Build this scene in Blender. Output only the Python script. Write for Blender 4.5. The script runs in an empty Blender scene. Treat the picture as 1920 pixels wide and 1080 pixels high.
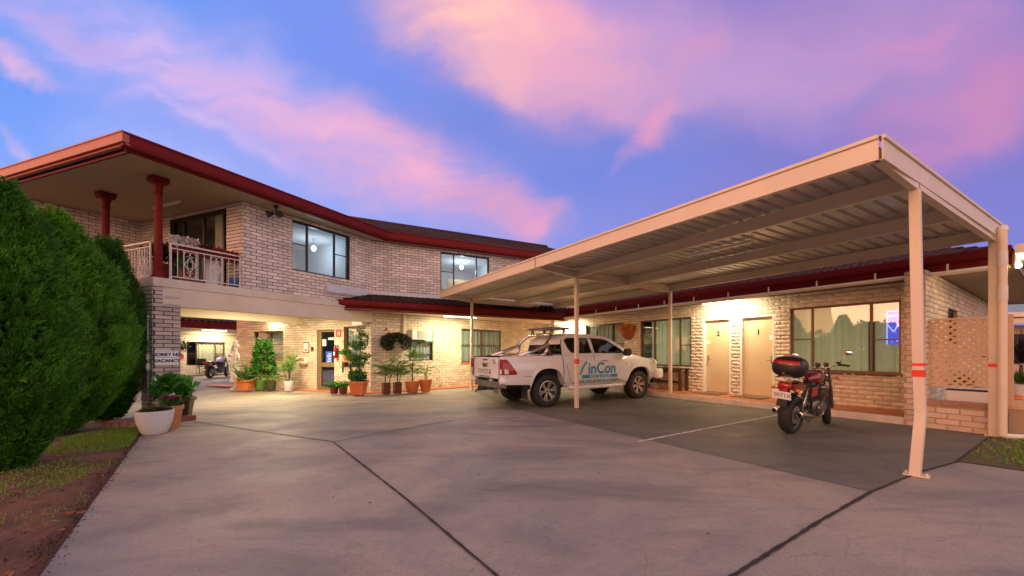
import bpy, bmesh, math, random
import numpy as np
from mathutils import Vector, Matrix, Euler
from mathutils.geometry import delaunay_2d_cdt
PI = math.pi
rnd = random.Random(7)
SC = bpy.context.scene
COL = SC.collection
H = 1.40; F = 720.0; CX = 1020.0; CY = 660.0     # eye height, focal length and horizon of the photograph

# ------------------------------------------------------------------ camera
cd = bpy.data.cameras.new('camera'); cam = bpy.data.objects.new('camera', cd); COL.objects.link(cam)
cam.location = (0, 0, H); cam.rotation_euler = (PI/2, 0, 0)
cd.sensor_width = 36; cd.lens = F/1920*36
cd.shift_x = -(CX-960)/1920; cd.shift_y = (CY-540)/1920
cd.clip_start = 0.05; cd.clip_end = 3000
SC.camera = cam
SC.view_settings.view_transform = 'Standard'; SC.view_settings.look = 'None'
SC.view_settings.exposure = 0.12; SC.view_settings.gamma = 1
SC.render.film_transparent = False
SC.cycles.use_denoising = True
SC.cycles.max_bounces = 8; SC.cycles.transparent_max_bounces = 12
SC.cycles.sample_clamp_indirect = 4.0

def lin(r, g, b):
    f = lambda c: (c/255/12.92 if c/255 <= .04045 else ((c/255+.055)/1.055)**2.4)
    return (f(r), f(g), f(b), 1)

# ------------------------------------------------------------------ dusk sky
SUN_AZ = Vector((-.86, -.51, 0)).normalized()       # where the sun has just gone down
world = bpy.data.worlds.new("World"); SC.world = world; world.use_nodes = True
def build_sky():
    nt = world.node_tree; N = nt.nodes; L = nt.links
    N.clear()
    out = N.new('ShaderNodeOutputWorld'); bg = N.new('ShaderNodeBackground'); bg.inputs[1].default_value = 0.10
    L.new(bg.outputs[0], out.inputs[0])
    sky = N.new('ShaderNodeTexSky'); sky.sky_type = 'NISHITA'; sky.sun_disc = False
    sky.sun_elevation = math.radians(1.5); sky.sun_rotation = math.atan2(SUN_AZ.x, SUN_AZ.y)
    sky.air_density = 1.0; sky.dust_density = 1.0; sky.ozone_density = 2.0
    tc = N.new('ShaderNodeTexCoord'); sep = N.new('ShaderNodeSeparateXYZ'); L.new(tc.outputs['Generated'], sep.inputs[0])
    def M(op, a, b=None, c=None):
        n = N.new('ShaderNodeMath'); n.operation = op
        for i, v in enumerate((a, b, c)):
            if v is None: continue
            if isinstance(v, (int, float)): n.inputs[i].default_value = v
            else: L.new(v, n.inputs[i])
        return n.outputs[0]
    def ramp(v, a, b, c=0., d=1.):
        n = N.new('ShaderNodeMapRange'); n.interpolation_type = 'SMOOTHSTEP'
        L.new(v, n.inputs[0]); n.inputs[1].default_value = a; n.inputs[2].default_value = b
        n.inputs[3].default_value = c; n.inputs[4].default_value = d
        return n.outputs[0]
    def mixc(fac, a, b, mode='MIX'):
        n = N.new('ShaderNodeMix'); n.data_type = 'RGBA'; n.blend_type = mode; n.clamp_factor = True
        for s, v in ((0, fac), (6, a), (7, b)):
            if isinstance(v, (int, float, tuple)): n.inputs[s].default_value = v
            else: L.new(v, n.inputs[s])
        return n.outputs[2]
    dx, dy, dz = sep.outputs
    # the cloud deck is laid out over the half of the sky to the north (+Y)
    dyc = M('MAXIMUM', dy, .06)
    u = M('DIVIDE', dx, dyc); v = M('DIVIDE', dz, dyc)
    comb = N.new('ShaderNodeCombineXYZ'); L.new(u, comb.inputs[0]); L.new(v, comb.inputs[1])
    w1 = N.new('ShaderNodeTexNoise'); w1.inputs['Scale'].default_value = 2.6; w1.inputs['Detail'].default_value = 8; w1.inputs['Roughness'].default_value = .52
    L.new(comb.outputs[0], w1.inputs['Vector'])
    sub = N.new('ShaderNodeVectorMath'); sub.operation = 'SUBTRACT'; L.new(w1.outputs['Color'], sub.inputs[0]); sub.inputs[1].default_value = (.5, .5, .5)
    scl = N.new('ShaderNodeVectorMath'); scl.operation = 'SCALE'; L.new(sub.outputs[0], scl.inputs[0]); scl.inputs[3].default_value = .34
    add = N.new('ShaderNodeVectorMath'); add.operation = 'ADD'; L.new(comb.outputs[0], add.inputs[0]); L.new(scl.outputs[0], add.inputs[1])
    P = add.outputs[0]
    # wispy texture drawn out along the streaks
    mp = N.new('ShaderNodeMapping'); mp.inputs['Rotation'].default_value = (0, 0, .50); mp.inputs['Scale'].default_value = (1.0, 4.2, 1)
    L.new(P, mp.inputs[0])
    wn = N.new('ShaderNodeTexNoise'); wn.inputs['Scale'].default_value = 2.6; wn.inputs['Detail'].default_value = 9; wn.inputs['Roughness'].default_value = .55
    L.new(mp.outputs[0], wn.inputs['Vector'])
    wisp = ramp(wn.outputs[0], .30, .68, .42, 1.2)
    # clear sky: bright blue to the west, deeper violet-blue to the east and overhead
    hz = ramp(v, -.05, .75)
    west = mixc(hz, lin(172, 190, 248), lin(110, 150, 236))
    east = mixc(hz, lin(122, 126, 214), lin(124, 116, 190))
    col = mixc(ramp(u, -1.3, .9), west, east)
    def streak(px, py, a, b, ang, color, amt, tex=True, soft=.0):
        m = N.new('ShaderNodeMapping'); m.vector_type = 'TEXTURE'
        m.inputs['Location'].default_value = ((px-CX)/F, -(py-CY)/F, 0)
        m.inputs['Rotation'].default_value = (0, 0, math.radians(ang)); m.inputs['Scale'].default_value = (a/F, b/F, 1)
        L.new(P, m.inputs[0])
        flat = N.new('ShaderNodeVectorMath'); flat.operation = 'MULTIPLY'; flat.inputs[1].default_value = (1, 1, 0); L.new(m.outputs[0], flat.inputs[0])
        ln = N.new('ShaderNodeVectorMath'); ln.operation = 'LENGTH'; L.new(flat.outputs[0], ln.inputs[0])
        w = ramp(ln.outputs['Value'], 1.0, soft, 0, amt)
        if tex: w = M('MULTIPLY', w, wisp)
        return w, color
    for s in SKY_STREAKS:
        w, c = streak(*s)
        col = mixc(w, col, lin(*c))
    # the rest of the dome: sunset glow over the south-west horizon, dusky blue above
    el = ramp(dz, -.02, .65)
    glow = N.new('ShaderNodeVectorMath'); glow.operation = 'DOT_PRODUCT'; L.new(tc.outputs['Generated'], glow.inputs[0]); glow.inputs[1].default_value = SUN_AZ
    g = ramp(glow.outputs['Value'], -.1, 1.0)
    back = mixc(el, (1.50, 1.08, .96, 1), (.70, .58, .70, 1))
    warm = mixc(el, (3.0, 1.28, .52, 1), (1.25, .72, .66, 1))
    back = mixc(g, back, warm)
    col = mixc(ramp(dy, .03, .22), back, col)
    # the physical dusk sky lies under the coloured cloud deck
    k = N.new('ShaderNodeVectorMath'); k.operation = 'SCALE'; L.new(col, k.inputs[0]); k.inputs[3].default_value = 10.3
    nk = N.new('ShaderNodeVectorMath'); nk.operation = 'SCALE'; L.new(sky.outputs[0], nk.inputs[0]); nk.inputs[3].default_value = .12
    fin = N.new('ShaderNodeVectorMath'); fin.operation = 'ADD'; L.new(k.outputs[0], fin.inputs[0]); L.new(nk.outputs[0], fin.inputs[1])
    L.new(fin.outputs[0], bg.inputs[0])
# px, py (as seen from the drive), half length, half width, tilt, colour, amount
SKY_STREAKS = [
    (620, 60, 300, 150, -25, (122, 140, 230), .6, False),
    (330, 130, 640, 170, -27, (196, 176, 232), 1.0),
    (560, 250, 480, 110, -28, (204, 166, 216), .8),
    (760, 320, 330, 130, -24, (228, 166, 200), 1.05),
    (930, 400, 190, 60, -12, (226, 158, 186), .8),
    (1010, 415, 80, 34, 10, (240, 160, 186), .8),
    (560, 240, 320, 46, -30, (214, 174, 218), .6),
    (250, 110, 420, 40, -24, (206, 180, 234), .6),
    (420, 250, 240, 24, -30, (208, 182, 232), .6),
    (700, 300, 300, 36, -22, (232, 172, 202), .6),
    (880, 250, 260, 70, -8, (112, 130, 214), .55, False),
    (1120, 330, 330, 120, 10, (110, 130, 214), .75, False),
    (1600, 60, 620, 230, 2, (172, 136, 194), .95, False),
    (1420, 130, 340, 70, 12, (206, 150, 196), .6),
    (1200, 130, 330, 110, 20, (184, 142, 196), .7),
    (1130, 60, 420, 190, -10, (196, 152, 200), .9, False),
    (990, 80, 380, 165, -18, (232, 164, 188), 1.2),
    (960, 70, 300, 130, -22, (242, 172, 184), 1.0, False),
    (880, 50, 240, 110, -34, (250, 190, 182), 1.1),
    (1080, 130, 200, 75, -14, (242, 166, 184), .9),
    (1225, 195, 190, 34, 62, (226, 150, 184), .9),
    (1300, 90, 150, 50, 40, (216, 146, 186), .7),
    (1810, 230, 330, 140, 26, (204, 134, 178), .95, False),
    (1700, 110, 330, 70, 14, (200, 138, 184), .7),
    (1650, 290, 330, 60, 20, (124, 118, 194), .5, False),
    (1350, 150, 540, 150, -4, (180, 148, 200), .75, False),
    (330, 310, 330, 60, -26, (186, 182, 240), .5),
    (20, 110, 130, 36, -20, (222, 178, 214), 1.0),
    (60, 270, 130, 30, -28, (220, 182, 220), .6),
    (130, 40, 260, 60, -22, (176, 158, 222), .8),
]
build_sky()
sd = bpy.data.lights.new('sun', 'SUN'); sun = bpy.data.objects.new('sun', sd); COL.objects.link(sun)
sd.energy = .85; sd.angle = math.radians(25); sd.color = (1.0, .50, .30)
sun.rotation_euler = Vector((-SUN_AZ.x, -SUN_AZ.y, -math.tan(math.radians(6)))).to_track_quat('-Z', 'Y').to_euler()

# ------------------------------------------------------------------ helpers
OFF = {}
def thing(name, label, cat, loc=(0, 0, 0), rotz=0, group=None, scale=1):
    o = bpy.data.objects.new(name, None); COL.objects.link(o); o.empty_display_size = .2
    o.location = loc; o.rotation_euler = (0, 0, rotz); o.scale = (scale,)*3
    tag(o, label, cat, group); OFF[o.name] = Vector(loc)
    return o
def tag(o, label, cat, group=None):
    o['label'] = label; o['category'] = cat
    if group: o['group'] = group
    return o
def copy_tree(o, parent=None):
    c = o.copy(); COL.objects.link(c); c.parent = parent
    for ch in list(o.children): copy_tree(ch, c)
    return c
def structure(o): o['kind'] = 'structure'; return o
def stuff(o): o['kind'] = 'stuff'; return o

class MB:
    def __init__(s): s.v = []; s.f = []; s.m = []; s.uv = None; s.slot = 0
    def add(s, vs, fs):
        b = len(s.v); s.v.extend([tuple(p) for p in vs])
        for f in fs: s.f.append(tuple(i+b for i in f)); s.m.append(s.slot)
        return s
    def box(s, c, d, rz=0, M=None):
        x, y, z = d[0]/2, d[1]/2, d[2]/2
        vs = [Vector((a*x, b*y, e*z)) for e in (-1, 1) for b in (-1, 1) for a in (-1, 1)]
        T = Matrix.Translation(c) @ (M if M is not None else Matrix.Rotation(rz, 4, 'Z'))
        return s.add([T @ v for v in vs], [(0, 2, 3, 1), (4, 5, 7, 6), (0, 1, 5, 4), (2, 6, 7, 3), (0, 4, 6, 2), (1, 3, 7, 5)])
    def hexa(s, p):   # 8 points: 4 bottom ring, 4 top ring
        return s.add(p, [(3, 2, 1, 0), (4, 5, 6, 7), (0, 1, 5, 4), (1, 2, 6, 5), (2, 3, 7, 6), (3, 0, 4, 7)])
    def bar(s, a, b, w, h=None, up=Vector((0, 0, 1))):   # rectangular bar from a to b
        a, b = Vector(a), Vector(b); h = h or w; t = (b-a).normalized()
        if abs(t.dot(up)) > .99: up = Vector((1, 0, 0))
        r = t.cross(up).normalized()*w/2; n = r.cross(t).normalized()*h/2
        return s.hexa([a-r-n, a+r-n, a+r+n, a-r+n, b-r-n, b+r-n, b+r+n, b-r+n])
    def tube(s, pts, r, seg=10, cap=True, closed=False):
        pts = [Vector(p) for p in pts]; n = len(pts); rs = r if isinstance(r, (list, tuple)) else [r]*n
        prev = None; base = len(s.v); vs = []
        for i, p in enumerate(pts):
            t = (pts[(i+1) % n]-pts[i-1]) if closed else (pts[min(i+1, n-1)]-pts[max(i-1, 0)])
            t.normalize()
            if prev is None:
                a = Vector((0, 0, 1)) if abs(t.z) < .9 else Vector((1, 0, 0))
                prev = t.cross(a).normalized()
            prev = (prev-t*prev.dot(t)).normalized(); q = t.cross(prev)
            for k in range(seg):
                a = 2*PI*k/seg; vs.append(p+(prev*math.cos(a)+q*math.sin(a))*rs[i])
        fs = []
        for i in range(n if closed else n-1):
            j = (i+1) % n
            for k in range(seg):
                l = (k+1) % seg; fs.append((i*seg+k, i*seg+l, j*seg+l, j*seg+k))
        if cap and not closed:
            fs.append(tuple(range(seg))[::-1]); fs.append(tuple((n-1)*seg+k for k in range(seg)))
        return s.add(vs, fs)
    def lathe(s, prof, c=(0, 0, 0), seg=24, M=None, cap=True):   # profile (r, z)
        T = Matrix.Translation(c) @ (M if M is not None else Matrix.Identity(4)); vs = []; n = len(prof)
        for r, z in prof:
            for k in range(seg):
                a = 2*PI*k/seg; vs.append(T @ Vector((r*math.cos(a), r*math.sin(a), z)))
        fs = [(i*seg+k, i*seg+(k+1) % seg, (i+1)*seg+(k+1) % seg, (i+1)*seg+k) for i in range(n-1) for k in range(seg)]
        if cap:
            fs.append(tuple(range(seg))[::-1]); fs.append(tuple((n-1)*seg+k for k in range(seg)))
        return s.add(vs, fs)
    def grid(s, fn, nu, nv):
        vs = [fn(i/nu, j/nv) for j in range(nv+1) for i in range(nu+1)]
        return s.add(vs, [(j*(nu+1)+i, j*(nu+1)+i+1, (j+1)*(nu+1)+i+1, (j+1)*(nu+1)+i) for j in range(nv) for i in range(nu)])
    def prism(s, poly, ax, d0, d1):   # extrude 2D polygon; ax(p2, d) -> 3D
        n = len(poly); vs = [ax(p, d0) for p in poly]+[ax(p, d1) for p in poly]
        return s.add(vs, [tuple(range(n))[::-1], tuple(range(n, 2*n))]+[(i, (i+1) % n, n+(i+1) % n, n+i) for i in range(n)])
    def ell(s, c, r, M=None, e=1.0, e2=None, nu=20, nv=12):   # superellipsoid
        e2 = e if e2 is None else e2
        pw = lambda x, k: math.copysign(abs(x)**k, x)
        T = Matrix.Translation(c) @ (M if M is not None else Matrix.Identity(4)); vs = []
        for j in range(nv+1):
            b = -PI/2+PI*j/nv
            for i in range(nu):
                a = 2*PI*i/nu
                vs.append(T @ Vector((r[0]*pw(math.cos(b), e2)*pw(math.cos(a), e), r[1]*pw(math.cos(b), e2)*pw(math.sin(a), e), r[2]*pw(math.sin(b), e2))))
        return s.add(vs, [(j*nu+i, j*nu+(i+1) % nu, (j+1)*nu+(i+1) % nu, (j+1)*nu+i) for j in range(nv) for i in range(nu)])
    def build(s, name, mats, parent=None, world=False, smooth=False, bevel=0, fix=False, auto=None):
        me = bpy.data.meshes.new(name)
        off = OFF.get(parent.name, Vector()) if (world and parent) else Vector()
        vs = [tuple(Vector(p)-off) for p in s.v] if world and parent else s.v
        me.from_pydata(vs, [], s.f)
        for m in (mats if isinstance(mats, (list, tuple)) else [mats]): me.materials.append(m)
        me.polygons.foreach_set('material_index', s.m)
        if fix:
            bm = bmesh.new(); bm.from_mesh(me); bmesh.ops.remove_doubles(bm, verts=bm.verts, dist=1e-5)
            bmesh.ops.recalc_face_normals(bm, faces=bm.faces); bm.to_mesh(me); bm.free()
        if smooth: me.polygons.foreach_set('use_smooth', [True]*len(me.polygons))
        if auto: me.set_sharp_from_angle(angle=math.radians(auto))
        me.update()
        o = bpy.data.objects.new(name, me); COL.objects.link(o)
        if parent: o.parent = parent; OFF[o.name] = OFF.get(parent.name, Vector())
        if bevel:
            b = o.modifiers.new('bevel', 'BEVEL'); b.width = bevel; b.segments = 2; b.limit_method = 'ANGLE'
        return o

def text_mb(txt, size, M, ext=.004, spacing=1.0, bold=0.0, align='CENTER'):
    c = bpy.data.curves.new('txt', 'FONT'); c.body = txt; c.size = size; c.extrude = ext; c.align_x = align; c.align_y = 'CENTER'
    c.space_character = spacing; c.offset = bold; c.resolution_u = 3
    o = bpy.data.objects.new('txt', c); COL.objects.link(o)
    dg = bpy.context.evaluated_depsgraph_get(); me = bpy.data.meshes.new_from_object(o.evaluated_get(dg))
    mb = MB(); mb.add([M @ v.co for v in me.vertices], [tuple(p.vertices) for p in me.polygons])
    bpy.data.objects.remove(o); bpy.data.curves.remove(c); bpy.data.meshes.remove(me)
    return mb
def frame_M(o, r, up):   # text frame: origin, right, up
    r = Vector(r).normalized(); up = Vector(up).normalized(); n = r.cross(up)
    m = Matrix((r, up, n)).transposed().to_4x4(); m.translation = o
    return m

# leaves: one diamond blade per leaf, numpy
def leaf_arrays(base, d, L, W, fold=.25, curl=.0):
    base = np.asarray(base, float); d = np.asarray(d, float); n = len(base)
    d /= np.linalg.norm(d, axis=1, keepdims=True)+1e-9
    rs = np.random.RandomState(n % 9973)
    r = np.cross(d, rs.normal(size=(n, 3))); r /= np.linalg.norm(r, axis=1, keepdims=True)+1e-9
    nn = np.cross(r, d)
    L = np.broadcast_to(np.asarray(L, float).reshape(-1, 1), (n, 1)); W = np.broadcast_to(np.asarray(W, float).reshape(-1, 1), (n, 1))
    mid = base+d*L*.5+nn*W*fold
    tip = base+d*L-nn*L*curl
    return np.stack([base, mid-r*W*.5, tip, mid+r*W*.5], 1).reshape(-1, 3)
def leaf_mesh(name, arrs, mat, parent=None, off=None):
    V = np.concatenate(arrs) if isinstance(arrs, list) else arrs
    if off is not None: V = V-np.array(off)
    n = len(V)//4
    me = bpy.data.meshes.new(name); me.vertices.add(4*n); me.vertices.foreach_set('co', V.astype(np.float32).ravel())
    me.loops.add(4*n); me.loops.foreach_set('vertex_index', np.arange(4*n, dtype=np.int32))
    me.polygons.add(n); me.polygons.foreach_set('loop_start', np.arange(0, 4*n, 4, dtype=np.int32))
    me.update(calc_edges=True); me.validate()
    me.materials.append(mat)
    o = bpy.data.objects.new(name, me); COL.objects.link(o)
    if parent: o.parent = parent; OFF[o.name] = OFF.get(parent.name, Vector())
    return o

# ------------------------------------------------------------------ materials
def mat(name, color, rough=.5, metal=0., var=0., vscale=3., bump=0., bscale=40., island=0., color2=None, spec=.5, trans=0., emit=None, coat=0., vdetail=4., alpha=None):
    m = bpy.data.materials.new(name); m.use_nodes = True; nt = m.node_tree; N = nt.nodes; L = nt.links
    b = N['Principled BSDF']; c = tuple(color)+(1,) if len(color) == 3 else color
    b.inputs['Base Color'].default_value = c; b.inputs['Roughness'].default_value = rough; b.inputs['Metallic'].default_value = metal
    b.inputs['Specular IOR Level'].default_value = spec
    if coat: b.inputs['Coat Weight'].default_value = coat; b.inputs['Coat Roughness'].default_value = .05
    if trans: b.inputs['Transmission Weight'].default_value = trans
    src = None
    tc = N.new('ShaderNodeTexCoord')
    if var or color2:
        no = N.new('ShaderNodeTexNoise'); no.inputs['Scale'].default_value = vscale; no.inputs['Detail'].default_value = vdetail
        L.new(tc.outputs['Object'], no.inputs['Vector'])
        mx = N.new('ShaderNodeMix'); mx.data_type = 'RGBA'; r = N.new('ShaderNodeMapRange'); r.inputs[1].default_value = .3; r.inputs[2].default_value = .7
        L.new(no.outputs[0], r.inputs[0]); L.new(r.outputs[0], mx.inputs[0])
        c2 = (tuple(color2)+(1,)) if color2 else tuple(x*(1-var) for x in c[:3])+(1,)
        mx.inputs[6].default_value = c2; mx.inputs[7].default_value = c if color2 else tuple(min(1, x*(1+var)) for x in c[:3])+(1,)
        src = mx.outputs[2]
    if island:
        ge = N.new('ShaderNodeNewGeometry'); hs = N.new('ShaderNodeHueSaturation')
        r = N.new('ShaderNodeMapRange'); L.new(ge.outputs['Random Per Island'], r.inputs[0]); r.inputs[3].default_value = 1-island; r.inputs[4].default_value = 1+island
        L.new(r.outputs[0], hs.inputs['Value'])
        if src: L.new(src, hs.inputs['Color'])
        else: hs.inputs['Color'].default_value = c
        src = hs.outputs[0]
    if src: L.new(src, b.inputs['Base Color'])
    if bump:
        no = N.new('ShaderNodeTexNoise'); no.inputs['Scale'].default_value = bscale; no.inputs['Detail'].default_value = 6
        L.new(tc.outputs['Object'], no.inputs['Vector'])
        bp = N.new('ShaderNodeBump'); bp.inputs['Strength'].default_value = bump; bp.inputs['Distance'].default_value = .02
        L.new(no.outputs[0], bp.inputs['Height']); L.new(bp.outputs[0], b.inputs['Normal'])
    if emit:
        b.inputs['Emission Color'].default_value = tuple(emit[:3])+(1,); b.inputs['Emission Strength'].default_value = emit[3]
    return m
def glass_mat(name, tint=(.9, .95, .95), ior=1.5, gain=1.0, rough=.0):
    m = bpy.data.materials.new(name); m.use_nodes = True; nt = m.node_tree; N = nt.nodes; L = nt.links
    N.remove(N['Principled BSDF']); o = N['Material Output']
    t = N.new('ShaderNodeBsdfTransparent'); t.inputs[0].default_value = tint+(1,)
    g = N.new('ShaderNodeBsdfGlossy'); g.inputs['Roughness'].default_value = rough
    # Schlick reflectance from the facing angle, the same on both faces of the pane
    ge = N.new('ShaderNodeNewGeometry'); dt = N.new('ShaderNodeVectorMath'); dt.operation = 'DOT_PRODUCT'; L.new(ge.outputs['Normal'], dt.inputs[0]); L.new(ge.outputs['Incoming'], dt.inputs[1])
    def mth(op, a, b):
        n = N.new('ShaderNodeMath'); n.operation = op
        for i, v in enumerate((a, b)):
            if v is None: continue
            if isinstance(v, (int, float)): n.inputs[i].default_value = v
            else: L.new(v, n.inputs[i])
        return n.outputs[0]
    f0 = ((ior-1)/(ior+1))**2*gain*1.6
    sch = mth('ADD', mth('MULTIPLY', mth('POWER', mth('SUBTRACT', 1.0, mth('ABSOLUTE', dt.outputs['Value'], None)), 5.0), 1-f0), f0)
    mu = N.new('ShaderNodeMath'); mu.operation = 'MULTIPLY'; mu.inputs[1].default_value = .9; mu.use_clamp = True; L.new(sch, mu.inputs[0])
    mx = N.new('ShaderNodeMixShader'); L.new(mu.outputs[0], mx.inputs[0]); L.new(t.outputs[0], mx.inputs[1]); L.new(g.outputs[0], mx.inputs[2])
    L.new(mx.outputs[0], o.inputs[0])
    return m
def leaf_mat(name, c1, c2, island=.35, rough=.5, sub=.25):
    m = mat(name, c1, rough=rough, color2=c2, vscale=2.2, island=island, spec=.3)
    nt = m.node_tree; N = nt.nodes; L = nt.links; b = N['Principled BSDF']; o = N['Material Output']
    tr = N.new('ShaderNodeBsdfTranslucent'); ms = N.new('ShaderNodeMixShader'); ms.inputs[0].default_value = sub
    L.new(b.inputs['Base Color'].links[0].from_socket, tr.inputs[0])
    L.new(b.outputs[0], ms.inputs[1]); L.new(tr.outputs[0], ms.inputs[2]); L.new(ms.outputs[0], o.inputs[0])
    return m

def concrete_mat(name, base, stain, dark, rough=.5):
    m = bpy.data.materials.new(name); m.use_nodes = True; nt = m.node_tree; N = nt.nodes; L = nt.links; b = N['Principled BSDF']
    tc = N.new('ShaderNodeTexCoord')
    def noise(sc, det, ro=.55, dist=0., mapping=None):
        n = N.new('ShaderNodeTexNoise'); n.inputs['Scale'].default_value = sc; n.inputs['Detail'].default_value = det; n.inputs['Roughness'].default_value = ro; n.inputs['Distortion'].default_value = dist
        if mapping:
            mp = N.new('ShaderNodeMapping'); mp.inputs['Rotation'].default_value = (0, 0, mapping[0]); mp.inputs['Scale'].default_value = (mapping[1], mapping[2], 1); L.new(tc.outputs['Object'], mp.inputs[0]); L.new(mp.outputs[0], n.inputs['Vector'])
        else: L.new(tc.outputs['Object'], n.inputs['Vector'])
        return n.outputs[0]
    def rg(v, a, bb, c=0, d=1):
        r = N.new('ShaderNodeMapRange'); L.new(v, r.inputs[0])
        for i, x in enumerate((a, bb, c, d)): r.inputs[i+1].default_value = x
        return r.outputs[0]
    def mix(f, a, c):
        n = N.new('ShaderNodeMix'); n.data_type = 'RGBA'
        L.new(f, n.inputs[0])
        for s, v in ((6, a), (7, c)):
            if isinstance(v, tuple): n.inputs[s].default_value = v+(1,)
            else: L.new(v, n.inputs[s])
        return n.outputs[2]
    c = mix(rg(noise(.42, 7, .62, .6), .38, .62), base, stain)
    c = mix(rg(noise(1.1, 5, .6, .6, (.95, .45, 1.3)), .47, .72, 0, .85), c, dark)      # tyre-worn, washed-out patches
    c = mix(rg(noise(3.1, 7, .7), .55, .82, 0, .55), c, dark)
    c = mix(rg(noise(16, 5, .75), .48, .80, 0, .45), c, dark)
    c = mix(rg(noise(60, 3, .7), .40, .75, 0, .40), c, tuple(x*.45 for x in dark))
    wv = N.new('ShaderNodeTexVoronoi'); wv.feature = 'DISTANCE_TO_EDGE'; wv.inputs['Scale'].default_value = .22; wv.inputs['Randomness'].default_value = 1
    wm = N.new('ShaderNodeMapping'); L.new(tc.outputs['Object'], wm.inputs[0]); wd = N.new('ShaderNodeTexNoise'); wd.inputs['Scale'].default_value = 1.4; wd.inputs['Detail'].default_value = 6; L.new(tc.outputs['Object'], wd.inputs['Vector'])
    wa = N.new('ShaderNodeVectorMath'); wa.operation = 'MULTIPLY_ADD'; L.new(wd.outputs['Color'], wa.inputs[0]); wa.inputs[1].default_value = (.9, .9, 0); L.new(tc.outputs['Object'], wa.inputs[2]); L.new(wa.outputs[0], wv.inputs['Vector'])
    c = mix(rg(wv.outputs['Distance'], .0012, .0003, 0, .30), c, (.07, .055, .045))     # hairline cracks
    sp = N.new('ShaderNodeTexVoronoi'); sp.inputs['Scale'].default_value = 2.1; L.new(tc.outputs['Object'], sp.inputs['Vector'])
    c = mix(rg(sp.outputs['Distance'], .040, .022), c, (.03, .025, .02))              # spots of old gum and oil
    b.inputs['Specular IOR Level'].default_value = .28
    L.new(c, b.inputs['Base Color'])
    L.new(rg(noise(1.3, 6, .65), .3, .7, rough-.13, rough+.12), b.inputs['Roughness'])
    bp = N.new('ShaderNodeBump'); bp.inputs['Strength'].default_value = .22; bp.inputs['Distance'].default_value = .01
    L.new(noise(70, 6, .7), bp.inputs['Height']); L.new(bp.outputs[0], b.inputs['Normal'])
    return m

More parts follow.
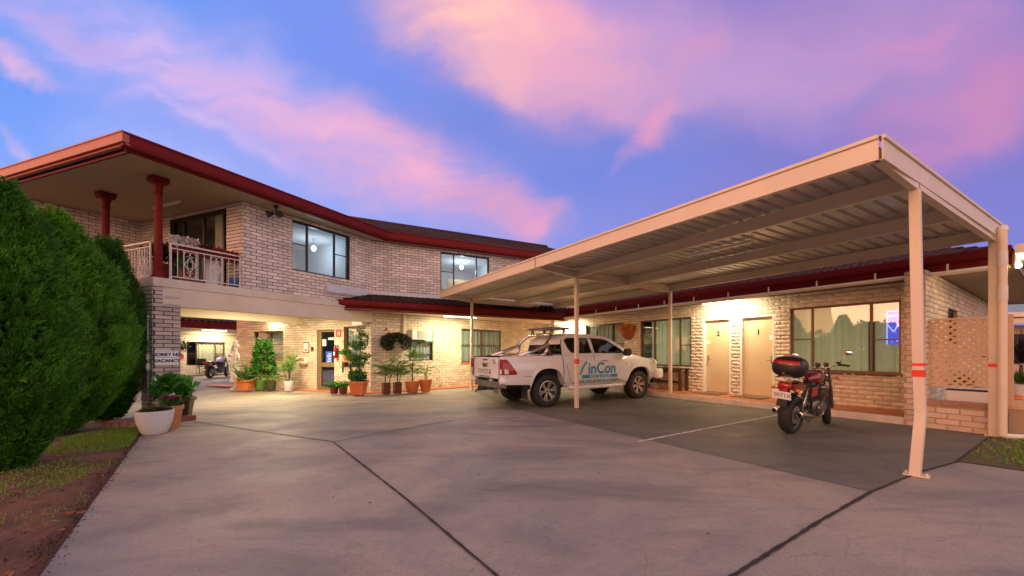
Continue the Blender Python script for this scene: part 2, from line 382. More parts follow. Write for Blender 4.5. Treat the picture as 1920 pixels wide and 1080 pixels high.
M_ = {}
def mk():
    m = M_
    m['brick_up'] = mat('painted brick', (.70, .61, .55), .6, island=.19, var=.15, vscale=1.2, bump=.35, bscale=45)
    m['mortar_up'] = mat('brown mortar', (.09, .06, .05), .9)
    m['brick_low'] = mat('cream painted brick', (.70, .60, .45), .55, island=.17, var=.13, vscale=1.5, bump=.4, bscale=38)
    m['mortar_low'] = mat('painted mortar', (.38, .29, .19), .9)
    m['brick_rough'] = mat('rough cream painted brick', (.70, .60, .47), .55, island=.12, var=.10, vscale=2, bump=.8, bscale=26)
    m['brick_pier'] = mat('pink cream painted brick', (.60, .46, .37), .6, island=.16, var=.10, vscale=2, bump=.4, bscale=40)
    m['brick_post'] = mat('dusty cream painted brick', (.54, .45, .39), .6, island=.2, var=.14, vscale=2, bump=.35, bscale=45)
    m['brick_cap'] = mat('red capping brick', (.42, .20, .15), .6, island=.2, var=.15, vscale=6, bump=.4)
    m['red'] = mat('red fascia paint', (.155, .007, .006), .55, var=.12, vscale=2, spec=.18)
    m['red_dk'] = mat('dark red paint', (.135, .007, .006), .55, var=.12, vscale=2, spec=.18)
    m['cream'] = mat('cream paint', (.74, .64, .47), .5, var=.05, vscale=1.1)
    m['cream_steel'] = mat('cream steel paint', (.70, .58, .44), .42, var=.05, vscale=2.0)
    m['render'] = mat('cream render', (.70, .60, .46), .65, var=.08, vscale=1.6, bump=.15)
    m['slab'] = mat('pale painted slab', (.66, .57, .46), .6, var=.12, vscale=2.0, bump=.15)
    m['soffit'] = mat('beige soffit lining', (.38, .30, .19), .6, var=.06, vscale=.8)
    m['zinc'] = mat('zincalume sheet', (.58, .55, .50), .36, metal=.40, var=.10, vscale=1.5)
    m['flash'] = mat('blue grey flashing', (.55, .56, .62), .4, var=.05)
    m['tile'] = mat('dark roof tile', (.05, .028, .025), .85, spec=.25, var=.35, vscale=5, bump=.2)
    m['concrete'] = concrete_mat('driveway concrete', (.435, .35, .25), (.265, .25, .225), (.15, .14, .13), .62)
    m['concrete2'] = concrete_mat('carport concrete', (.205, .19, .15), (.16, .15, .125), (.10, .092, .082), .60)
    m['joint'] = mat('joint filler', (.035, .028, .022), .9, var=.4, vscale=14)
    m['line'] = mat('worn white line paint', (.86, .84, .78), .6, color2=(.45, .42, .36), vscale=12)
    m['terra'] = mat('terracotta tile', (.50, .155, .065), .5, var=.18, vscale=2.5, bump=.15)
    m['kerb'] = mat('white kerb paint', (.66, .60, .54), .6, var=.14, vscale=4)
    m['soil'] = mat('red brown soil', (.155, .062, .030), .95, color2=(.07, .032, .018), vscale=3.5, bump=.9, bscale=18, vdetail=9)
    m['turf'] = mat('mown turf soil', (.09, .085, .03), .95, color2=(.12, .07, .035), vscale=2, bump=.8, bscale=30)
    m['grass'] = leaf_mat('grass blades', (.15, .36, .03), (.22, .28, .04), .4)
    m['earth'] = mat('surrounding earth', (.16, .12, .075), .95, var=.3, vscale=.2)
    m['alu_dark'] = mat('dark window frame', (.018, .022, .024), .35)
    m['alu_bronze'] = mat('bronze window frame', (.16, .085, .04), .4, metal=.3)
    m['timber'] = mat('brown timber', (.10, .05, .028), .5, var=.3, vscale=8)
    m['door'] = mat('beige door paint', (.62, .48, .30), .42, var=.03)
    m['white'] = mat('white paint', (.80, .78, .74), .4)
    m['white_dirty'] = mat('weathered white paint', (.66, .62, .56), .5, var=.08, vscale=5)
    m['glass'] = glass_mat('window glass', gain=1.0)
    m['glass_refl'] = glass_mat('reflective window glass', ior=1.62, gain=1.05)
    m['curtain'] = mat('pale green curtain with added glow', (.70, .78, .56), .85, emit=(.60, .68, .44, .10)); m['blind'] = mat('grey green blind', (.40, .42, .36), .8)  # faint emission put into the curtain cloth so it looks lit
    m['curtain_w'] = mat('cream curtain', (.62, .55, .40), .85)
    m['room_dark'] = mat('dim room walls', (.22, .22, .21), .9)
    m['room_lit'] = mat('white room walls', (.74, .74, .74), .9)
    m['blue'] = mat('blue fabric', (.05, .16, .42), .8)
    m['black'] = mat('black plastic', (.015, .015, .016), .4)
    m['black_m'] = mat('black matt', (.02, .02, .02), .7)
    m['rubber'] = mat('tyre rubber', (.018, .018, .018), .75, bump=.3, bscale=80)
    m['chrome'] = mat('polished steel', (.62, .60, .57), .16, metal=1.)
    m['alloy'] = mat('silver alloy', (.60, .58, .55), .28, metal=.85)
    m['steel'] = mat('grey steel', (.22, .21, .20), .38, metal=.8, var=.2, vscale=12)
    m['carpaint'] = mat('white car paint', (.76, .75, .74), .25, coat=.9)
    m['carglass'] = glass_mat('tinted car glass', (.16, .18, .19), 1.5, 1.4)
    m['lamp_red'] = mat('red lamp lens', (.34, .005, .006), .15, coat=.35)
    m['lamp_clear'] = mat('clear lamp lens', (.75, .72, .68), .1, coat=.8)
    m['amber'] = mat('amber lens', (.75, .16, .015), .15, coat=.5)
    m['bikered'] = mat('deep red bike paint', (.20, .008, .010), .18, coat=1., metal=.1)
    m['bikered2'] = mat('rust red panel', (.34, .045, .02), .3)
    m['seat'] = mat('black vinyl', (.018, .016, .015), .5, bump=.2, bscale=60)
    m['sign_w'] = mat('white sign board', (.90, .90, .90), .45)
    m['ink'] = mat('black lettering', (.012, .012, .012), .5)
    m['ink_blue'] = mat('teal lettering', (.02, .30, .50), .45)
    m['ink_blue2'] = mat('slate lettering', (.10, .24, .34), .5)
    m['ink_red'] = mat('red print', (.60, .03, .02), .5)
    m['reflect_red'] = mat('red reflective tape', (.75, .015, .012), .35)
    m['blue_sign'] = mat('blue paper sign', (.03, .12, .62), .4)
    m['tube'] = mat('lit fluorescent tube', (1, 1, 1), .5, emit=(1., .86, .56, 14))
    m['tube_w'] = mat('lit cool bulb', (1, 1, 1), .5, emit=(.88, .95, 1., 14))
    m['fitting'] = mat('white lamp body', (.7, .68, .62), .4)
    m['pot_or'] = mat('orange terracotta pot', (.62, .17, .045), .5, var=.1, vscale=5)
    m['pot_tc'] = mat('weathered terracotta pot', (.50, .20, .09), .7, var=.2, vscale=7)
    m['pot_br'] = mat('brown glazed pot', (.15, .035, .02), .3)
    m['pot_gr'] = mat('green plastic pot', (.16, .34, .06), .4)
    m['pot_dk'] = mat('dark green pot', (.06, .07, .045), .45)
    m['pot_bk'] = mat('dark brown pot', (.035, .022, .018), .4)
    m['pot_wh'] = mat('white glazed pot', (.70, .68, .69), .3, var=.04)
    m['mulch'] = mat('potting soil', (.045, .03, .02), .95, bump=.8, bscale=60)
    m['stone'] = mat('white cast stone', (.70, .66, .58), .6, var=.08, vscale=10, bump=.2)
    m['f_conifer'] = leaf_mat('cypress foliage', (.12, .33, .028), (.035, .135, .012), .5, .55, .28)  # a separate tone per bush stands in for the shade between them
    m['f_conifer2'] = leaf_mat('cypress foliage toned as lit', (.165, .40, .034), (.055, .19, .018), .5, .55, .28)
    m['f_conifer3'] = leaf_mat('cypress foliage toned as shaded', (.08, .22, .025), (.03, .11, .012), .5, .55, .25)
    m['f_palm'] = leaf_mat('palm leaf', (.20, .36, .07), (.12, .25, .04), .3)
    m['f_bright'] = leaf_mat('bright green leaf', (.10, .34, .04), (.07, .23, .03), .3)
    m['f_mid'] = leaf_mat('mid green leaf', (.09, .23, .05), (.06, .16, .03), .35)
    m['f_dark'] = leaf_mat('dark leaf', (.022, .05, .02), (.035, .03, .015), .4)
    m['f_pale'] = leaf_mat('pale variegated leaf', (.28, .34, .15), (.12, .22, .06), .35)
    m['f_dry'] = leaf_mat('dry moss leaf', (.12, .11, .03), (.07, .08, .03), .4)
    m['bark'] = mat('grey brown bark', (.10, .07, .05), .9, var=.3, vscale=20)
    m['petal_w'] = leaf_mat('white petals', (.75, .72, .70), (.7, .62, .62), .1)
    m['petal_r'] = leaf_mat('red petals', (.55, .03, .03), (.40, .02, .04), .3)
    m['petal_p'] = leaf_mat('magenta petals', (.40, .01, .16), (.30, .01, .12), .3)
    m['petal_o'] = leaf_mat('orange petals', (.75, .22, .02), (.75, .35, .03), .3)
    m['lattice'] = mat('peach lattice paint', (.62, .42, .27), .55, var=.08, vscale=3)
    m['mirror'] = mat('mirror glass', (.80, .80, .88), .08, metal=.9)
    m['ac_cream'] = mat('air conditioner case', (.80, .78, .74), .45)
mk()
# ------------------------------------------------------------------ walls of brick
class Wall:
    def __init__(s, p0, d, view=(0, 0)):
        s.p = Vector(p0[:2]); s.d = Vector(d[:2]).normalized(); s.n = Vector((-s.d.y, s.d.x))
        if s.n.dot(Vector(view)-s.p) < 0: s.n = -s.n
    def P(s, a, z, off=0):
        q = s.p+s.d*a+s.n*off; return Vector((q.x, q.y, z))
    def s_(s, px):   # station along the wall on the sight line of an image column
        k = (px-CX)/F; return -(s.p.x-k*s.p.y)/(s.d.x-k*s.d.y)
    def z_(s, px, py):
        a = s.s_(px); Y = (s.p+s.d*a).y; return H-(py-CY)/F*Y
    def off(s, o): return Wall(s.p+s.n*o, s.d, s.p+s.n*(o+50))
    def box(s, mb, a0, a1, z0, z1, o0, o1):
        return mb.hexa([s.P(a0, z0, o0), s.P(a1, z0, o0), s.P(a1, z0, o1), s.P(a0, z0, o1), s.P(a0, z1, o0), s.P(a1, z1, o0), s.P(a1, z1, o1), s.P(a0, z1, o1)])
    def M(s, a, z, off): # text frame, right as seen by a viewer in front
        r = s.d if Vector((s.d.x, s.d.y, 0)).cross(Vector((0, 0, 1))).to_2d().dot(s.n) > 0 else -s.d
        return frame_M(s.P(a, z, off), (r.x, r.y, 0), (0, 0, 1))
def G(px, py, z=0):
    Y = F*(H-z)/(py-CY); return Vector(((px-CX)/F*Y, Y, z))
def AT(px, py, Y): return Vector(((px-CX)/F*Y, Y, H-(py-CY)/F*Y))

def backing(mb, W, s0, s1, z0, z1, ops, o0=-.2, o1=0.):
    xs = sorted({s0, s1, *[v for o in ops for v in o[:2] if s0 < v < s1]}); zs = sorted({z0, z1, *[v for o in ops for v in o[2:4] if z0 < v < z1]})
    solid = lambda i, j: 0 <= i < len(xs)-1 and 0 <= j < len(zs)-1 and not any(o[0] < (xs[i]+xs[i+1])/2 < o[1] and o[2] < (zs[j]+zs[j+1])/2 < o[3] for o in ops)
    for i in range(len(xs)-1):
        for j in range(len(zs)-1):
            if not solid(i, j): continue
            a, b, c, d = xs[i], xs[i+1], zs[j], zs[j+1]
            q = lambda *p: mb.add([W.P(*k) for k in p], [(0, 1, 2, 3)])
            q((a, c, o1), (b, c, o1), (b, d, o1), (a, d, o1)); q((a, c, o0), (a, d, o0), (b, d, o0), (b, c, o0))
            if not solid(i-1, j): q((a, c, o0), (a, c, o1), (a, d, o1), (a, d, o0))
            if not solid(i+1, j): q((b, c, o1), (b, c, o0), (b, d, o0), (b, d, o1))
            if not solid(i, j-1): q((a, c, o0), (b, c, o0), (b, c, o1), (a, c, o1))
            if not solid(i, j+1): q((a, d, o1), (b, d, o1), (b, d, o0), (a, d, o0))
def brick_wall(name, parent, W, s0, s1, z0, z1, ops=(), mats=('mortar_low', 'brick_low'), course=.088, length=.26, relief=.011, rough=0., gap=.011, depth=.2, back=True):
    ops = [(o[0], o[1], z0+round((o[2]-z0)/course)*course, z0+round((o[3]-z0)/course)*course) for o in ops]
    mb = MB()
    if back: backing(mb, W, s0, s1, z0, z1, ops, -depth, 0)
    mb.slot = 1; r = random.Random(hash((round(s0*100), round(z0*100), len(ops))) % 99991)
    n = int(math.ceil((z1-z0)/course-1e-6))
    for k in range(n):
        za = z0+k*course+gap*.5; zb = min(z0+(k+1)*course, z1)-gap*.5
        if zb-za < .02: continue
        zc = (za+zb)/2; cuts = sorted((o[0], o[1]) for o in ops if o[2] < zc < o[3])
        segs = []; cur = s0
        for a, b in cuts:
            if a > cur: segs.append((cur, min(a, s1)))
            cur = max(cur, b)
        if cur < s1: segs.append((cur, s1))
        st = math.floor(s0/length)*length+(length/2 if k % 2 else 0)-length
        for a0, a1 in segs:
            x = st+math.floor((a0-st)/length)*length
            while x < a1:
                b0, b1 = max(x+gap*.5, a0), min(x+length-gap*.5, a1); x += length
                if b1-b0 < .025: continue
                rel = relief*(1+r.uniform(-.35, .35)); e = .006
                if rough:
                    nu, nv = 5, 2
                    f = [[None]*(nu+1) for _ in range(nv+1)]
                    for j in range(nv+1):
                        for i in range(nu+1):
                            edge = i in (0, nu) or j in (0, nv)
                            o = rel*.55 if edge else rel+r.uniform(.25, 1.)*rough
                            f[j][i] = W.P(b0+(b1-b0)*i/nu, za+(zb-za)*(j/nv+(r.uniform(-.15, .22) if j == 1 else 0)), o+r.uniform(0, rough*.25))
                    vs = [p for row in f for p in row]; ring = [(i, 0) for i in range(nu)]+[(nu, j) for j in range(nv)]+[(i, nv) for i in range(nu, 0, -1)]+[(0, j) for j in range(nv, 0, -1)]
                    fs = [(j*(nu+1)+i, j*(nu+1)+i+1, (j+1)*(nu+1)+i+1, (j+1)*(nu+1)+i) for j in range(nv) for i in range(nu)]
                    bk = [W.P(b0+(b1-b0)*i/nu, za+(zb-za)*j/nv, -.001) for i, j in ring]; B0 = len(vs); m = len(ring)
                    for q in range(m):
                        i, j = ring[q]; i2, j2 = ring[(q+1) % m]
                        fs.append((B0+q, B0+(q+1) % m, j2*(nu+1)+i2, j*(nu+1)+i))
                    mb.add(vs+bk, fs)
                else:
                    t = r.uniform(-.0015, .0015)
                    mb.add([W.P(b0, za, -.001), W.P(b1, za, -.001), W.P(b1, zb, -.001), W.P(b0, zb, -.001),
                            W.P(b0+e, za+e, rel+t), W.P(b1-e, za+e, rel-t), W.P(b1-e, zb-e, rel+t), W.P(b0+e, zb-e, rel)],
                           [(4, 5, 6, 7), (0, 1, 5, 4), (1, 2, 6, 5), (2, 3, 7, 6), (3, 0, 4, 7)])
    return mb.build(name, [M_[mats[0]], M_[mats[1]]], parent, world=True), ops

def window(parent, W, op, splits, hb=(), fm='alu_dark', curtain=None, glass='glass', room='room_dark', rd=2.2, zdn=.5, zup=.25, setback=.07, fw=.045, sill=None, label=None):
    """op = (s0, s1, z0, z1); splits = fractions of the width; hb = (pane index, fraction of height); curtain = list of (f0, f1, material)"""
    s0, s1, z0, z1 = op; mb = MB(); a, b = -setback-.05, -setback+.005; z0i, z1i = z0+fw, z1-fw
    W.box(mb, s0, s1, z0, z0i, a, b); W.box(mb, s0, s1, z1i, z1, a, b)
    xs = [0, *splits, 1]
    for i, f in enumerate(xs):
        c = s0+(s1-s0)*f; h = fw if 0 < i < len(xs)-1 else fw
        c0, c1 = (c, c+h) if i == 0 else (c-h, c) if i == len(xs)-1 else (c-h/2, c+h/2)
        W.box(mb, c0, c1, z0i, z1i, a-.002, b+.002)
    for i, f in hb:
        z = z0+(z1-z0)*f; W.box(mb, s0+(s1-s0)*xs[i]+fw*.5, s0+(s1-s0)*xs[i+1]-fw*.5, z-.014, z+.014, a+.012, b-.012)
    w = mb.build('window', M_[fm], parent, world=True)
    if label: w['label'] = label
    for i in range(len(xs)-1):
        g = MB(); f0, f1 = s0+(s1-s0)*xs[i]+fw*.5, s0+(s1-s0)*xs[i+1]-fw*.5; t = (a+b)/2+(.006 if i % 2 else -.006)
        W.box(g, f0, f1, z0i-.01, z1i+.01, t-.002, t+.002); g.build('pane', M_[glass], w, world=True)
    if curtain:
        for f0, f1, cm in curtain:
            c = MB(); n = max(8, int((f1-f0)*(s1-s0)/.03)); sa, sb = s0+(s1-s0)*f0, s0+(s1-s0)*f1; o = -setback-.085
            c.grid(lambda u, v, sa=sa, sb=sb, o=o: W.P(sa+(sb-sa)*u, z0-.06+(z1-z0+.1)*v, o+.022*math.sin(u*n*1.15+1.3*math.sin(u*n*.31))+.006*math.sin(u*n*2.7)), n*3, 1)
            c.build('curtain', M_[cm], w, world=True, smooth=True)
    if room:
        r = MB(); e = .3; zt = z1+zup; zb = z0-zdn
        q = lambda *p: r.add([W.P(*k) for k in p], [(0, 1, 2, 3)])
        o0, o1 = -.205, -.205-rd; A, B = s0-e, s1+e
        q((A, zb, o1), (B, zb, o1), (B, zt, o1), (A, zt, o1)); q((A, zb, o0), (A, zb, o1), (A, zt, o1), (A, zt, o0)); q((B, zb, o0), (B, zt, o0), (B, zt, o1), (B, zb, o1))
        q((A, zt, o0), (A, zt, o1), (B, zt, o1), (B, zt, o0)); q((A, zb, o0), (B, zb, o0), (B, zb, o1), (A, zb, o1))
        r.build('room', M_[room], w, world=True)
    if sill:
        s = MB(); W.box(s, s0-.03, s1+.03, z0-.06, z0-.003, -.06, .03); s.build('sill', M_[sill], w, world=True)
    return w

def door(parent, W, op, setback=.09, num=None, cards=(), handle=None, frame='white', leaf='door'):
    s0, s1, z0, z1 = op; mb = MB(); fw = .055
    W.box(mb, s0, s0+fw, z0, z1-fw, -setback-.03, .012); W.box(mb, s1-fw, s1, z0, z1-fw, -setback-.03, .012); W.box(mb, s0, s1, z1-fw, z1, -setback-.03, .012)
    l = MB(); W.box(l, s0+fw, s1-fw, z0+.03, z1-fw-.003, -setback-.04, -setback)
    d = l.build('door', M_[leaf], parent, world=True); mb.build('door_frame', M_[frame], d, world=True)
    st = MB(); W.box(st, s0+fw, s1-fw, z0, z0+.028, -setback-.05, -setback+.02); st.build('threshold', M_['alloy'], d, world=True)
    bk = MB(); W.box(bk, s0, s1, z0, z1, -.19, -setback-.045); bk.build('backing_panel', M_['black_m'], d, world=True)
    if num:
        text_mb(num, .21, W.M((s0+s1)/2, z0+(z1-z0)*.79, -setback), .006, 1.0, .006).build('number', M_['ink'], d, world=True)
    for a, z, w, h in cards:
        c = MB(); q = s0+(s1-s0)*a; W.box(c, q-w/2, q+w/2, z0+z-h/2, z0+z+h/2, -setback+.0005, -setback+.004); c.build('notice', M_['white'], d, world=True)
    if handle is not None:
        h = MB(); q = s0+(s1-s0)*handle; sg = 1 if handle < .5 else -1
        W.box(h, q-.022, q+.022, z0+.93, z0+1.13, -setback, -setback+.012); h.tube([W.P(q, z0+1.03, -setback), W.P(q, z0+1.03, -setback+.06), W.P(q+.11*sg, z0+1.03, -setback+.06)], .011, 8)
        h.lathe([(.018, 0), (.018, .02)], W.P(q, z0+1.14, -setback+.005), 10); h.build('handle', M_['chrome'], d, world=True)
    return d

def tile_roof(name, parent, A, B, C, D, m='tile', pitch=.21, course=.33):
    """A-B eave, D-C ridge; rolled tiles with stepped courses, closed underneath"""
    A, B, C, D = map(Vector, (A, B, C, D)); n = (B-A).cross(D-A).normalized(); n = n if n.z > 0 else -n
    wu = (B-A).length; wv = max((D-A).length, (C-B).length); nu = int(wu/pitch)*6; nv = max(1, int(wv/course)); mb = MB()
    ps = [(0, 1)]
    rows = []
    for j in range(nv):
        rows.append((j/nv, .035)); rows.append(((j+.985)/nv, .004))
    def pt(u, v, h):
        a = A.lerp(B, u); b = D.lerp(C, u); p = a.lerp(b, v); s = (u*wu/pitch) % 1
        return p+n*(h+.045*max(0, math.sin(2*PI*s))**.8+.012*math.sin(2*PI*s))
    vs = [pt(i/nu, v, h) for v, h in rows for i in range(nu+1)]
    mb.add(vs, [(j*(nu+1)+i, j*(nu+1)+i+1, (j+1)*(nu+1)+i+1, (j+1)*(nu+1)+i) for j in range(len(rows)-1) for i in range(nu)])
    k = n*-.03; mb.hexa([A+k*3, B+k*3, C+k*3, D+k*3, A+k*.3, B+k*.3, C+k*.3, D+k*.3])
    return mb.build(name, M_[m], parent, world=True)

def area_light(name, loc, dirv, sx, sy, energy, color=(1., .80, .46), parent=None):
    d = bpy.data.lights.new(name, 'AREA'); d.shape = 'RECTANGLE'; d.size = sx; d.size_y = sy; d.energy = energy; d.color = color
    o = bpy.data.objects.new(name, d); COL.objects.link(o); o.location = loc
    o.rotation_euler = Vector(dirv).to_track_quat('-Z', 'Y').to_euler() if not isinstance(dirv, Matrix) else dirv.to_euler()
    return o
def tube_light(label, a, b, energy, down=Vector((0, 0, -1)), color=(1., .83, .52), group=None, r=.014):
    """batten fitting with a lit tube from a to b, and the light it gives"""
    a, b = Vector(a), Vector(b); c = (a+b)/2; t = thing('tube_light', label, 'tube light', c, 0, group)
    m = MB(); m.bar(a+Vector((0, 0, .035)), b+Vector((0, 0, .035)), .06, .035); m.build('lamp_body', M_['fitting'], t, world=True)
    l = MB(); l.tube([a, b], r, 10); l.build('tube', M_['tube'], t, world=True)
    x = (b-a).normalized(); z = -Vector(down).normalized(); z = (z-x*z.dot(x)).normalized(); y = z.cross(x)
    area_light('tube_lamp', c+Vector(down).normalized()*.03, Matrix((x, y, z)).transposed(), (b-a).length, .04, energy, color)
    return t

# ------------------------------------------------------------------ plan of the place
d_al = Vector((-.583, .812)); e_pp = Vector((.812, .583)); FR = Vector((3.26, 3.85))
def CP(a, p, z=0):      # carport frame: a along the fascia (away from the street), p towards the rooms
    q = FR+d_al*a+e_pp*p; return Vector((q.x, q.y, z))
STEP = .145
W_wing = Wall(CP(0, 6.32), d_al)
W_step = Wall(CP(0, 5.03), d_al)
S0 = Vector((-8.357, 8.24)); u1 = Vector((.448, .894)); w1 = Vector((-.93, .36)).normalized()
W_u1 = Wall(S0, u1, (5, 0)); K = Vector((-5.89, 13.10)); 
W_u1 = Wall(S0, K-S0, (5, 0)); u1 = W_u1.d
W_u2 = Wall(K, (.88, .47)); W_r2 = Wall(K, (.70, .714)); W_r1 = Wall(K, (-.936, .351))
W_bf = Wall(S0, w1)                       # balcony front
sWc = W_u1.s_(455); Wc = W_u1.P(sWc, 0).to_2d(); W_bb = Wall(Wc, w1)     # balcony back wall
sK = (K-S0).length
# inner corner where the reception wall meets the room wing
A_ = np.array([[W_r2.d.x, -d_al.x], [W_r2.d.y, -d_al.y]]); b_ = np.array(W_wing.p-K); tI, aI = np.linalg.solve(A_, b_)
I_ = W_r2.P(tI, 0).to_2d()
Z_SLAB0, Z_SLAB1, Z_BEAM, Z_SOF = 2.82, 3.01, 2.415, 5.21

# ------------------------------------------------------------------ ground
def flat(name, poly, z, m, kind='structure', sub=None):
    mb = MB(); mb.add([Vector((p[0], p[1], z)) for p in poly], [tuple(range(len(poly)))])
    o = mb.build(name, M_[m]); o['kind'] = kind
    bm = bmesh.new(); bm.from_mesh(o.data); bmesh.ops.triangulate(bm, faces=bm.faces); bmesh.ops.recalc_face_normals(bm, faces=bm.faces)
    if sum(f.normal.z for f in bm.faces) < 0: bmesh.ops.reverse_faces(bm, faces=bm.faces)
    bm.to_mesh(o.data); bm.free(); return o
def ground():
    flat('ground', [(-900, -900), (900, -900), (900, 900), (-900, 900)], -.03, 'earth')
    ed = [G(75, 1080), G(265, 815)]; dv = (ed[1]-ed[0]).normalized()
    near = ed[0]-dv*6
    flat('driveway', [near, ed[1]+dv*.3, (-9.2, 8.0), (-20, 12), (-40, 30), (-20, 45), (10, 30), CP(12, 6.3), CP(-.30, 5.03), CP(-.30, 2.25), CP(-9, 3.2), CP(-9, -8)], 0, 'concrete')
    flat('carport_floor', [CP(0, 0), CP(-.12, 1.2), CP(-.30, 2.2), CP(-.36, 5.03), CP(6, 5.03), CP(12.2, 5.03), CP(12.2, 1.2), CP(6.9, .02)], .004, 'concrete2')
    # garden soil left of the drive
    mb = MB(); r = random.Random(3)
    nx, ny = 60, 60; e0 = ed[0]-dv*3; e1 = ed[1]+dv*.15
    perp = Vector((-dv.y, dv.x, 0)); perp = perp if perp.x < 0 else -perp
    L = (e1-e0).length
    mb.grid(lambda u, v: e0+dv*(L*v)+perp*(5*u)+Vector((0, 0, (-.02 if u == 0 else .004+.02*math.sin(u*31+v*17)*math.sin(v*43)+r.uniform(0, .022)+.12*u))), nx, ny)
    o = mb.build('garden_soil', M_['soil'], smooth=True); structure(o)
    # tufts of grass in it
    rs = np.random.RandomState(5); B = []
    def tuft_patch(c, rx, n, h):
        ang = rs.uniform(0, 2*PI, n); rr = np.sqrt(rs.uniform(0, 1, n))*rx
        p = np.stack([c[0]+rr*np.cos(ang)*1.6*dv.x+rr*np.sin(ang)*perp.x, c[1]+rr*np.cos(ang)*1.6*dv.y+rr*np.sin(ang)*perp.y, np.full(n, .012)], 1)
        rel = p[:, :2]-np.array(e0[:2]); away = rel@np.array(perp[:2]); p = p[away > .03]; p[:, 2] += .12*np.maximum(rel@np.array(perp[:2]), 0)[away > .03]/5
        m = len(p)
        return leaf_arrays(p, np.stack([rs.normal(0, .45, m), rs.normal(0, .45, m), np.ones(m)], 1), rs.uniform(.4, 1, m)*h, .007)
    for q, rx, n, h in (((218, 821), .55, 7500, .06), ((188, 834), .5, 3600, .055), ((60, 900), .5, 900, .05), ((20, 915), .5, 900, .045), ((140, 880), .35, 350, .04), ((100, 960), .3, 160, .04), ((250, 812), .2, 500, .05)):
        g = G(*q); B.append(tuft_patch((g.x, g.y), rx, n, h))
    # fallen litter
    stuff(leaf_mesh('grass', B, M_['grass']))
    p = []; 
    n = 900; t = rs.uniform(0, L, n); k = np.abs(rs.normal(0, 1.2, n))+.03
    base = np.stack([e0.x+dv.x*t+perp.x*k, e0.y+dv.y*t+perp.y*k, .025+.12*k/5], 1)
    stuff(leaf_mesh('leaf_litter', leaf_arrays(base, np.stack([rs.normal(size=n), rs.normal(size=n), rs.uniform(0, .3, n)], 1), rs.uniform(.03, .09, n), .02), mat('fallen leaves', (.20, .09, .04), .9, island=.6)))
    n = 2600; t = rs.uniform(0, L, n); k = rs.normal(.05, .045, n)
    base = np.stack([e0.x+dv.x*t+perp.x*k, e0.y+dv.y*t+perp.y*k, .004+np.maximum(k, 0)*.1], 1)
    stuff(leaf_mesh('soil_crumbs', leaf_arrays(base, np.stack([rs.normal(size=n), rs.normal(size=n), rs.uniform(.1, .8, n)], 1), rs.uniform(.006, .022, n), rs.uniform(.008, .016, n), .5), M_['soil']))
    # grass verge right of the carport
    vp = [CP(-.31, 2.26), CP(-.37, 4.98), CP(-1.5, 4.98), CP(-9, 4.9), CP(-9, 3.25)]
    flat('verge', vp, .006, 'turf')
    n = 42000; a = rs.uniform(-6, -.36, n); q = rs.uniform(2.5, 4.9, n); keep = (q > 2.45-(a+.31)*.11) & (rs.uniform(0, 1, n) < np.clip((-(a+.36)-.10*np.sin(q*5)-.15)*1.6, .04, 1))
    a, q = a[keep], q[keep]; m = len(a)
    base = np.stack([FR.x+d_al.x*a+e_pp.x*q, FR.y+d_al.y*a+e_pp.y*q, np.full(m, .006)], 1)
    stuff(leaf_mesh('verge_grass', leaf_arrays(base, np.stack([rs.normal(0, .5, m), rs.normal(0, .5, m), np.ones(m)], 1), rs.uniform(.025, .075, m), .010), M_['grass']))
    # joints: ragged strips of filler
    mb = MB(); r = random.Random(11)
    def strip(pts, w):
        for a, b in zip(pts[:-1], pts[1:]):
            a, b = Vector(a), Vector(b); L = (b-a).length; t = (b-a)/L; q = Vector((-t.y, t.x, 0)); n = max(2, int(L/.07)); vs = []; wob = 0
            for i in range(n+1):
                p = a+t*(L*i/n); wob = wob*.6+r.uniform(-.002, .002); ww = w*r.uniform(.6, 1.1)/2
                vs += [p+q*(wob-ww)+Vector((0, 0, .009)), p+q*(wob+ww)+Vector((0, 0, .009))]
            mb.add(vs, [(2*i, 2*i+1, 2*i+3, 2*i+2) for i in range(n)])
    J = G(625, 829)
    strip([G(362, 791), J], .022); strip([J, G(800, 797), G(985, 766.5)], .022); strip([J, G(766, 940), G(930, 1080), G(1000, 1145)], .026)
    strip([G(1250, 1160), CP(.02, -1.2), CP(-.02, 0)], .036); strip([CP(-.02, 0), CP(-.14, 1.2), CP(-.32, 2.2), CP(-.38, 5.0)], .03)
    strip([G(300, 797), G(480, 766), G(655, 745.5)], .016); strip([G(1088, 762), G(1240, 787), G(1400, 815)], .014); strip([G(800, 749), G(985, 752)], .014)
    structure(mb.build('driveway_joints', M_['joint']))
    mb = MB()
    a, b = G(1195, 829), G(1458, 778.5); t = (b-a).normalized(); q = Vector((-t.y, t.x, 0))*.032; n = 60; vs = []
    for i in range(n+1):
        p = a.lerp(b, i/n); vs += [p-q*r.uniform(.6, 1.1)+Vector((0, 0, .008)), p+q*r.uniform(.6, 1.1)+Vector((0, 0, .008))]
    mb.add(vs, [(2*i, 2*i+1, 2*i+3, 2*i+2) for i in range(n)])
    structure(mb.build('parking_line', M_['line']))
    # tiled walkway in front of the rooms, white painted kerb
    a1 = aI+.1
    mb = MB(); W_step.box(mb, .70, a1-.3, -.02, STEP-.004, -1.5, -.03); structure(mb.build('walkway', M_['terra']))
    mb = MB(); W_step.box(mb, .70, a1-.3, -.02, STEP, -.03, .0); structure(mb.build('walkway_kerb', M_['kerb'], bevel=.008))
    # low tiled strip along the reception
    mb = MB(); e = Vector((-.15, -.2))
    pts = [W_r1.P(4.6, 0, .0), W_r1.P(2.4, 0, .45), W_r1.P(-.05, 0, .45), W_r2.P(2.5, 0, .55), W_r2.P(5.0, 0, 1.0), W_r2.P(tI-1.0, 0, 1.8), W_r2.P(tI, 0, .0), K]
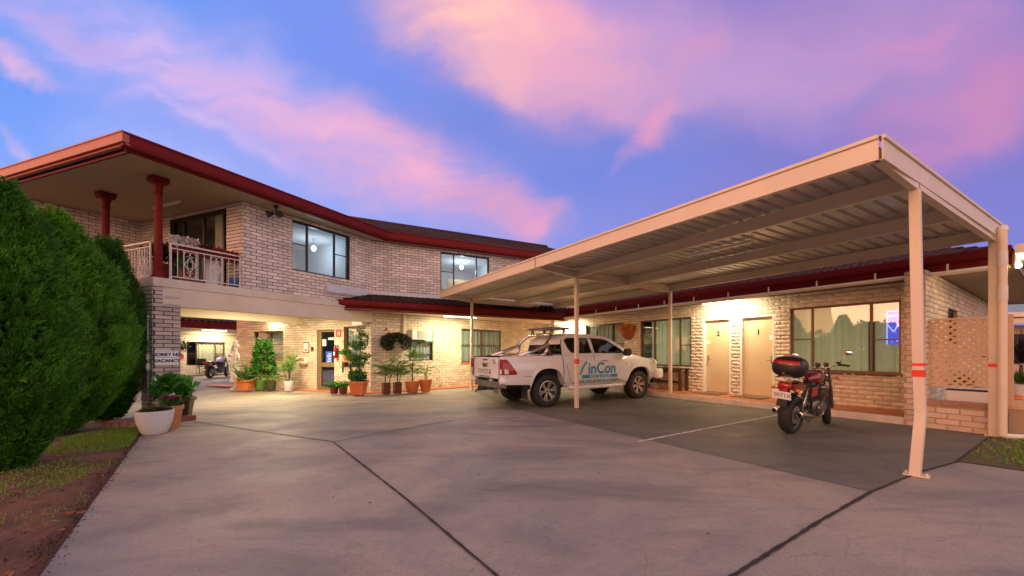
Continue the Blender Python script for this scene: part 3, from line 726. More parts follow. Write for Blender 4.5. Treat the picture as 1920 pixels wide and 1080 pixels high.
    mb.prism([(p[0], p[1]) for p in pts], lambda p, z: Vector((p[0], p[1], z)), -.02, .035); structure(mb.build('reception_path', M_['terra'], fix=True))
ground()
# ------------------------------------------------------------------ two-storey reception block
def reception():
    B = thing('motel_building', 'two storey cream brick motel block with red eaves and a corner balcony over the driveway', 'building', (K.x, K.y, 0))
    # --- upper storey
    o1 = [W_u1.s_(548), W_u1.s_(655.5), W_u1.z_(548, 508), W_u1.z_(548, 409)]
    _, ops = brick_wall('wall', B, W_u1, sWc, sK, Z_SLAB1, Z_SOF, [o1], ('mortar_up', 'brick_up'))
    w = window(B, W_u1, ops[0], (.26, .735), ((0, .55), (2, .53)), 'alu_dark', None, 'glass', 'room_lit', 3.2, zup=.0)
    s0, s1, z0, z1 = ops[0]
    bh = MB(); W_u1.box(bh, s0+.25, s1-.55, z0-.1, z0+.37, -2.1, -1.95); W_u1.box(bh, s0+.16, s0+.25, z0-.1, z0+.31, -2.1, -1.9); bh.build('bed_head', M_['blue'], w, world=True)
    pil = MB(); W_u1.box(pil, s0+.3, s1-.7, z0-.2, z0+.10, -1.93, -1.6); pil.build('bed', M_['white'], w, world=True)
    o2 = [W_u2.s_(826), W_u2.s_(917), W_u2.z_(826, 545), W_u2.z_(826, 472)]
    _, ops2 = brick_wall('wall', B, W_u2, 0, 9.5, Z_SLAB1-.1, Z_SOF, [o2], ('mortar_up', 'brick_up'))
    w2 = window(B, W_u2, ops2[0], (.27, .74), ((0, .5),), 'alu_dark', None, 'glass', 'room_lit', 3.0, zup=.0)
    c = MB(); a, b, z0b, z1b = ops2[0]; W_u2.box(c, a+.62, b-.1, z0b, z0b+.72, -1.6, -1.5); W_u2.box(c, a+.95, b-.35, z0b-.1, z0b+.5, -1.48, -1.4); c.build('cupboard', mat('pine cupboard', (.62, .36, .16), .5), w2, world=True)
    # balcony back and side walls
    ob = [W_bb.s_(425), W_bb.s_(319), Z_SLAB1+.02, W_bb.z_(425, 388)]
    _, ops3 = brick_wall('wall', B, W_bb, 0, 4.6, Z_SLAB1, Z_SOF, [ob], ('mortar_up', 'brick_up'))
    sd = window(B, W_bb, ops3[0], (.10, .44, .80), (), 'alu_dark', [(.12, .30, 'curtain_w')], 'glass', 'room_dark', .85, zdn=.02, fw=.07, label='dark framed sliding door opening onto the balcony')
    Wsd = Wall(W_bb.P(4.6, 0), -u1, (0, 0)); brick_wall('wall', B, Wsd, 0, 2.0, Z_SLAB1, Z_SOF, (), ('mortar_up', 'brick_up'))
    # floor slab, beams and driveway ceiling
    mb = MB(); bl = 4.9
    pA = S0+w1*bl
    mb.prism([S0, K+u1*.0, K+Vector((-.9, .35))*5, pA+u1*6, pA], lambda p, z: Vector((p[0], p[1], z)), Z_SLAB0+.05, Z_SLAB1-.004)
    mb.build('slab', M_['cream'], B, world=True, fix=True)
    mb = MB(); W_u1.box(mb, -.03, sK-.02, Z_SLAB0, Z_SLAB1, -.12, .03); W_bf.box(mb, 0., bl, Z_SLAB0, Z_SLAB1, -.12, .032); mb.build('slab_edge', M_['slab'], B, world=True, bevel=.006)
    mb = MB(); W_u1.box(mb, .13, sK+.25, Z_BEAM, Z_SLAB0-.003, -.22, .012); mb.build('beam', M_['render'], B, world=True)
    mb = MB(); W_u1.box(mb, .13, sK+3.0, Z_BEAM+.02, Z_SLAB0+.045, -3.5, -3.25); mb.build('beam', M_['cream'], B, world=True)
    mb = MB(); W_bf.box(mb, .5, bl, Z_BEAM, Z_SLAB0-.003, -.22, .012); mb.build('beam', M_['render'], B, world=True)
    # corner pier of brick
    Wp = W_u1
    pr = MB()
    p, _ = brick_wall('pier', B, Wp, -.02, .43, 0, Z_SLAB0-.004, (), ('mortar_up', 'brick_post'), course=.088, length=.29, depth=.5)
    Wq = Wall(S0, w1, (0, 0)); brick_wall('pier', B, Wq.off(.022), -.0, .45, 0, Z_SLAB0-.004, (), ('mortar_up', 'brick_post'), length=.29, depth=.02)
    q, _ = brick_wall('pier', B, Wall(S0+w1*4.3, u1, (5, 0)), -.02, .43, 0, Z_SLAB0-.004, (), ('mortar_up', 'brick_up'), depth=.5)
    # --- eaves
    E0 = Vector((-7.86, 7.28)); E1 = Vector((-5.39, 13.06)); E2 = E1+Vector((.88, .47)).normalized()*9.5; EL = E0+Vector((-.946, .323)).normalized()*9
    zt = Z_SOF+.02; band = .25
    IL = EL+u1*12; IE = E2+Vector((-.47, .88))*6
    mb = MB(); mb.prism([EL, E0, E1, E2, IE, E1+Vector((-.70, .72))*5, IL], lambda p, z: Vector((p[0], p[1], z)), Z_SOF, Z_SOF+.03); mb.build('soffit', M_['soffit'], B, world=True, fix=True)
    for a, b, mm in ((E0, E1, 'red_dk'), (E1, E2, 'red')):
        mb = MB(); W = Wall(a, b-a, (0, 0)); L = (b-a).length
        W.box(mb, -.06, L+.03, Z_SOF-.03, zt+.05, -.02, .03); mb.build('fascia', M_[mm], B, world=True, bevel=.004)
        g = MB(); prof = [(.032, zt-.02), (.15, zt+.0), (.165, zt+.06), (.165, zt+band-.04), (.185, zt+band-.03), (.185, zt+band), (.032, zt+band)]
        g.prism(prof, lambda p, t, W=W: W.P(t, p[1], p[0]), -.14 if a is E0 else -.02, L+.08); g.build('gutter', M_['red'], B, world=True, fix=True)
    W = Wall(E0, EL-E0, (0, 0)); L = (EL-E0).length
    mb = MB(); W.box(mb, -.02, L, Z_SOF-.03, Z_SOF+.012, -.02, .02); mb.build('fascia', M_['red'], B, world=True)
    g = MB(); W.box(g, -.16, L, zt+.06, zt+band, .05, .17); W.box(g, -.155, L, zt+.02, zt+.055, .052, .12); W.box(g, -.16, L, zt+band-.02, zt+band+.006, .03, .182)
    for i in range(70): W.box(g, .1+i*.11, .13+i*.11, zt+band-.05, zt+band-.04, .17, .173)
    g.build('gutter', mat('sunset tinted red gutter', (.42, .085, .045), .4, var=.08), B, world=True)  # brighter orange red puts the sunset light on this face into the paint
    # --- tiled roof behind the eaves
    zr = zt+band-.06; rise = 2.15; dd = 6.0
    n2 = Vector((-.47, .88)).normalized(); n1 = Vector((-u1.y, u1.x))
    t1 = (E1-E0).normalized(); t2 = (E2-E1).normalized(); m1 = Vector((-t1.y, t1.x)); m2 = Vector((-t2.y, t2.x))
    mit = (m1+m2); mit = mit/mit.dot(m2)*dd; V = lambda p, z: Vector((p.x, p.y, z))
    R1 = E1+mit; R2 = E2+m2*dd; R0 = E0+m1*dd+t1*dd
    tile_roof('roof', B, V(E1, zr), V(E2, zr), V(R2, zr+rise), V(R1, zr+rise))
    tile_roof('roof', B, V(E0, zr), V(E1, zr), V(R1, zr+rise), V(R0, zr+rise))
    mb = MB(); tl = (EL-E0).normalized()
    mb.add([V(EL, zr), V(E0, zr), V(R0, zr+rise), V(R0+tl*6, zr+rise)], [(0, 1, 2, 3)]); mb.build('roof', M_['tile'], B, world=True)
    mb = MB(); mb.tube([V(R1, zr+rise+.05), V(R2, zr+rise+.05)], .12, 10); mb.tube([V(R1, zr+rise+.05), V(R0, zr+rise+.05)], .12, 10)
    mb.build('ridge_cap', M_['tile'], B, world=True, smooth=True)
    # vent pipe
    # --- red columns on the balcony
    for a, b in ((.14, .12), (2.38, .13)):
        p = S0+w1*a+u1*b
        mb = MB(); z0, z1 = Z_SLAB1, Z_SOF
        mb.lathe([(.125, 0), (.125, .04), (.10, .08), (.078, .18)], (p.x, p.y, z0), 24)
        pr = []; n = 16
        vs = []; seg = 64
        for k, (z, rr) in enumerate(((.16, .074), (1.0, .070), (z1-z0-.36, .065))):
            for i in range(seg):
                t = 2*PI*i/seg; q = rr*(1-.09*(.5+.5*math.cos(t*16))); vs.append((p.x+q*math.cos(t), p.y+q*math.sin(t), z0+z))
        mb.add(vs, [(k*seg+i, k*seg+(i+1) % seg, (k+1)*seg+(i+1) % seg, (k+1)*seg+i) for k in range(2) for i in range(seg)])
        h = z1-z0
        mb.lathe([(.065, h-.37), (.080, h-.35), (.080, h-.32), (.068, h-.30), (.075, h-.22), (.10, h-.13), (.118, h-.10)], (p.x, p.y, z0), 24)
        mb.box((p.x, p.y, z1-.05), (.275, .275, .10), math.atan2(w1.y, w1.x)); mb.box((p.x, p.y, z1-.115), (.235, .235, .035), math.atan2(w1.y, w1.x))
        mb.build('column', M_['red_dk'] if a > 1 else M_['red'], B, world=True, auto=35, smooth=True)
    # --- balcony railing
    def rail(W, a0, a1, motifs):
        mb = MB(); o = -.06; zb, ztp = Z_SLAB1+.07, Z_SLAB1+.80
        mb.bar(W.P(a0, zb, o), W.P(a1, zb, o), .025, .02); mb.bar(W.P(a0, ztp-.10, o), W.P(a1, ztp-.10, o), .025, .02); mb.bar(W.P(a0, ztp, o), W.P(a1, ztp, o), .05, .03)
        n = int((a1-a0)/.115)
        for i in range(n+1):
            a = a0+(a1-a0)*i/n
            if any(abs(a-m) < .10 for m in motifs): continue
            mb.bar(W.P(a, zb, o), W.P(a, ztp-.1, o), .011)
        for m in motifs:
            zc = (zb+ztp-.1)/2; hh = (ztp-.1-zb)/2
            mb.bar(W.P(m-.11, zb, o), W.P(m-.11, ztp-.1, o), .014); mb.bar(W.P(m+.11, zb, o), W.P(m+.11, ztp-.1, o), .014)
            for sg in (-1, 1):
                mb.bar(W.P(m, zc+hh*.55, o), W.P(m+.10*sg, zc, o), .012); mb.bar(W.P(m+.10*sg, zc, o), W.P(m, zc-hh*.55, o), .012)
                for sv in (-1, 1):
                    mb.tube([W.P(m+sg*(.05+.045*math.cos(t)), zc+sv*(hh*.75+.055*math.sin(t)), o) for t in [i*PI*1.6/10 for i in range(11)]], .006, 6)
            mb.tube([W.P(m+.05*math.cos(t), zc+.09*math.sin(t), o) for t in [i*2*PI/16 for i in range(16)]], .006, 6, closed=True)
        for a in (a0, a1): mb.bar(W.P(a, Z_SLAB1, o), W.P(a, ztp, o), .03)
        mb.build('railing', M_['white_dirty'], B, world=True)
    rail(W_bf, .3, 2.25, (.62, 1.5)); rail(W_bf, 2.5, 4.6, (3.0,)); rail(W_u1, .28, sWc-.03, (.62, 1.12))
    # --- skirt roof over the reception front
    pa = AT(608, 577, 11.9); Pa = Vector((pa.x, pa.y)); zq = 2.74
    ed = Vector((.856, .517)).normalized(); Pb = Pa+ed*9
    W = Wall(Pa, ed); L = 9.0
    mb = MB(); W.box(mb, 0, L, zq, zq+.20, -.03, .0); mb.build('fascia', M_['red_dk'], B, world=True)
    g = MB(); g.prism([(.004, zq+.13), (.11, zq+.15), (.125, zq+.19), (.125, zq+.315), (.004, zq+.315)], lambda p, t: W.P(t, p[1], p[0]), -.10, L); g.build('gutter', M_['red'], B, world=True, fix=True)
    mb = MB(); Wl = W_u1; mb.bar(V(Pa, zq+.16)+Vector((-.02, 0, 0)), V(Pa, zq+.16)-Vector((W_u1.n.x, W_u1.n.y, 0))*.2, .03, .3); mb.build('fascia', M_['red_dk'], B, world=True)
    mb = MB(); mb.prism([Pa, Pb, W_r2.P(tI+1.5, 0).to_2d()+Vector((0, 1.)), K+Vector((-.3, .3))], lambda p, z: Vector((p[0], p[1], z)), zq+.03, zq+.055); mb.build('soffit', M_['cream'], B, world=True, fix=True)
    tile_roof('roof', B, V(Pa, zq+.30), V(Pb, zq+.30), W_u2.P(8.3, 3.32, .02), W_u2.P(-.05, 3.32, .02))
    mb = MB(); W_u2.box(mb, 0, 8.5, 3.24, 3.46, -.01, .05); sa = W_u1.s_(611); W_u1.box(mb, sa, sK-.02, 3.24, 3.46, -.01, .052); mb.build('flashing', M_['flash'], B, world=True)
    mb = MB(); mb.add([V(Pa, zq+.31), W_u2.P(-.03, 3.33, .03), W_u1.P(sa, 3.30, .03)], [(0, 1, 2)]); mb.build('roof', M_['tile'], B, world=True)
    # --- ground storey: front with the office door
    op = [[W_r1.s_(b), W_r1.s_(a), z0, z1] for a, b, z0, z1 in ((476, 531, W_r1.z_(531, 671), W_r1.z_(531, 622)), (594, 627, .03, W_r1.z_(610, 618)), (645, 676.5, W_r1.z_(660, 690), W_r1.z_(660, 612)))]
    _, o = brick_wall('wall', B, W_r1, 0, 7.0, 0, Z_SLAB0+.0, op)
    window(B, W_r1, o[0], (.5,), ((0, .52), (1, .52)), 'alu_bronze', [(.0, 1., 'blind')], room='room_dark', sill='terra')
    window(B, W_r1, o[2], (), ((0, .5),), 'alu_bronze', [(0, 1, 'blind')], room='room_dark')
    s0, s1, z0, z1 = o[1]; mb = MB(); fw = .075; zm = z0+.86
    for a, b, c, d in ((s0, s0+fw, z0, z1), (s1-fw*1.9, s1, z0, z1), (s0+fw, s1-fw*1.9, z1-fw, z1), (s0+fw, s1-fw*1.9, z0, z0+.14), (s0+fw, s1-fw*1.9, zm, zm+.16)): W_r1.box(mb, a, b, c, d, -.13, -.06)
    dr = mb.build('door', mat('bronze door frame', (.30, .22, .12), .4, metal=.4), B, world=True); dr['label'] = 'glazed office door in a bronze frame'
    g = MB(); W_r1.box(g, s0+fw, s1-fw, z0+.1, z1-fw, -.10, -.095); g.build('pane', M_['glass'], dr, world=True)
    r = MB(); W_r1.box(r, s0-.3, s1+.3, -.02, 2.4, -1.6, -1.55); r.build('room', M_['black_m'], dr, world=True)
    n = MB(); c = s0+(s1-s0)*.42; W_r1.box(n, c-.15, c+.15, z0+.98, z0+1.42, -.09, -.084); n.build('notice', M_['blue_sign'], dr, world=True)
    for i, hh in enumerate((1.36, 1.30, 1.2, 1.14, 1.08)):
        pass
    n = MB()
    for i in range(6): W_r1.box(n, c-.12+.02*(i % 2), c+.10-.03*(i % 3), z0+1.05+i*.055, z0+1.07+i*.055, -.084, -.082)
    n.build('lettering', M_['white'], dr, world=True)
    n = MB(); W_r1.box(n, s1-.36, s1-.18, z0+1.62, z0+1.86, -.09, -.084); W_r1.box(n, s0+.12, s0+.40, z0+1.84, z0+1.92, -.09, -.084); n.build('notice', M_['white'], dr, world=True)
    h = MB(); h.tube([W_r1.P(s0+.05, z0+.95, -.06), W_r1.P(s0+.05, z0+.95, -.01), W_r1.P(s0+.05, z0+1.15, -.01), W_r1.P(s0+.05, z0+1.15, -.06)], .012, 8); h.build('handle', M_['chrome'], dr, world=True)
    # oblique wall with the shop window
    op = [[W_r2.s_(766), W_r2.s_(811.5), W_r2.z_(790, 675), W_r2.z_(790, 615)], [W_r2.s_(865), W_r2.s_(940), W_r2.z_(865, 679), W_r2.z_(865, 617.5)]]
    _, o = brick_wall('wall', B, W_r2, 0, tI+.2, 0, Z_SLAB0-.03, op, course=.098)
    s0, s1, z0, z1 = o[0]; zm = z0+(z1-z0)*.64
    window(B, W_r2, (s0, s1, z0, zm), (), ((0, .32),), 'alu_dark', [(0, 1, 'blind')], room='room_dark', fw=.035, label='window below an air conditioner')
    p = MB(); W_r2.box(p, s0, s1, zm+.003, z1, -.12, -.03); p.build('infill_panel', M_['cream'], B, world=True)
    window(B, W_r2, o[1], (.5,), ((0, .52), (1, .52)), 'alu_bronze', [(.0, .5, 'blind'), (.5, 1., 'blind')], room='room_dark', sill='terra')
    # down pipe
    mb = MB(); a = W_r2.s_(757); W_r2.box(mb, a-.05, a+.05, 1.9, Z_SLAB0-.05, .012, .08); mb.build('downpipe', M_['cream'], B, world=True)
    # driveway lights on the ceiling
    c = S0+u1*3.2+Vector((-u1.y, u1.x))*1.6
    dirv = Vector((u1.x, u1.y, 0))*.6
    tube_light('lit tube light under the driveway ceiling behind the front beam', V(c, Z_SLAB0-.04)-dirv, V(c, Z_SLAB0-.04)+dirv, 215, group='tube lights')
    c2 = S0+u1*5.2+Vector((-u1.y, u1.x))*4.6
    tube_light('lit tube light under the driveway ceiling deeper in past the second beam', V(c2, Z_SLAB0-.04)-dirv, V(c2, Z_SLAB0-.04)+dirv, 150, group='tube lights')
    # room lamps seen through the upper windows
    def bulb(W, s, z, o, lab, e):
        p = W.P(s, z, o); t = thing('ceiling_lamp', lab, 'ceiling lamp', p, 0, 'lamps inside upstairs rooms')
        m = MB(); m.ell((0, 0, 0), (.07, .07, .08), nu=14, nv=10); m.build('globe', M_['tube_w'], t, smooth=True)
        m = MB(); m.lathe([(.03, .07), (.05, .10), (.05, .14), (.01, .15)], seg=12); m.tube([(0, 0, .14), (0, 0, .40)], .006, 6); m.build('fitting', M_['fitting'], t)
        l = bpy.data.lights.new('bulb', 'POINT'); l.energy = e; l.shadow_soft_size = .1; l.color = (.62, .80, 1.); ob = bpy.data.objects.new('bulb', l); COL.objects.link(ob); ob.location = p+Vector((0, 0, -.16))
    s0, s1, z0, z1 = ops[0]; bulb(W_u1, s0+(s1-s0)*.80, z0+(z1-z0)*.78, -1.3, 'bare lit bulb inside the blue white upstairs room', 15)
    s0, s1, z0, z1 = ops2[0]; bulb(W_u2, s0+(s1-s0)*.60, z1-.22, -1.2, 'lit lamp inside the far upstairs room with a pine cupboard', 24)
    return B, o
REC, R2OPS = reception()
# verandah tubes under the skirt roof and along the rooms
EDG = Vector((.856, .517, 0)).normalized()
pl = AT(832, 593, 14.0); tube_light('lit tube light under the skirt roof above the shop window', pl, pl+EDG*1.25, 125, down=Vector((.35, .35, -1)), group='tube lights')

# ------------------------------------------------------------------ wing with the rooms behind the carport
def wing():
    B = thing('motel_wing', 'single storey cream brick row of motel rooms with red fascia behind the carport', 'building', CP(1, 6.32))
    W = W_wing; zt = 2.93
    s = lambda px: W.s_(px)
    dz = lambda px, py: W.z_(px, py)
    bw = [s(1690), s(1482), dz(1600, 699), dz(1600, 570.5)]
    d1 = [s(1452.5), s(1388), STEP, dz(1420, 592.5)]; d2 = [s(1371), s(1318), STEP, dz(1340, 599)]
    w2 = [s(1296), s(1200.5), dz(1250, 684), dz(1250, 599.5)]; w3 = [s(1170), s(1099), dz(1130, 680), dz(1130, 608.5)]
    d3 = [s(1083), s(1063), STEP, dz(1070, 619)]; d4 = [s(1060), s(1043), STEP, dz(1050, 621)]
    w4 = [s(1022), s(1005), dz(1013, 650), dz(1013, 618)]
    ops_in = [bw, d1, d2, w2, w3, d3, d4, w4]
    far = s(1095)
    # smooth painted wall above and rough split-face bricks on the near bays
    _, o = brick_wall('wall', B, W, .78, aI+.4, STEP-.15, zt, ops_in, ('mortar_low', 'brick_rough'), course=.102, length=.30, relief=.015, rough=.020)
    bw, d1, d2, w2, w3, d3, d4, w4 = o
    d1[2:], d2[2:]
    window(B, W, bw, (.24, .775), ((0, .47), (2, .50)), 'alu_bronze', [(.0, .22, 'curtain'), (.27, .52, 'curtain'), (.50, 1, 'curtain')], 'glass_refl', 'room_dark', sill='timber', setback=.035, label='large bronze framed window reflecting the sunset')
    window(B, W, w2, (.22, .72), ((0, .44), (2, .44)), 'alu_bronze', [(.06, .80, 'curtain'), ], 'glass', 'room_dark')
    window(B, W, w3, (.3, .72), ((0, .5), (2, .45)), 'alu_dark', [(0, .3, 'curtain_w'), (.3, 1, 'blind')], 'glass', 'room_dark')
    window(B, W, w4, (), (), 'alu_dark', None, 'glass', 'room_dark')
    fx = lambda q: (q[0], q[1], STEP, q[3])
    door(B, W, fx(d1), num='1', cards=((.10, 1.66, .16, .12),), handle=.12); door(B, W, fx(d2), num='2', cards=((.86, 1.56, .13, .10),), handle=.86)
    door(B, W, fx(d3), handle=.86); door(B, W, fx(d4), handle=.2)
    # pier and end wall
    Wp = Wall(CP(.70, 5.0), d_al); brick_wall('pier', B, Wp, -.27, .02, 0, zt, (), ('mortar_low', 'brick_pier'), course=.102, length=.30, depth=1.3)
    Ws = Wall(CP(.72, 5.0), e_pp, CP(3, 5.0).to_2d()); brick_wall('pier', B, Ws, 0, 1.35, 0, zt, (), ('mortar_low', 'brick_pier'), course=.102, length=.30, depth=.02, back=False)
    We = Wall(CP(.43, 5.0), e_pp, CP(-3, 5.0).to_2d()); brick_wall('wall', B, We, 0, 9, 0, zt, [[2.0, 3.2, 1.6, 2.35]], ('mortar_low', 'brick_low'), course=.098, length=.29)
    window(B, We, (2.0, 3.2, 1.6, 2.35), (.5,), (), 'alu_dark', None, 'glass', 'room_dark')
    # eaves
    pe = 5.62; Wf = Wall(CP(0, pe), d_al); a0, a1 = -.55, aI+1
    zb = 2.93
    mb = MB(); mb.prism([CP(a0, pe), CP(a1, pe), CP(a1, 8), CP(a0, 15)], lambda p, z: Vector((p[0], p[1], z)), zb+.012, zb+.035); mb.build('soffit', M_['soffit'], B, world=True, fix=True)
    mb = MB(); Wf.box(mb, a0, a1, zb, zb+.18, -.03, 0); mb.build('fascia', M_['red'], B, world=True)
    g = MB(); g.prism([(.004, zb+.15), (.10, zb+.16), (.12, zb+.19), (.12, zb+.32), (.004, zb+.32)], lambda p, t: Wf.P(t, p[1], p[0]), a0, a1); g.build('gutter', M_['red_dk'], B, world=True, fix=True)
    tile_roof('roof', B, CP(a0, pe+.10, zb+.27), CP(a1, pe+.10, zb+.27), CP(a1, 9.6, zb+1.55), CP(a0+3.4, 9.6, zb+1.55), pitch=.3)
    Wg = Wall(CP(a0, pe), e_pp, CP(a0-3, pe).to_2d()); mb = MB(); Wg.box(mb, 0, 9, zb, zb+.22, 0, .03); mb.build('fascia', mat('brown stained barge board', (.24, .13, .07), .5, var=.2), B, world=True)
    mb = MB(); Wg.box(mb, -.1, 9, zb+.16, zb+.32, .034, .13); mb.build('gutter', M_['cream'], B, world=True)
    mb = MB(); mb.add([CP(a0, pe-.05, zb+.30), CP(a0, 14.6, zb+.30), CP(a0+3.4, 9.6, zb+1.55)], [(0, 1, 2)]); mb.build('roof', M_['tile'], B, world=True)
    # conduit pipe slung under the gutter, with hooks
    mb = MB(); mb.tube([CP(-.42, pe-.20, zb-.05), CP(6, pe-.20, zb-.06), CP(aI, pe-.15, zb-.07)], .042, 12); p = mb.build('pipe', M_['cream'], B, world=True, smooth=True)
    for i in range(14):
        mb = MB(); q = CP(.2+i*1.05, pe-.24, zb-.03); mb.box(q+Vector((0, 0, .06)), (.012, .03, .16), .6); mb.bar(q+Vector((0, 0, -.01)), q+Vector((.035, .025, -.06)), .01); mb.build('hook', M_['white'], p, world=True)
    return o
WOPS = wing()
def wing_tube(pxa, pxb, lab, e, zt=2.84):
    W = Wall(CP(0, 5.80), d_al); a, b = W.s_(pxb), W.s_(pxa)
    tube_light(lab, W.P(a, zt), W.P(b, zt), e, down=Vector((e_pp.x*.45, e_pp.y*.45, -1)), group='tube lights')
wing_tube(1318, 1392, 'lit tube light under the eave above doors 1 and 2', 66)
wing_tube(1040, 1075, 'lit tube light under the eave at the inner corner past the ute', 105, 2.70)

# ------------------------------------------------------------------ far wing seen through the driveway
def far_wing():
    p0 = Vector((-21.3, 21.6)); W = Wall(p0, (.45, .89), (0, 0)); W.p = p0
    B = thing('motel_wing', 'distant single storey brick wing with a red fascia seen through the driveway', 'building', (p0.x, p0.y, 0))
    zw = 2.75
    op = [[W.s_(350), W.s_(422), W.z_(385, 684), W.z_(385, 641)], [W.s_(434), W.s_(447), .12, W.z_(440, 645)]]
    _, o = brick_wall('wall', B, W, -3, 13, 0, zw, op, length=.30, course=.10)
    window(B, W, o[0], (.26, .75), ((0, .5), (2, .5)), 'alu_bronze', [(.25, 1, 'curtain_w')])
    door(B, W, o[1])
    Wf = W.off(1.0); mb = MB(); Wf.box(mb, -3, 13, zw+.03, zw+.42, -.02, .05); mb.build('fascia', M_['red'], B, world=True)
    mb = MB(); Wf.box(mb, -3, 13, zw, zw+.028, -1.2, 0); mb.build('soffit', M_['cream'], B, world=True)
    mb = MB(); W.box(mb, -3, 13, zw-.28, zw-.003, .012, .10); mb.build('beam', M_['cream'], B, world=True)
    tile_roof('roof', B, Wf.P(-3, zw+.42), Wf.P(13, zw+.42), Wf.P(13, zw+1.5, -3.5), Wf.P(-3, zw+1.5, -3.5), pitch=.3)
    mb = MB(); W.box(mb, -3, 13, -.02, .10, 0.012, 1.2); structure(mb.build('far_walkway', M_['concrete']))
    a = W.s_(392); tube_light('lit tube light under the eave of the distant wing', W.P(a-.6, zw-.06, .7), W.P(a+.6, zw-.06, .7), 110, group='tube lights')
    return W
W_far = far_wing()
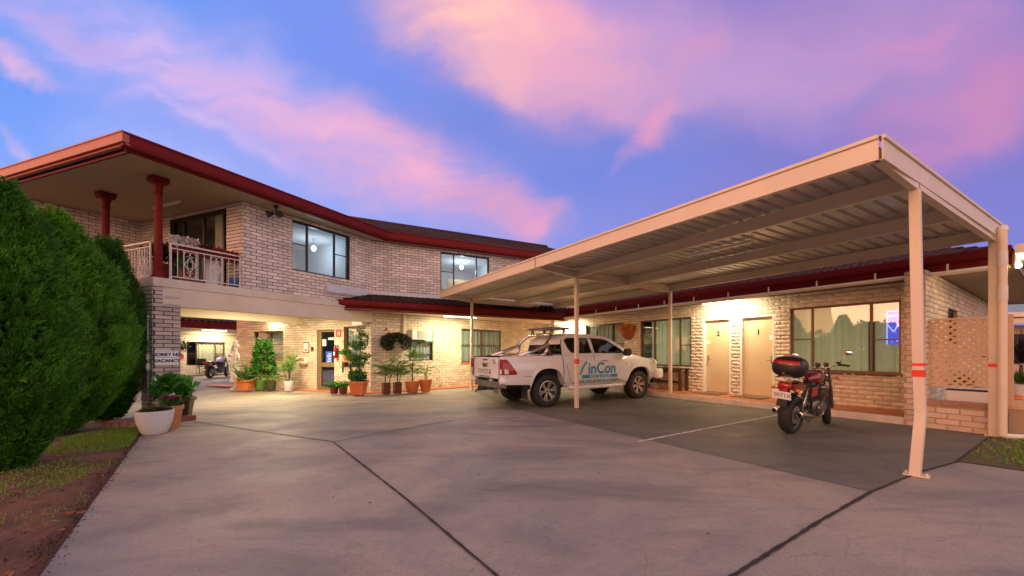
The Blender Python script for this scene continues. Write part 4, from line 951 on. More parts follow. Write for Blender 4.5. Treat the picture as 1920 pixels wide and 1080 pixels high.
# ------------------------------------------------------------------ carport
POSTS = {'A': (-.145, 1.04), 'B': (6.02, 1.30), 'C': (11.85, 1.21), 'D': (-.395, 4.86), 'Bb': (6.05, 5.08), 'Cb': (12.0, 5.05)}
def carport():
    T = thing('carport', 'cream steel carport with a corrugated flat roof on slim posts', 'carport', CP(6, 2.5))
    zb = 3.22; fz0, fz1 = 3.30, 3.54; L = 11.8
    Wf = Wall(CP(0, 0), d_al)
    sk = lambda p: -.085-.073*p     # the street end is cut slightly askew
    # fascia: folded channel with lips
    def chan(a, b, name='fascia'):
        a, b = Vector(a), Vector(b); W = Wall(a, b-a, CP(3, 2.5).to_2d()); n = -W.n; LL = (b-a).length; Q = lambda p, t: Vector((*(W.p+W.d*t+n*p[0]), p[1]))
        mb = MB()
        for prof in ([(0, fz0), (.012, fz0), (.012, fz1-.045), (0, fz1-.045)], [(0, fz1-.043), (.03, fz1-.035), (.03, fz1), (-.05, fz1), (-.05, fz1-.006), (0, fz1-.006)], [(-.06, fz0-.004), (.018, fz0-.004), (.018, fz0+.028), (.013, fz0+.028), (.013, fz0+.002), (-.06, fz0+.002)]):
            mb.prism(prof, Q, 0, LL)
        return mb.build(name, M_['cream_steel'], T, world=True, fix=True)
    chan(CP(-.075, 0), CP(5.90, 0)); chan(CP(5.93, 0), CP(L, 0))
    chan(CP(-.094, .012), CP(sk(5.2)-.005, 5.2)); chan(CP(L+.02, .03), CP(12.1, 5.2))
    mb = MB(); mb.box(CP(5.915, -.005, (fz0+fz1)/2), (.03, .02, .26), math.atan2(d_al.y, d_al.x)); mb.build('joint_cover', M_['steel'], T, world=True)
    # corrugated sheet, ribs running towards the rooms
    mb = MB(); prof = []; a = .03; zs = 3.452
    while a < L-.05:
        prof += [(a, 0), (a+.130, 0), (a+.148, .038), (a+.182, .038)]; a += .200
    prof.append((L, 0)); n = len(prof); vs = []
    for p in (.015, 5.15):
        for a, h in prof: vs.append(CP(a+sk(p)*(1-a/L)+(.0 if p < 1 else .0), p, zs+h))
    for p in (.015, 5.15):
        for a, h in prof: vs.append(CP(a+sk(p)*(1-a/L), p, zs+h+.002))
    mb.add(vs, [(i, i+1, n+i+1, n+i) for i in range(n-1)]+[(2*n+i, 3*n+i, 3*n+i+1, 2*n+i+1) for i in range(n-1)])
    mb.build('roof_sheet', M_['zinc'], T, world=True)
    # beams
    def cbeam(a, b, name, h=.20, w=.07, z=zb):
        mb = MB(); a, b = Vector(a), Vector(b); t = (b-a).normalized(); n = Vector((-t.y, t.x, 0))
        mb.bar(a+Vector((0, 0, z+h/2)), b+Vector((0, 0, z+h/2)), w, h)
        for sg in (-1, 1): mb.bar(a+n*sg*(w/2+.004)+Vector((0, 0, z+.012)), b+n*sg*(w/2+.004)+Vector((0, 0, z+.012)), .006, .022)
        return mb.build(name, M_['cream_steel'], T, world=True)
    P = {k: CP(*v) for k, v in POSTS.items()}
    for a, b, bb in (('A', 'D', -.04), ('B', 'Bb', 5.97), ('C', 'Cb', 11.72)):
        v = (P[b]-P[a]); st = P[a]-v*(P[a]-CP(bb, .06)).length/v.length
        q = CP(bb, .06); mb = MB(); t = (P[a]-q).normalized()
        # tapered outrigger from the fascia to the post, then the main beam to the back post
        n = Vector((-t.y, t.x, 0))*.035; zt_ = zb+.20
        mb.hexa([q-n+Vector((0, 0, fz0+.01)), q+n+Vector((0, 0, fz0+.01)), P[a]+n+Vector((0, 0, zb)), P[a]-n+Vector((0, 0, zb)), q-n+Vector((0, 0, zt_)), q+n+Vector((0, 0, zt_)), P[a]+n+Vector((0, 0, zt_)), P[a]-n+Vector((0, 0, zt_))])
        mb.build('beam', M_['cream_steel'], T, world=True)
        cbeam(P[a]+t*.035, P[b], 'beam')
    for (k0, k1, k2, f) in (('A', 'B', 'C', 0), ('A', 'B', 'C', .5), ('A', 'B', 'C', 1)):
        bk = {'A': 'D', 'B': 'Bb', 'C': 'Cb'}; q = [P[k].lerp(P[bk[k]], f*.985) for k in (k0, k1, k2)]
        for a, b in ((q[0], q[1]), (q[1], q[2])):
            t = (b-a).normalized(); cbeam(a+t*.04, b-t*.04, 'purlin', .19, .065, zb+.025)
    # posts
    for k, v in POSTS.items():
        p = CP(*v); w = .095 if k in 'AD' else .085; mb = MB(); rz = math.atan2(d_al.y, d_al.x)
        if k == 'A':      # bent by a bumper near the bottom
            pr = [(0, Vector((.0, .0, 0))), (.06, Vector((.005, .0, 0))), (.64, Vector((.052, -.01, 0))), (.72, Vector((.055, -.01, 0))), (1.3, Vector((.032, -.008, 0))), (zb, Vector())]
            r = Matrix.Rotation(rz, 3, 'Z'); vs = []
            for z, o in pr:
                for x, y in ((-1, -1), (1, -1), (1, 1), (-1, 1)): vs.append(p+o+Vector((0, 0, z))+r @ Vector((x*w/2, y*w/2, 0)))
            mb.add(vs, [(i*4+j, i*4+(j+1) % 4, i*4+4+(j+1) % 4, i*4+4+j) for i in range(len(pr)-1) for j in range(4)])
        else: mb.box(p+Vector((0, 0, zb/2)), (w, w, zb), rz)
        o = mb.build('post', M_['cream_steel'], T, world=True, bevel=.006)
        if k == 'A': o['label'] = 'dented leaning post nearest the street'
        b0 = p+Vector()
        bp = MB(); bp.box(b0+Vector((.02, 0, .012)), (.22, .15, .012), rz+.1); 
        for sx in (-1, 1): bp.lathe([(.012, 0), (.012, .03)], b0+Vector((.02, 0, .016))+Vector((math.cos(rz), math.sin(rz), 0))*.085*sx, 8)
        bp.build('base_plate', M_['cream_steel'] if k != 'B' else mat('rusted plate', (.22, .08, .04), .8, var=.3, vscale=20), o, world=True)
        for zt, hh, ww in {'A': ((1.16, .075, 1), (1.26, .035, .8)), 'D': ((1.18, .06, 1),), 'B': ((1.14, .05, .6), (1.20, .05, .5)), 'C': ((1.16, .04, 1),)}.get(k, ()):
            tp = MB(); off = Vector((.038, -.009, 0)) if k == 'A' else Vector(); tp.box(p+off+Vector((0, 0, zt)), (w+.007, w+.007, hh), rz); tp.build('reflector_tape', M_['reflect_red'], o, world=True)
    # batten lamp under the roof (unlit)
    mb = MB(); a = CP(2.2, 2.2, 3.40); b = CP(3.5, 2.2, 3.40); mb.bar(a, b, .06, .05); mb.build('light_batten', M_['white'], T, world=True)
    # down pipe at the street corner
    p = G(1879, 823); D = thing('downpipe', 'round cream downpipe beside the rear street side carport post', 'downpipe', p)
    mb = MB(); mb.tube([Vector((0, 0, .05)), Vector((0, 0, 3.36))], .058, 16); mb.build('pipe', M_['cream_steel'], D, smooth=True, auto=40)
    for z in (2.35, 2.9): mb = MB(); mb.tube([Vector((0, 0, z-.12)), Vector((0, 0, z+.12))], .064, 16); mb.build('coupling', M_['white_dirty'], D, smooth=True, auto=40)
    mb = MB()
    mb.tube([Vector((0, 0, 3.33)), Vector((.05, .03, 3.40)), Vector((.20, .14, 3.41))], .062, 12); mb.build('coupling', M_['white_dirty'], D, smooth=True, auto=40)
    mb = MB(); mb.tube([Vector((0, 0, .10)), Vector((.02, -.0, .05)), Vector((.10, -.03, .045)), Vector((2.2, -.75, .04))], .045, 12); mb.build('outlet_pipe', M_['white_dirty'], D, smooth=True, auto=40)
carport()

# ------------------------------------------------------------------ low planter wall, lattice and what stands there
def street_end():
    Wp = Wall(CP(.44, 4.95), -d_al); zt = .52
    T = thing('planter_wall', 'low brick garden wall with a red capping course between the pier and the carport post', 'low wall', CP(0, 4.95))
    brick_wall('wall', T, Wp, 0, .80, 0, zt-.09, (), ('mortar_low', 'brick_pier'), course=.10, length=.30, depth=.2)
    brick_wall('capping', T, Wp.off(.012), 0, .80, zt-.09, zt, (), ('mortar_low', 'brick_cap'), course=.09, length=.22, depth=.24)
    We = Wall(CP(-.74, 5.16), e_pp, CP(-5, 5).to_2d())
    brick_wall('wall', T, We, 0, 6, 0, zt-.07, (), ('mortar_low', 'brick_low'), course=.10, length=.30, depth=.2)
    mb = MB(); We.box(mb, -.02, 6, zt-.07, zt-.01, -.22, .03); mb.build('coping', mat('sandstone coping', (.55, .36, .18), .7, var=.1), T, world=True)
    mb = MB(); mb.prism([CP(.40, 5.2), CP(-.5, 5.2), CP(-.5, 11), CP(.40, 11)], lambda p, z: Vector((p[0], p[1], z)), .3, .36); mb.build('soil', M_['mulch'], T, world=True, fix=True)
    # lattice screen on a post
    Wl = Wall(CP(.52, 5.24), -d_al); x1 = 1.02
    S = thing('lattice_screen', 'peach painted timber lattice screen above the low brick wall', 'screen', CP(0, 5.24))
    z0, z1 = .80, 1.98
    mb = MB(); pp = .082; w = .036
    import itertools
    for sg in (-1, 1):
        c = -2.0
        while c < 4.5:
            # line x - sg*z = c ; clip to the frame
            pts = []
            for x in (0., x1):
                z = (x-c)*sg+ (0 if sg > 0 else 2.2)
                if z0 <= z <= z1: pts.append((x, z))
            for z in (z0, z1):
                x = c+sg*(z-(0 if sg > 0 else 2.2))
                if 0 < x < x1: pts.append((x, z))
            if len(pts) >= 2 and abs(pts[0][0]-pts[1][0]) > .03:
                o = .006*sg; mb.bar(Wl.P(pts[0][0], pts[0][1], o), Wl.P(pts[1][0], pts[1][1], o), .010, w*1.18, up=Vector((Wl.d.x, Wl.d.y, 0)).cross(Vector((0, 0, 1))).cross((Wl.P(pts[1][0], pts[1][1])-Wl.P(pts[0][0], pts[0][1])).normalized()))
            c += pp*1.414
    mb.build('lattice', M_['lattice'], S, world=True)
    fr = MB()
    Wl.box(fr, 0, x1, z1, z1+.035, -.02, .03); Wl.box(fr, 0, x1, z0-.03, z0, -.02, .03); Wl.box(fr, -.03, 0, z0-.03, z1+.035, -.02, .03); fr.build('frame', M_['lattice'], S, world=True)
    po = MB(); Wl.box(po, x1, x1+.09, zt-.15, z1+.05, -.04, .04); po.build('post', M_['lattice'], S, world=True)
    # white trough behind it
    c = CP(-.07, 5.42, .30); t = thing('trough', 'long white planter trough behind the low brick wall', 'planter', c, math.atan2(-d_al.y, -d_al.x))
    mb = MB(); mb.hexa([(-.27, -.11, 0), (.27, -.11, 0), (.27, .11, 0), (-.27, .11, 0), (-.31, -.14, .40), (.31, -.14, .40), (.31, .14, .40), (-.31, .14, .40)]); mb.build('body', M_['pot_wh'], t, bevel=.03)
    mb = MB(); mb.box((0, 0, .405), (.56, .24, .02)); mb.build('soil', M_['mulch'], t)
    grassy_plant(CP(-.02, 5.40, .77), .34, 60, 'green plant with strappy leaves in the white trough', .5, 'f_mid')
    c = CP(-.98, 6.55, .0)
    pot_lathe('terracotta pot in front of the white pot on the garden wall', CP(-.475, 6.5, .36), [(.10, 0), (.14, .17), (.155, .17), (.155, .22), (.135, .22), (.12, .18)], 'pot_or')
    pot_lathe('white pot holding the dark spiky cordyline', CP(-.56, 7.1, .36), [(.16, 0), (.24, .36), (.25, .40), (.22, .40), (.20, .34)], 'pot_wh')
    t = thing('cordyline', 'dark purple cordyline with long spiky leaves beyond the downpipe', 'plant', CP(-.57, 7.1, .80))
    mb = MB(); mb.tube([(0, 0, 0), (.01, .01, .35)], [.03, .025], 8); mb.build('stem', M_['bark'], t)
    n = 90; rs = np.random.RandomState(4); az = rs.uniform(0, 2*PI, n); el = rs.uniform(.15, 1.45, n); D = np.stack([np.cos(az)*np.cos(el), np.sin(az)*np.cos(el), np.sin(el)], 1)
    leaf_mesh('foliage', leaf_arrays(np.tile([.01, .01, .34], (n, 1))+D*.02, D, rs.uniform(.5, .8, n), .035, .1, .12), mat('dark purple leaf', (.018, .010, .014), .4, island=.4), t)
    grassy_plant(CP(-.56, 7.05, .76), .30, 160, 'low green strappy plant under the cordyline', .2, 'f_mid')
    # neighbouring building at the right edge
    N = thing('neighbour_house', 'small neighbouring building with a pale green roof at the right edge', 'building', (24.5, 19, 0))
    Wn = Wall((20.5, 17.5), (.95, -.3)); mb = MB(); Wn.box(mb, -1, 9, 0, 2.6, -4, 0); mb.build('wall', mat('pink cream render', (.62, .46, .40), .7, var=.1), N, world=True)
    mb = MB(); Wn.box(mb, -1.5, 9, 2.9, 3.1, -4, 1.2); Wn.box(mb, -1.5, 9, 2.62, 2.85, .9, 1.1); mb.build('fascia', M_['cream'], N, world=True)
    mb = MB(); mb.add([Wn.P(-1.5, 3.12, 1.2), Wn.P(9, 3.12, 1.2), Wn.P(9, 4.2, -3), Wn.P(-1.5, 4.2, -3)], [(0, 1, 2, 3)]); mb.build('roof', mat('pale green roof', (.25, .36, .30), .5), N, world=True)
    mb = MB(); Wn.box(mb, -.7, 3, .9, 2.2, .003, .02); mb.build('window', M_['black'], N, world=True)
    for a in (-1.3, 3): mb = MB(); Wn.box(mb, a, a+.12, 0, 2.62, .95, 1.07); mb.build('post', M_['white_dirty'], N, world=True)
    # bare lamp on the barge board, and the dark bracket above
    p = AT(1909, 497, 6.9); t = thing('flood_lamp', 'bright bare lamp under the eave at the right edge', 'lamp', p)
    mb = MB(); mb.ell((0, 0, 0), (.045, .045, .055), nu=12, nv=8); mb.build('bulb', mat('lit warm bulb', (1, 1, 1), .5, emit=(1, .70, .36, 30)), t, smooth=True)
    mb = MB(); mb.tube([(0, 0, .05), (0, .02, .14)], .03, 10); mb.build('socket', M_['fitting'], t)
    l = bpy.data.lights.new('bulb', 'POINT'); l.energy = 24; l.color = (1, .66, .34); l.shadow_soft_size = .05; o = bpy.data.objects.new('bulb', l); COL.objects.link(o); o.location = p+Vector((-.02, -.10, -.04))
    t = thing('bracket', 'black metal bracket sticking out by the top of the downpipe', 'bracket', AT(1890, 470, 6.75)); mb = MB(); mb.bar((-.1, 0, .04), (.14, .02, -.07), .03, .05); mb.bar((-.1, 0, .03), (-.1, .2, .03), .03); mb.build('arm', M_['black'], t)

# ------------------------------------------------------------------ plants and pots
def pot_lathe(label, loc, prof, m, group=None, seg=28, soil=True, name='plant_pot'):
    t = thing(name, label, 'pot', loc, 0, group); mb = MB(); mb.lathe(prof, seg=seg); mb.build('body', M_[m], t, smooth=True, auto=45)
    if soil:
        r = max(p[0] for p in prof); zt = max(p[1] for p in prof); s = MB(); s.lathe([(r*.86, zt-.05), (r*.86, zt-.03)], seg=seg); s.build('soil', M_['mulch'], t)
    return t
def pot_square(label, loc, wb, wt, h, m, rz=0, group=None, rim=True):
    t = thing('plant_pot', label, 'pot', loc, rz, group); a, b = wb/2, wt/2; mb = MB()
    mb.hexa([(-a, -a, 0), (a, -a, 0), (a, a, 0), (-a, a, 0), (-b, -b, h), (b, -b, h), (b, b, h), (-b, b, h)])
    if rim: mb.box((0, 0, h-.035), (wt+.035, wt+.035, .07))
    mb.build('body', M_[m], t, bevel=.008); s = MB(); s.box((0, 0, h+.004), (wt*.88, wt*.88, .02)); s.build('soil', M_['mulch'], t); return t
def grassy_plant(loc, L, n, label, spread=.5, m='f_palm', w=.02, cat='plant', name='plant'):
    rs = np.random.RandomState(int(abs(loc[0]*977+loc[1]*131)) % 9999); az = rs.uniform(0, 2*PI, n); el = np.clip(rs.normal(.95, spread, n), .1, 1.5)
    D = np.stack([np.cos(az)*np.cos(el), np.sin(az)*np.cos(el), np.sin(el)], 1); t = thing(name, label, cat, loc)
    leaf_mesh('foliage', leaf_arrays(np.zeros((n, 3))+D*.02, D, rs.uniform(.55, 1.1, n)*L, w, .1, .15), M_[m], t); return t
def bush(loc, r, n, label, m='f_bright', leaf=(.07, .05), name='plant', cat='plant', flat_=1., stem=0., flowers=None, lobes=9, group=None, center=None):
    rs = np.random.RandomState(int(abs(loc[0]*571+loc[1]*293+loc[2]*17)) % 9999); t = thing(name, label, cat, loc, 0, group)
    r = np.array(r, float); c0 = np.array([0, 0, r[2]*.9+stem]) if center is None else np.array(center)
    lc = rs.normal(size=(lobes, 3)); lc /= np.linalg.norm(lc, axis=1, keepdims=True); lc = lc*r*.55*rs.uniform(.4, 1, (lobes, 1))+c0
    k = rs.randint(0, lobes, n); v = rs.normal(size=(n, 3)); v /= np.linalg.norm(v, axis=1, keepdims=True)
    p = lc[k]+v*r*.50*np.cbrt(rs.uniform(.15, 1, (n, 1))); d = v+np.array([0, 0, .35])+rs.normal(0, .4, (n, 3))
    leaf_mesh('foliage', leaf_arrays(p, d, rs.uniform(.6, 1.2, n)*leaf[0], leaf[1], .2, .15), M_[m], t)
    mb = MB()
    for i in range(min(lobes, 7)): mb.tube([(0, 0, 0), tuple(lc[i]*np.array([.4, .4, .5])), tuple(lc[i])], [.012, .009, .004], 6)
    mb.build('stem', M_['bark'], t)
    for fm, fn, fs in (flowers or ()):
        q = rs.normal(size=(fn, 3)); q /= np.linalg.norm(q, axis=1, keepdims=True); q[:, 2] = np.abs(q[:, 2]); q = q*r*1.0+c0
        for c in q:
            D = rs.normal(size=(9, 3)); D[:, 1] -= .5; leaf_mesh('flower', leaf_arrays(np.tile(c, (9, 1)), D, fs, fs*.8), M_[fm], t)
    return t
def frond(A, base, az, el, L, n, lw, ll, droop=1.0, rs=None):
    """pinnate palm frond appended to leaf arrays"""
    p = np.array(base, float); st = L/n; e = el; pts = []; 
    for i in range(n+1):
        pts.append(p.copy()); p = p+st*np.array([math.cos(az)*math.cos(e), math.sin(az)*math.cos(e), math.sin(e)]); e -= droop/n
    pts = np.array(pts); tg = np.gradient(pts, axis=0); tg /= np.linalg.norm(tg, axis=1, keepdims=True)
    side = np.array([-math.sin(az), math.cos(az), 0]); f = np.linspace(0, 1, n+1)[2:]
    taper = np.sin(np.clip(f*.9+.12, 0, 1)*PI)**.6
    for sg in (-1, 1):
        D = side*sg+tg[2:]*.75+np.array([0, 0, -.25])+rs.normal(0, .10, (n-1, 3)); A.append(leaf_arrays(pts[2:], D, ll*taper+.01, lw, .15, .12))
    A.append(leaf_arrays(pts[:-1], tg[:-1], np.full(n, st*1.15), .010, 0, 0))
def palm(loc, h, nf, L, label, m='f_palm', stems=3, ll=.16, lw=.018, el=(.6, 1.3), group=None, droop=1.3, spread=.05):
    rs = np.random.RandomState(int(abs(loc[0]*771+loc[1]*133)) % 9999); t = thing('potted_palm', label, 'palm', loc, 0, group); A = []; mb = MB()
    for k in range(stems):
        o = rs.normal(0, spread, 2); hh = h*rs.uniform(.7, 1.1); top = (o[0]*2.2, o[1]*2.2, hh)
        mb.tube([(o[0], o[1], 0), (o[0]*1.5, o[1]*1.5, hh*.5), top], [.014, .011, .007], 6)
        m_ = max(2, nf//stems); a0 = rs.uniform(0, 6.28)
        for i in range(m_): frond(A, (o[0]*2, o[1]*2, hh*rs.uniform(.30, 1)), a0+i*2.4+rs.uniform(-.3, .3), rs.uniform(*el), L*rs.uniform(.7, 1.1), 16, lw, ll, droop*rs.uniform(.7, 1.3), rs)
    mb.build('stem', M_['f_mid'], t); leaf_mesh('foliage', A, M_[m], t); return t

def conifer(loc, h, r, label, seed, n=30000, m_='f_conifer'):
    """tight egg-shaped cypress: tapered trunk, limbs, and upright flame-like sprays through the outer crown"""
    rs = np.random.RandomState(seed); t = thing('cypress', label, 'tree', loc, 0, 'clipped cypress bushes in the garden bed')
    mb = MB(); mb.tube([(0, 0, -.05), (.01, 0, h*.3), (0, .01, h*.62), (0, 0, h*.88)], [.09, .07, .04, .012], 10)
    for i in range(26):
        a = i*2.4; z = h*(.10+.70*i/26); ra = r*.72*math.sin(PI*min(.97, .12+.86*(z/h)**.75)); mb.tube([(0, 0, z), (math.cos(a)*ra*.5, math.sin(a)*ra*.5, z+.12), (math.cos(a)*ra, math.sin(a)*ra, z+.38)], [.022, .014, .005], 6)
    mb.build('trunk', M_['bark'], t)
    # smooth egg of fine upright sprays gathered into many small flame-shaped tufts
    prof = lambda f: np.where(f < .40, .30+.70*np.sin(PI/2*np.clip(f/.40, 0, 1))**.9, np.clip(1-(np.clip(f-.40, 0, .6)/.6)**1.55, 0, 1)**.85)
    NL = 1500; f = rs.uniform(.0, .97, NL); az = rs.uniform(0, 2*PI, NL); rr = r*prof(f)*(1+.05*np.sin(az*3+f*7)+.035*np.sin(az*7-f*15)+rs.uniform(-.14, .03, NL))
    lb = np.stack([rr*np.cos(az), rr*np.sin(az), f*h*.95+.03], 1); out = np.stack([np.cos(az), np.sin(az), np.zeros(NL)], 1)
    ax = out*(.55+.25*(f < .25))[:, None]+np.array([0, 0, 1.])+rs.normal(0, .10, (NL, 3)); ax /= np.linalg.norm(ax, axis=1, keepdims=True); LL = rs.uniform(.16, .30, NL); LW = rs.uniform(.035, .062, NL)
    k = rs.randint(0, NL, n); s = rs.uniform(0, 1, n)**.9; w = LW[k]*np.sin(PI*np.clip(.22+.76*s, 0, 1))
    v = rs.normal(size=(n, 3)); v /= np.linalg.norm(v, axis=1, keepdims=True); v = v*np.sqrt(rs.uniform(.2, 1, (n, 1)))
    p = lb[k]+ax[k]*(LL[k]*(s-.45))[:, None]+v*w[:, None]
    d = ax[k]*1.3+v*.7+rs.normal(0, .25, (n, 3)); A = [leaf_arrays(p, d, rs.uniform(.028, .060, n), rs.uniform(.006, .013, n), .2, .0)]
    # inner layer that closes the crown
    m = n//4; f = rs.uniform(.0, .95, m); az = rs.uniform(0, 2*PI, m); q = r*prof(f)*rs.uniform(.5, .88, m); p = np.stack([q*np.cos(az), q*np.sin(az), f*h*.95+.03], 1)
    A.append(leaf_arrays(p, np.stack([np.cos(az), np.sin(az), rs.uniform(.3, 1.6, m)], 1)+rs.normal(0, .4, (m, 3)), rs.uniform(.09, .16, m), rs.uniform(.03, .06, m)))
    leaf_mesh('crown', A, M_[m_], t)
    return t
conifer((-6.42, 4.50, 0), 3.55, .66, 'nearest and tallest dense green cypress bush at the left edge', 1, 130000)
conifer((-8.55, 6.60, 0), 4.05, 1.10, 'middle dense green cypress bush of the row of three', 2, 150000, 'f_conifer2')
conifer((-8.98, 7.90, 0), 3.95, .58, 'farthest cypress bush beside the brick pier', 3, 70000, 'f_conifer3')
street_end()
# ------------------------------------------------------------------ white utility truck
def fill(poly, holes, step, fn, mb):
    """triangulate a 2D outline with holes on a fine grid and map it to 3D"""
    inside = lambda p, P: sum(((P[i][1] > p[1]) != (P[i-1][1] > p[1])) and (p[0] < (P[i-1][0]-P[i][0])*(p[1]-P[i][1])/(P[i-1][1]-P[i][1])+P[i][0]) for i in range(len(P))) % 2 == 1
    vs = []; es = []
    def ring(P):
        b = len(vs)
        Q = []
        for i in range(len(P)):
            a, c = P[i], P[(i+1) % len(P)]; n = max(1, int(math.hypot(c[0]-a[0], c[1]-a[1])/step)); Q += [(a[0]+(c[0]-a[0])*k/n, a[1]+(c[1]-a[1])*k/n) for k in range(n)]
        vs.extend(Q); es.extend([(b+i, b+(i+1) % len(Q)) for i in range(len(Q))])
    ring(poly)
    for h in holes: ring(h)
    xs = [p[0] for p in poly]; ys = [p[1] for p in poly]; x = min(xs)+step*.5; nb = len(vs); bd = list(vs)
    while x < max(xs):
        y = min(ys)+step*.5
        while y < max(ys):
            p = (x, y)
            if inside(p, poly) and not any(inside(p, h) for h in holes) and min((q[0]-x)**2+(q[1]-y)**2 for q in bd) > (step*.45)**2: vs.append(p)
            y += step
        x += step
    V, E, Fs, *_ = delaunay_2d_cdt([Vector(v) for v in vs], es, [], 0, 1e-6)
    keep = []
    for f in Fs:
        c = sum((V[i] for i in f), Vector((0, 0)))/len(f)
        if inside(c, poly) and not any(inside(c, h) for h in holes): keep.append(tuple(f))
    mb.add([fn(v.x, v.y) for v in V], keep); return mb
def arch(cx, cz, rx, rz, z0, n=16, sq=.80):   # wheel arch outline, left to right
    pts = []
    for i in range(n+1):
        t = PI-PI*i/n; x = math.copysign(abs(math.cos(t))**sq, math.cos(t)); z = abs(math.sin(t))**sq
        pts.append((cx+rx*x, cz+rz*z))
    return [(cx-rx*.99, z0)]+pts+[(cx+rx*.99, z0)]
def half_w(x, z):
    w = .895+.028*math.exp(-((z-.88)/.22)**2)
    if z < .62: w -= .10*((.62-z)/.2)**1.5 if z > .42 else .10
    if z > 1.06:
        k = min(1, (z-1.06)/.14); w -= .045*k*k
    if z > 1.20: w -= (z-1.20)*.36+max(0, z-1.58)*.25
    if x > 3.2: w -= .20*((x-3.2)/.85)**2.2
    if x < -.85: w -= .045*((-.85-x)/.35)**2
    return w
def wheel(parent, x, y, out, r=.386, w=.265):
    """tyre with rounded shoulders, alloy rim with twin spokes; out = +1/-1 side that faces outwards"""
    M0 = Matrix.Translation((x, y, r)) @ Matrix.Rotation(-PI/2*out, 4, 'X')   # local z -> outwards
    t = MB(); h = w/2
    t.lathe([(.235, -h*.85), (.27, -h*.98), (.335, -h), (.370, -h*.86), (.384, -h*.6), (r, -h*.3), (r, h*.3), (.384, h*.6), (.370, h*.86), (.335, h), (.27, h*.98), (.243, h*.85)], seg=48, M=M0, cap=False)
    for k in range(36):
        a = 2*PI*k/36
        for sg in (-1, 1): t.box(M0 @ Vector((.375*math.cos(a), .375*math.sin(a), h*.62*sg)), (.03, .034, .06), M=Matrix.Rotation(-PI/2*out, 4, 'X') @ Matrix.Rotation(a, 4, 'Z'))
    W = t.build('wheel', M_['rubber'], parent, smooth=True, auto=40)
    m = MB(); m.lathe([(.243, h*.70), (.243, h*.84), (.228, h*.86), (.222, h*.5), (.21, -h*.6)], seg=48, M=M0, cap=False)
    m.lathe([(.0, h*.60), (.035, h*.62), (.062, h*.56), (.066, h*.3)], seg=20, M=M0, cap=False)
    for k in range(6):
        for dd in (-.15, .15):
            a = 2*PI*k/6+.2; A = M0 @ Vector((.045*math.cos(a), .045*math.sin(a), h*.50)); b = a+dd; Bp = M0 @ Vector((.228*math.cos(b), .228*math.sin(b), h*.66))
            m.bar(A, Bp, .030, .028, up=(M0.to_3x3() @ Vector((0, 0, 1))))
    m.build('rim', M_['alloy'], W, smooth=True, auto=30)
    d = MB(); d.lathe([(.0, 0), (.17, 0), (.17, -.03)], seg=24, M=M0, cap=False); d.lathe([(0, -h*.55), (.22, -h*.55)], seg=24, M=M0, cap=False); d.build('brake_disc', M_['black'], W)
    hb = MB(); hb.lathe([(.03, h*.60), (.026, h*.70), (0, h*.71)], seg=16, M=M0, cap=False)
    for k in range(6):
        a = 2*PI*k/6+.5; hb.lathe([(.009, h*.5), (.009, h*.60), (0, h*.61)], M=M0 @ Matrix.Translation((.048*math.cos(a), .048*math.sin(a), 0)), seg=6)
    hb.build('hub_cap', M_['steel'], W)
    return W
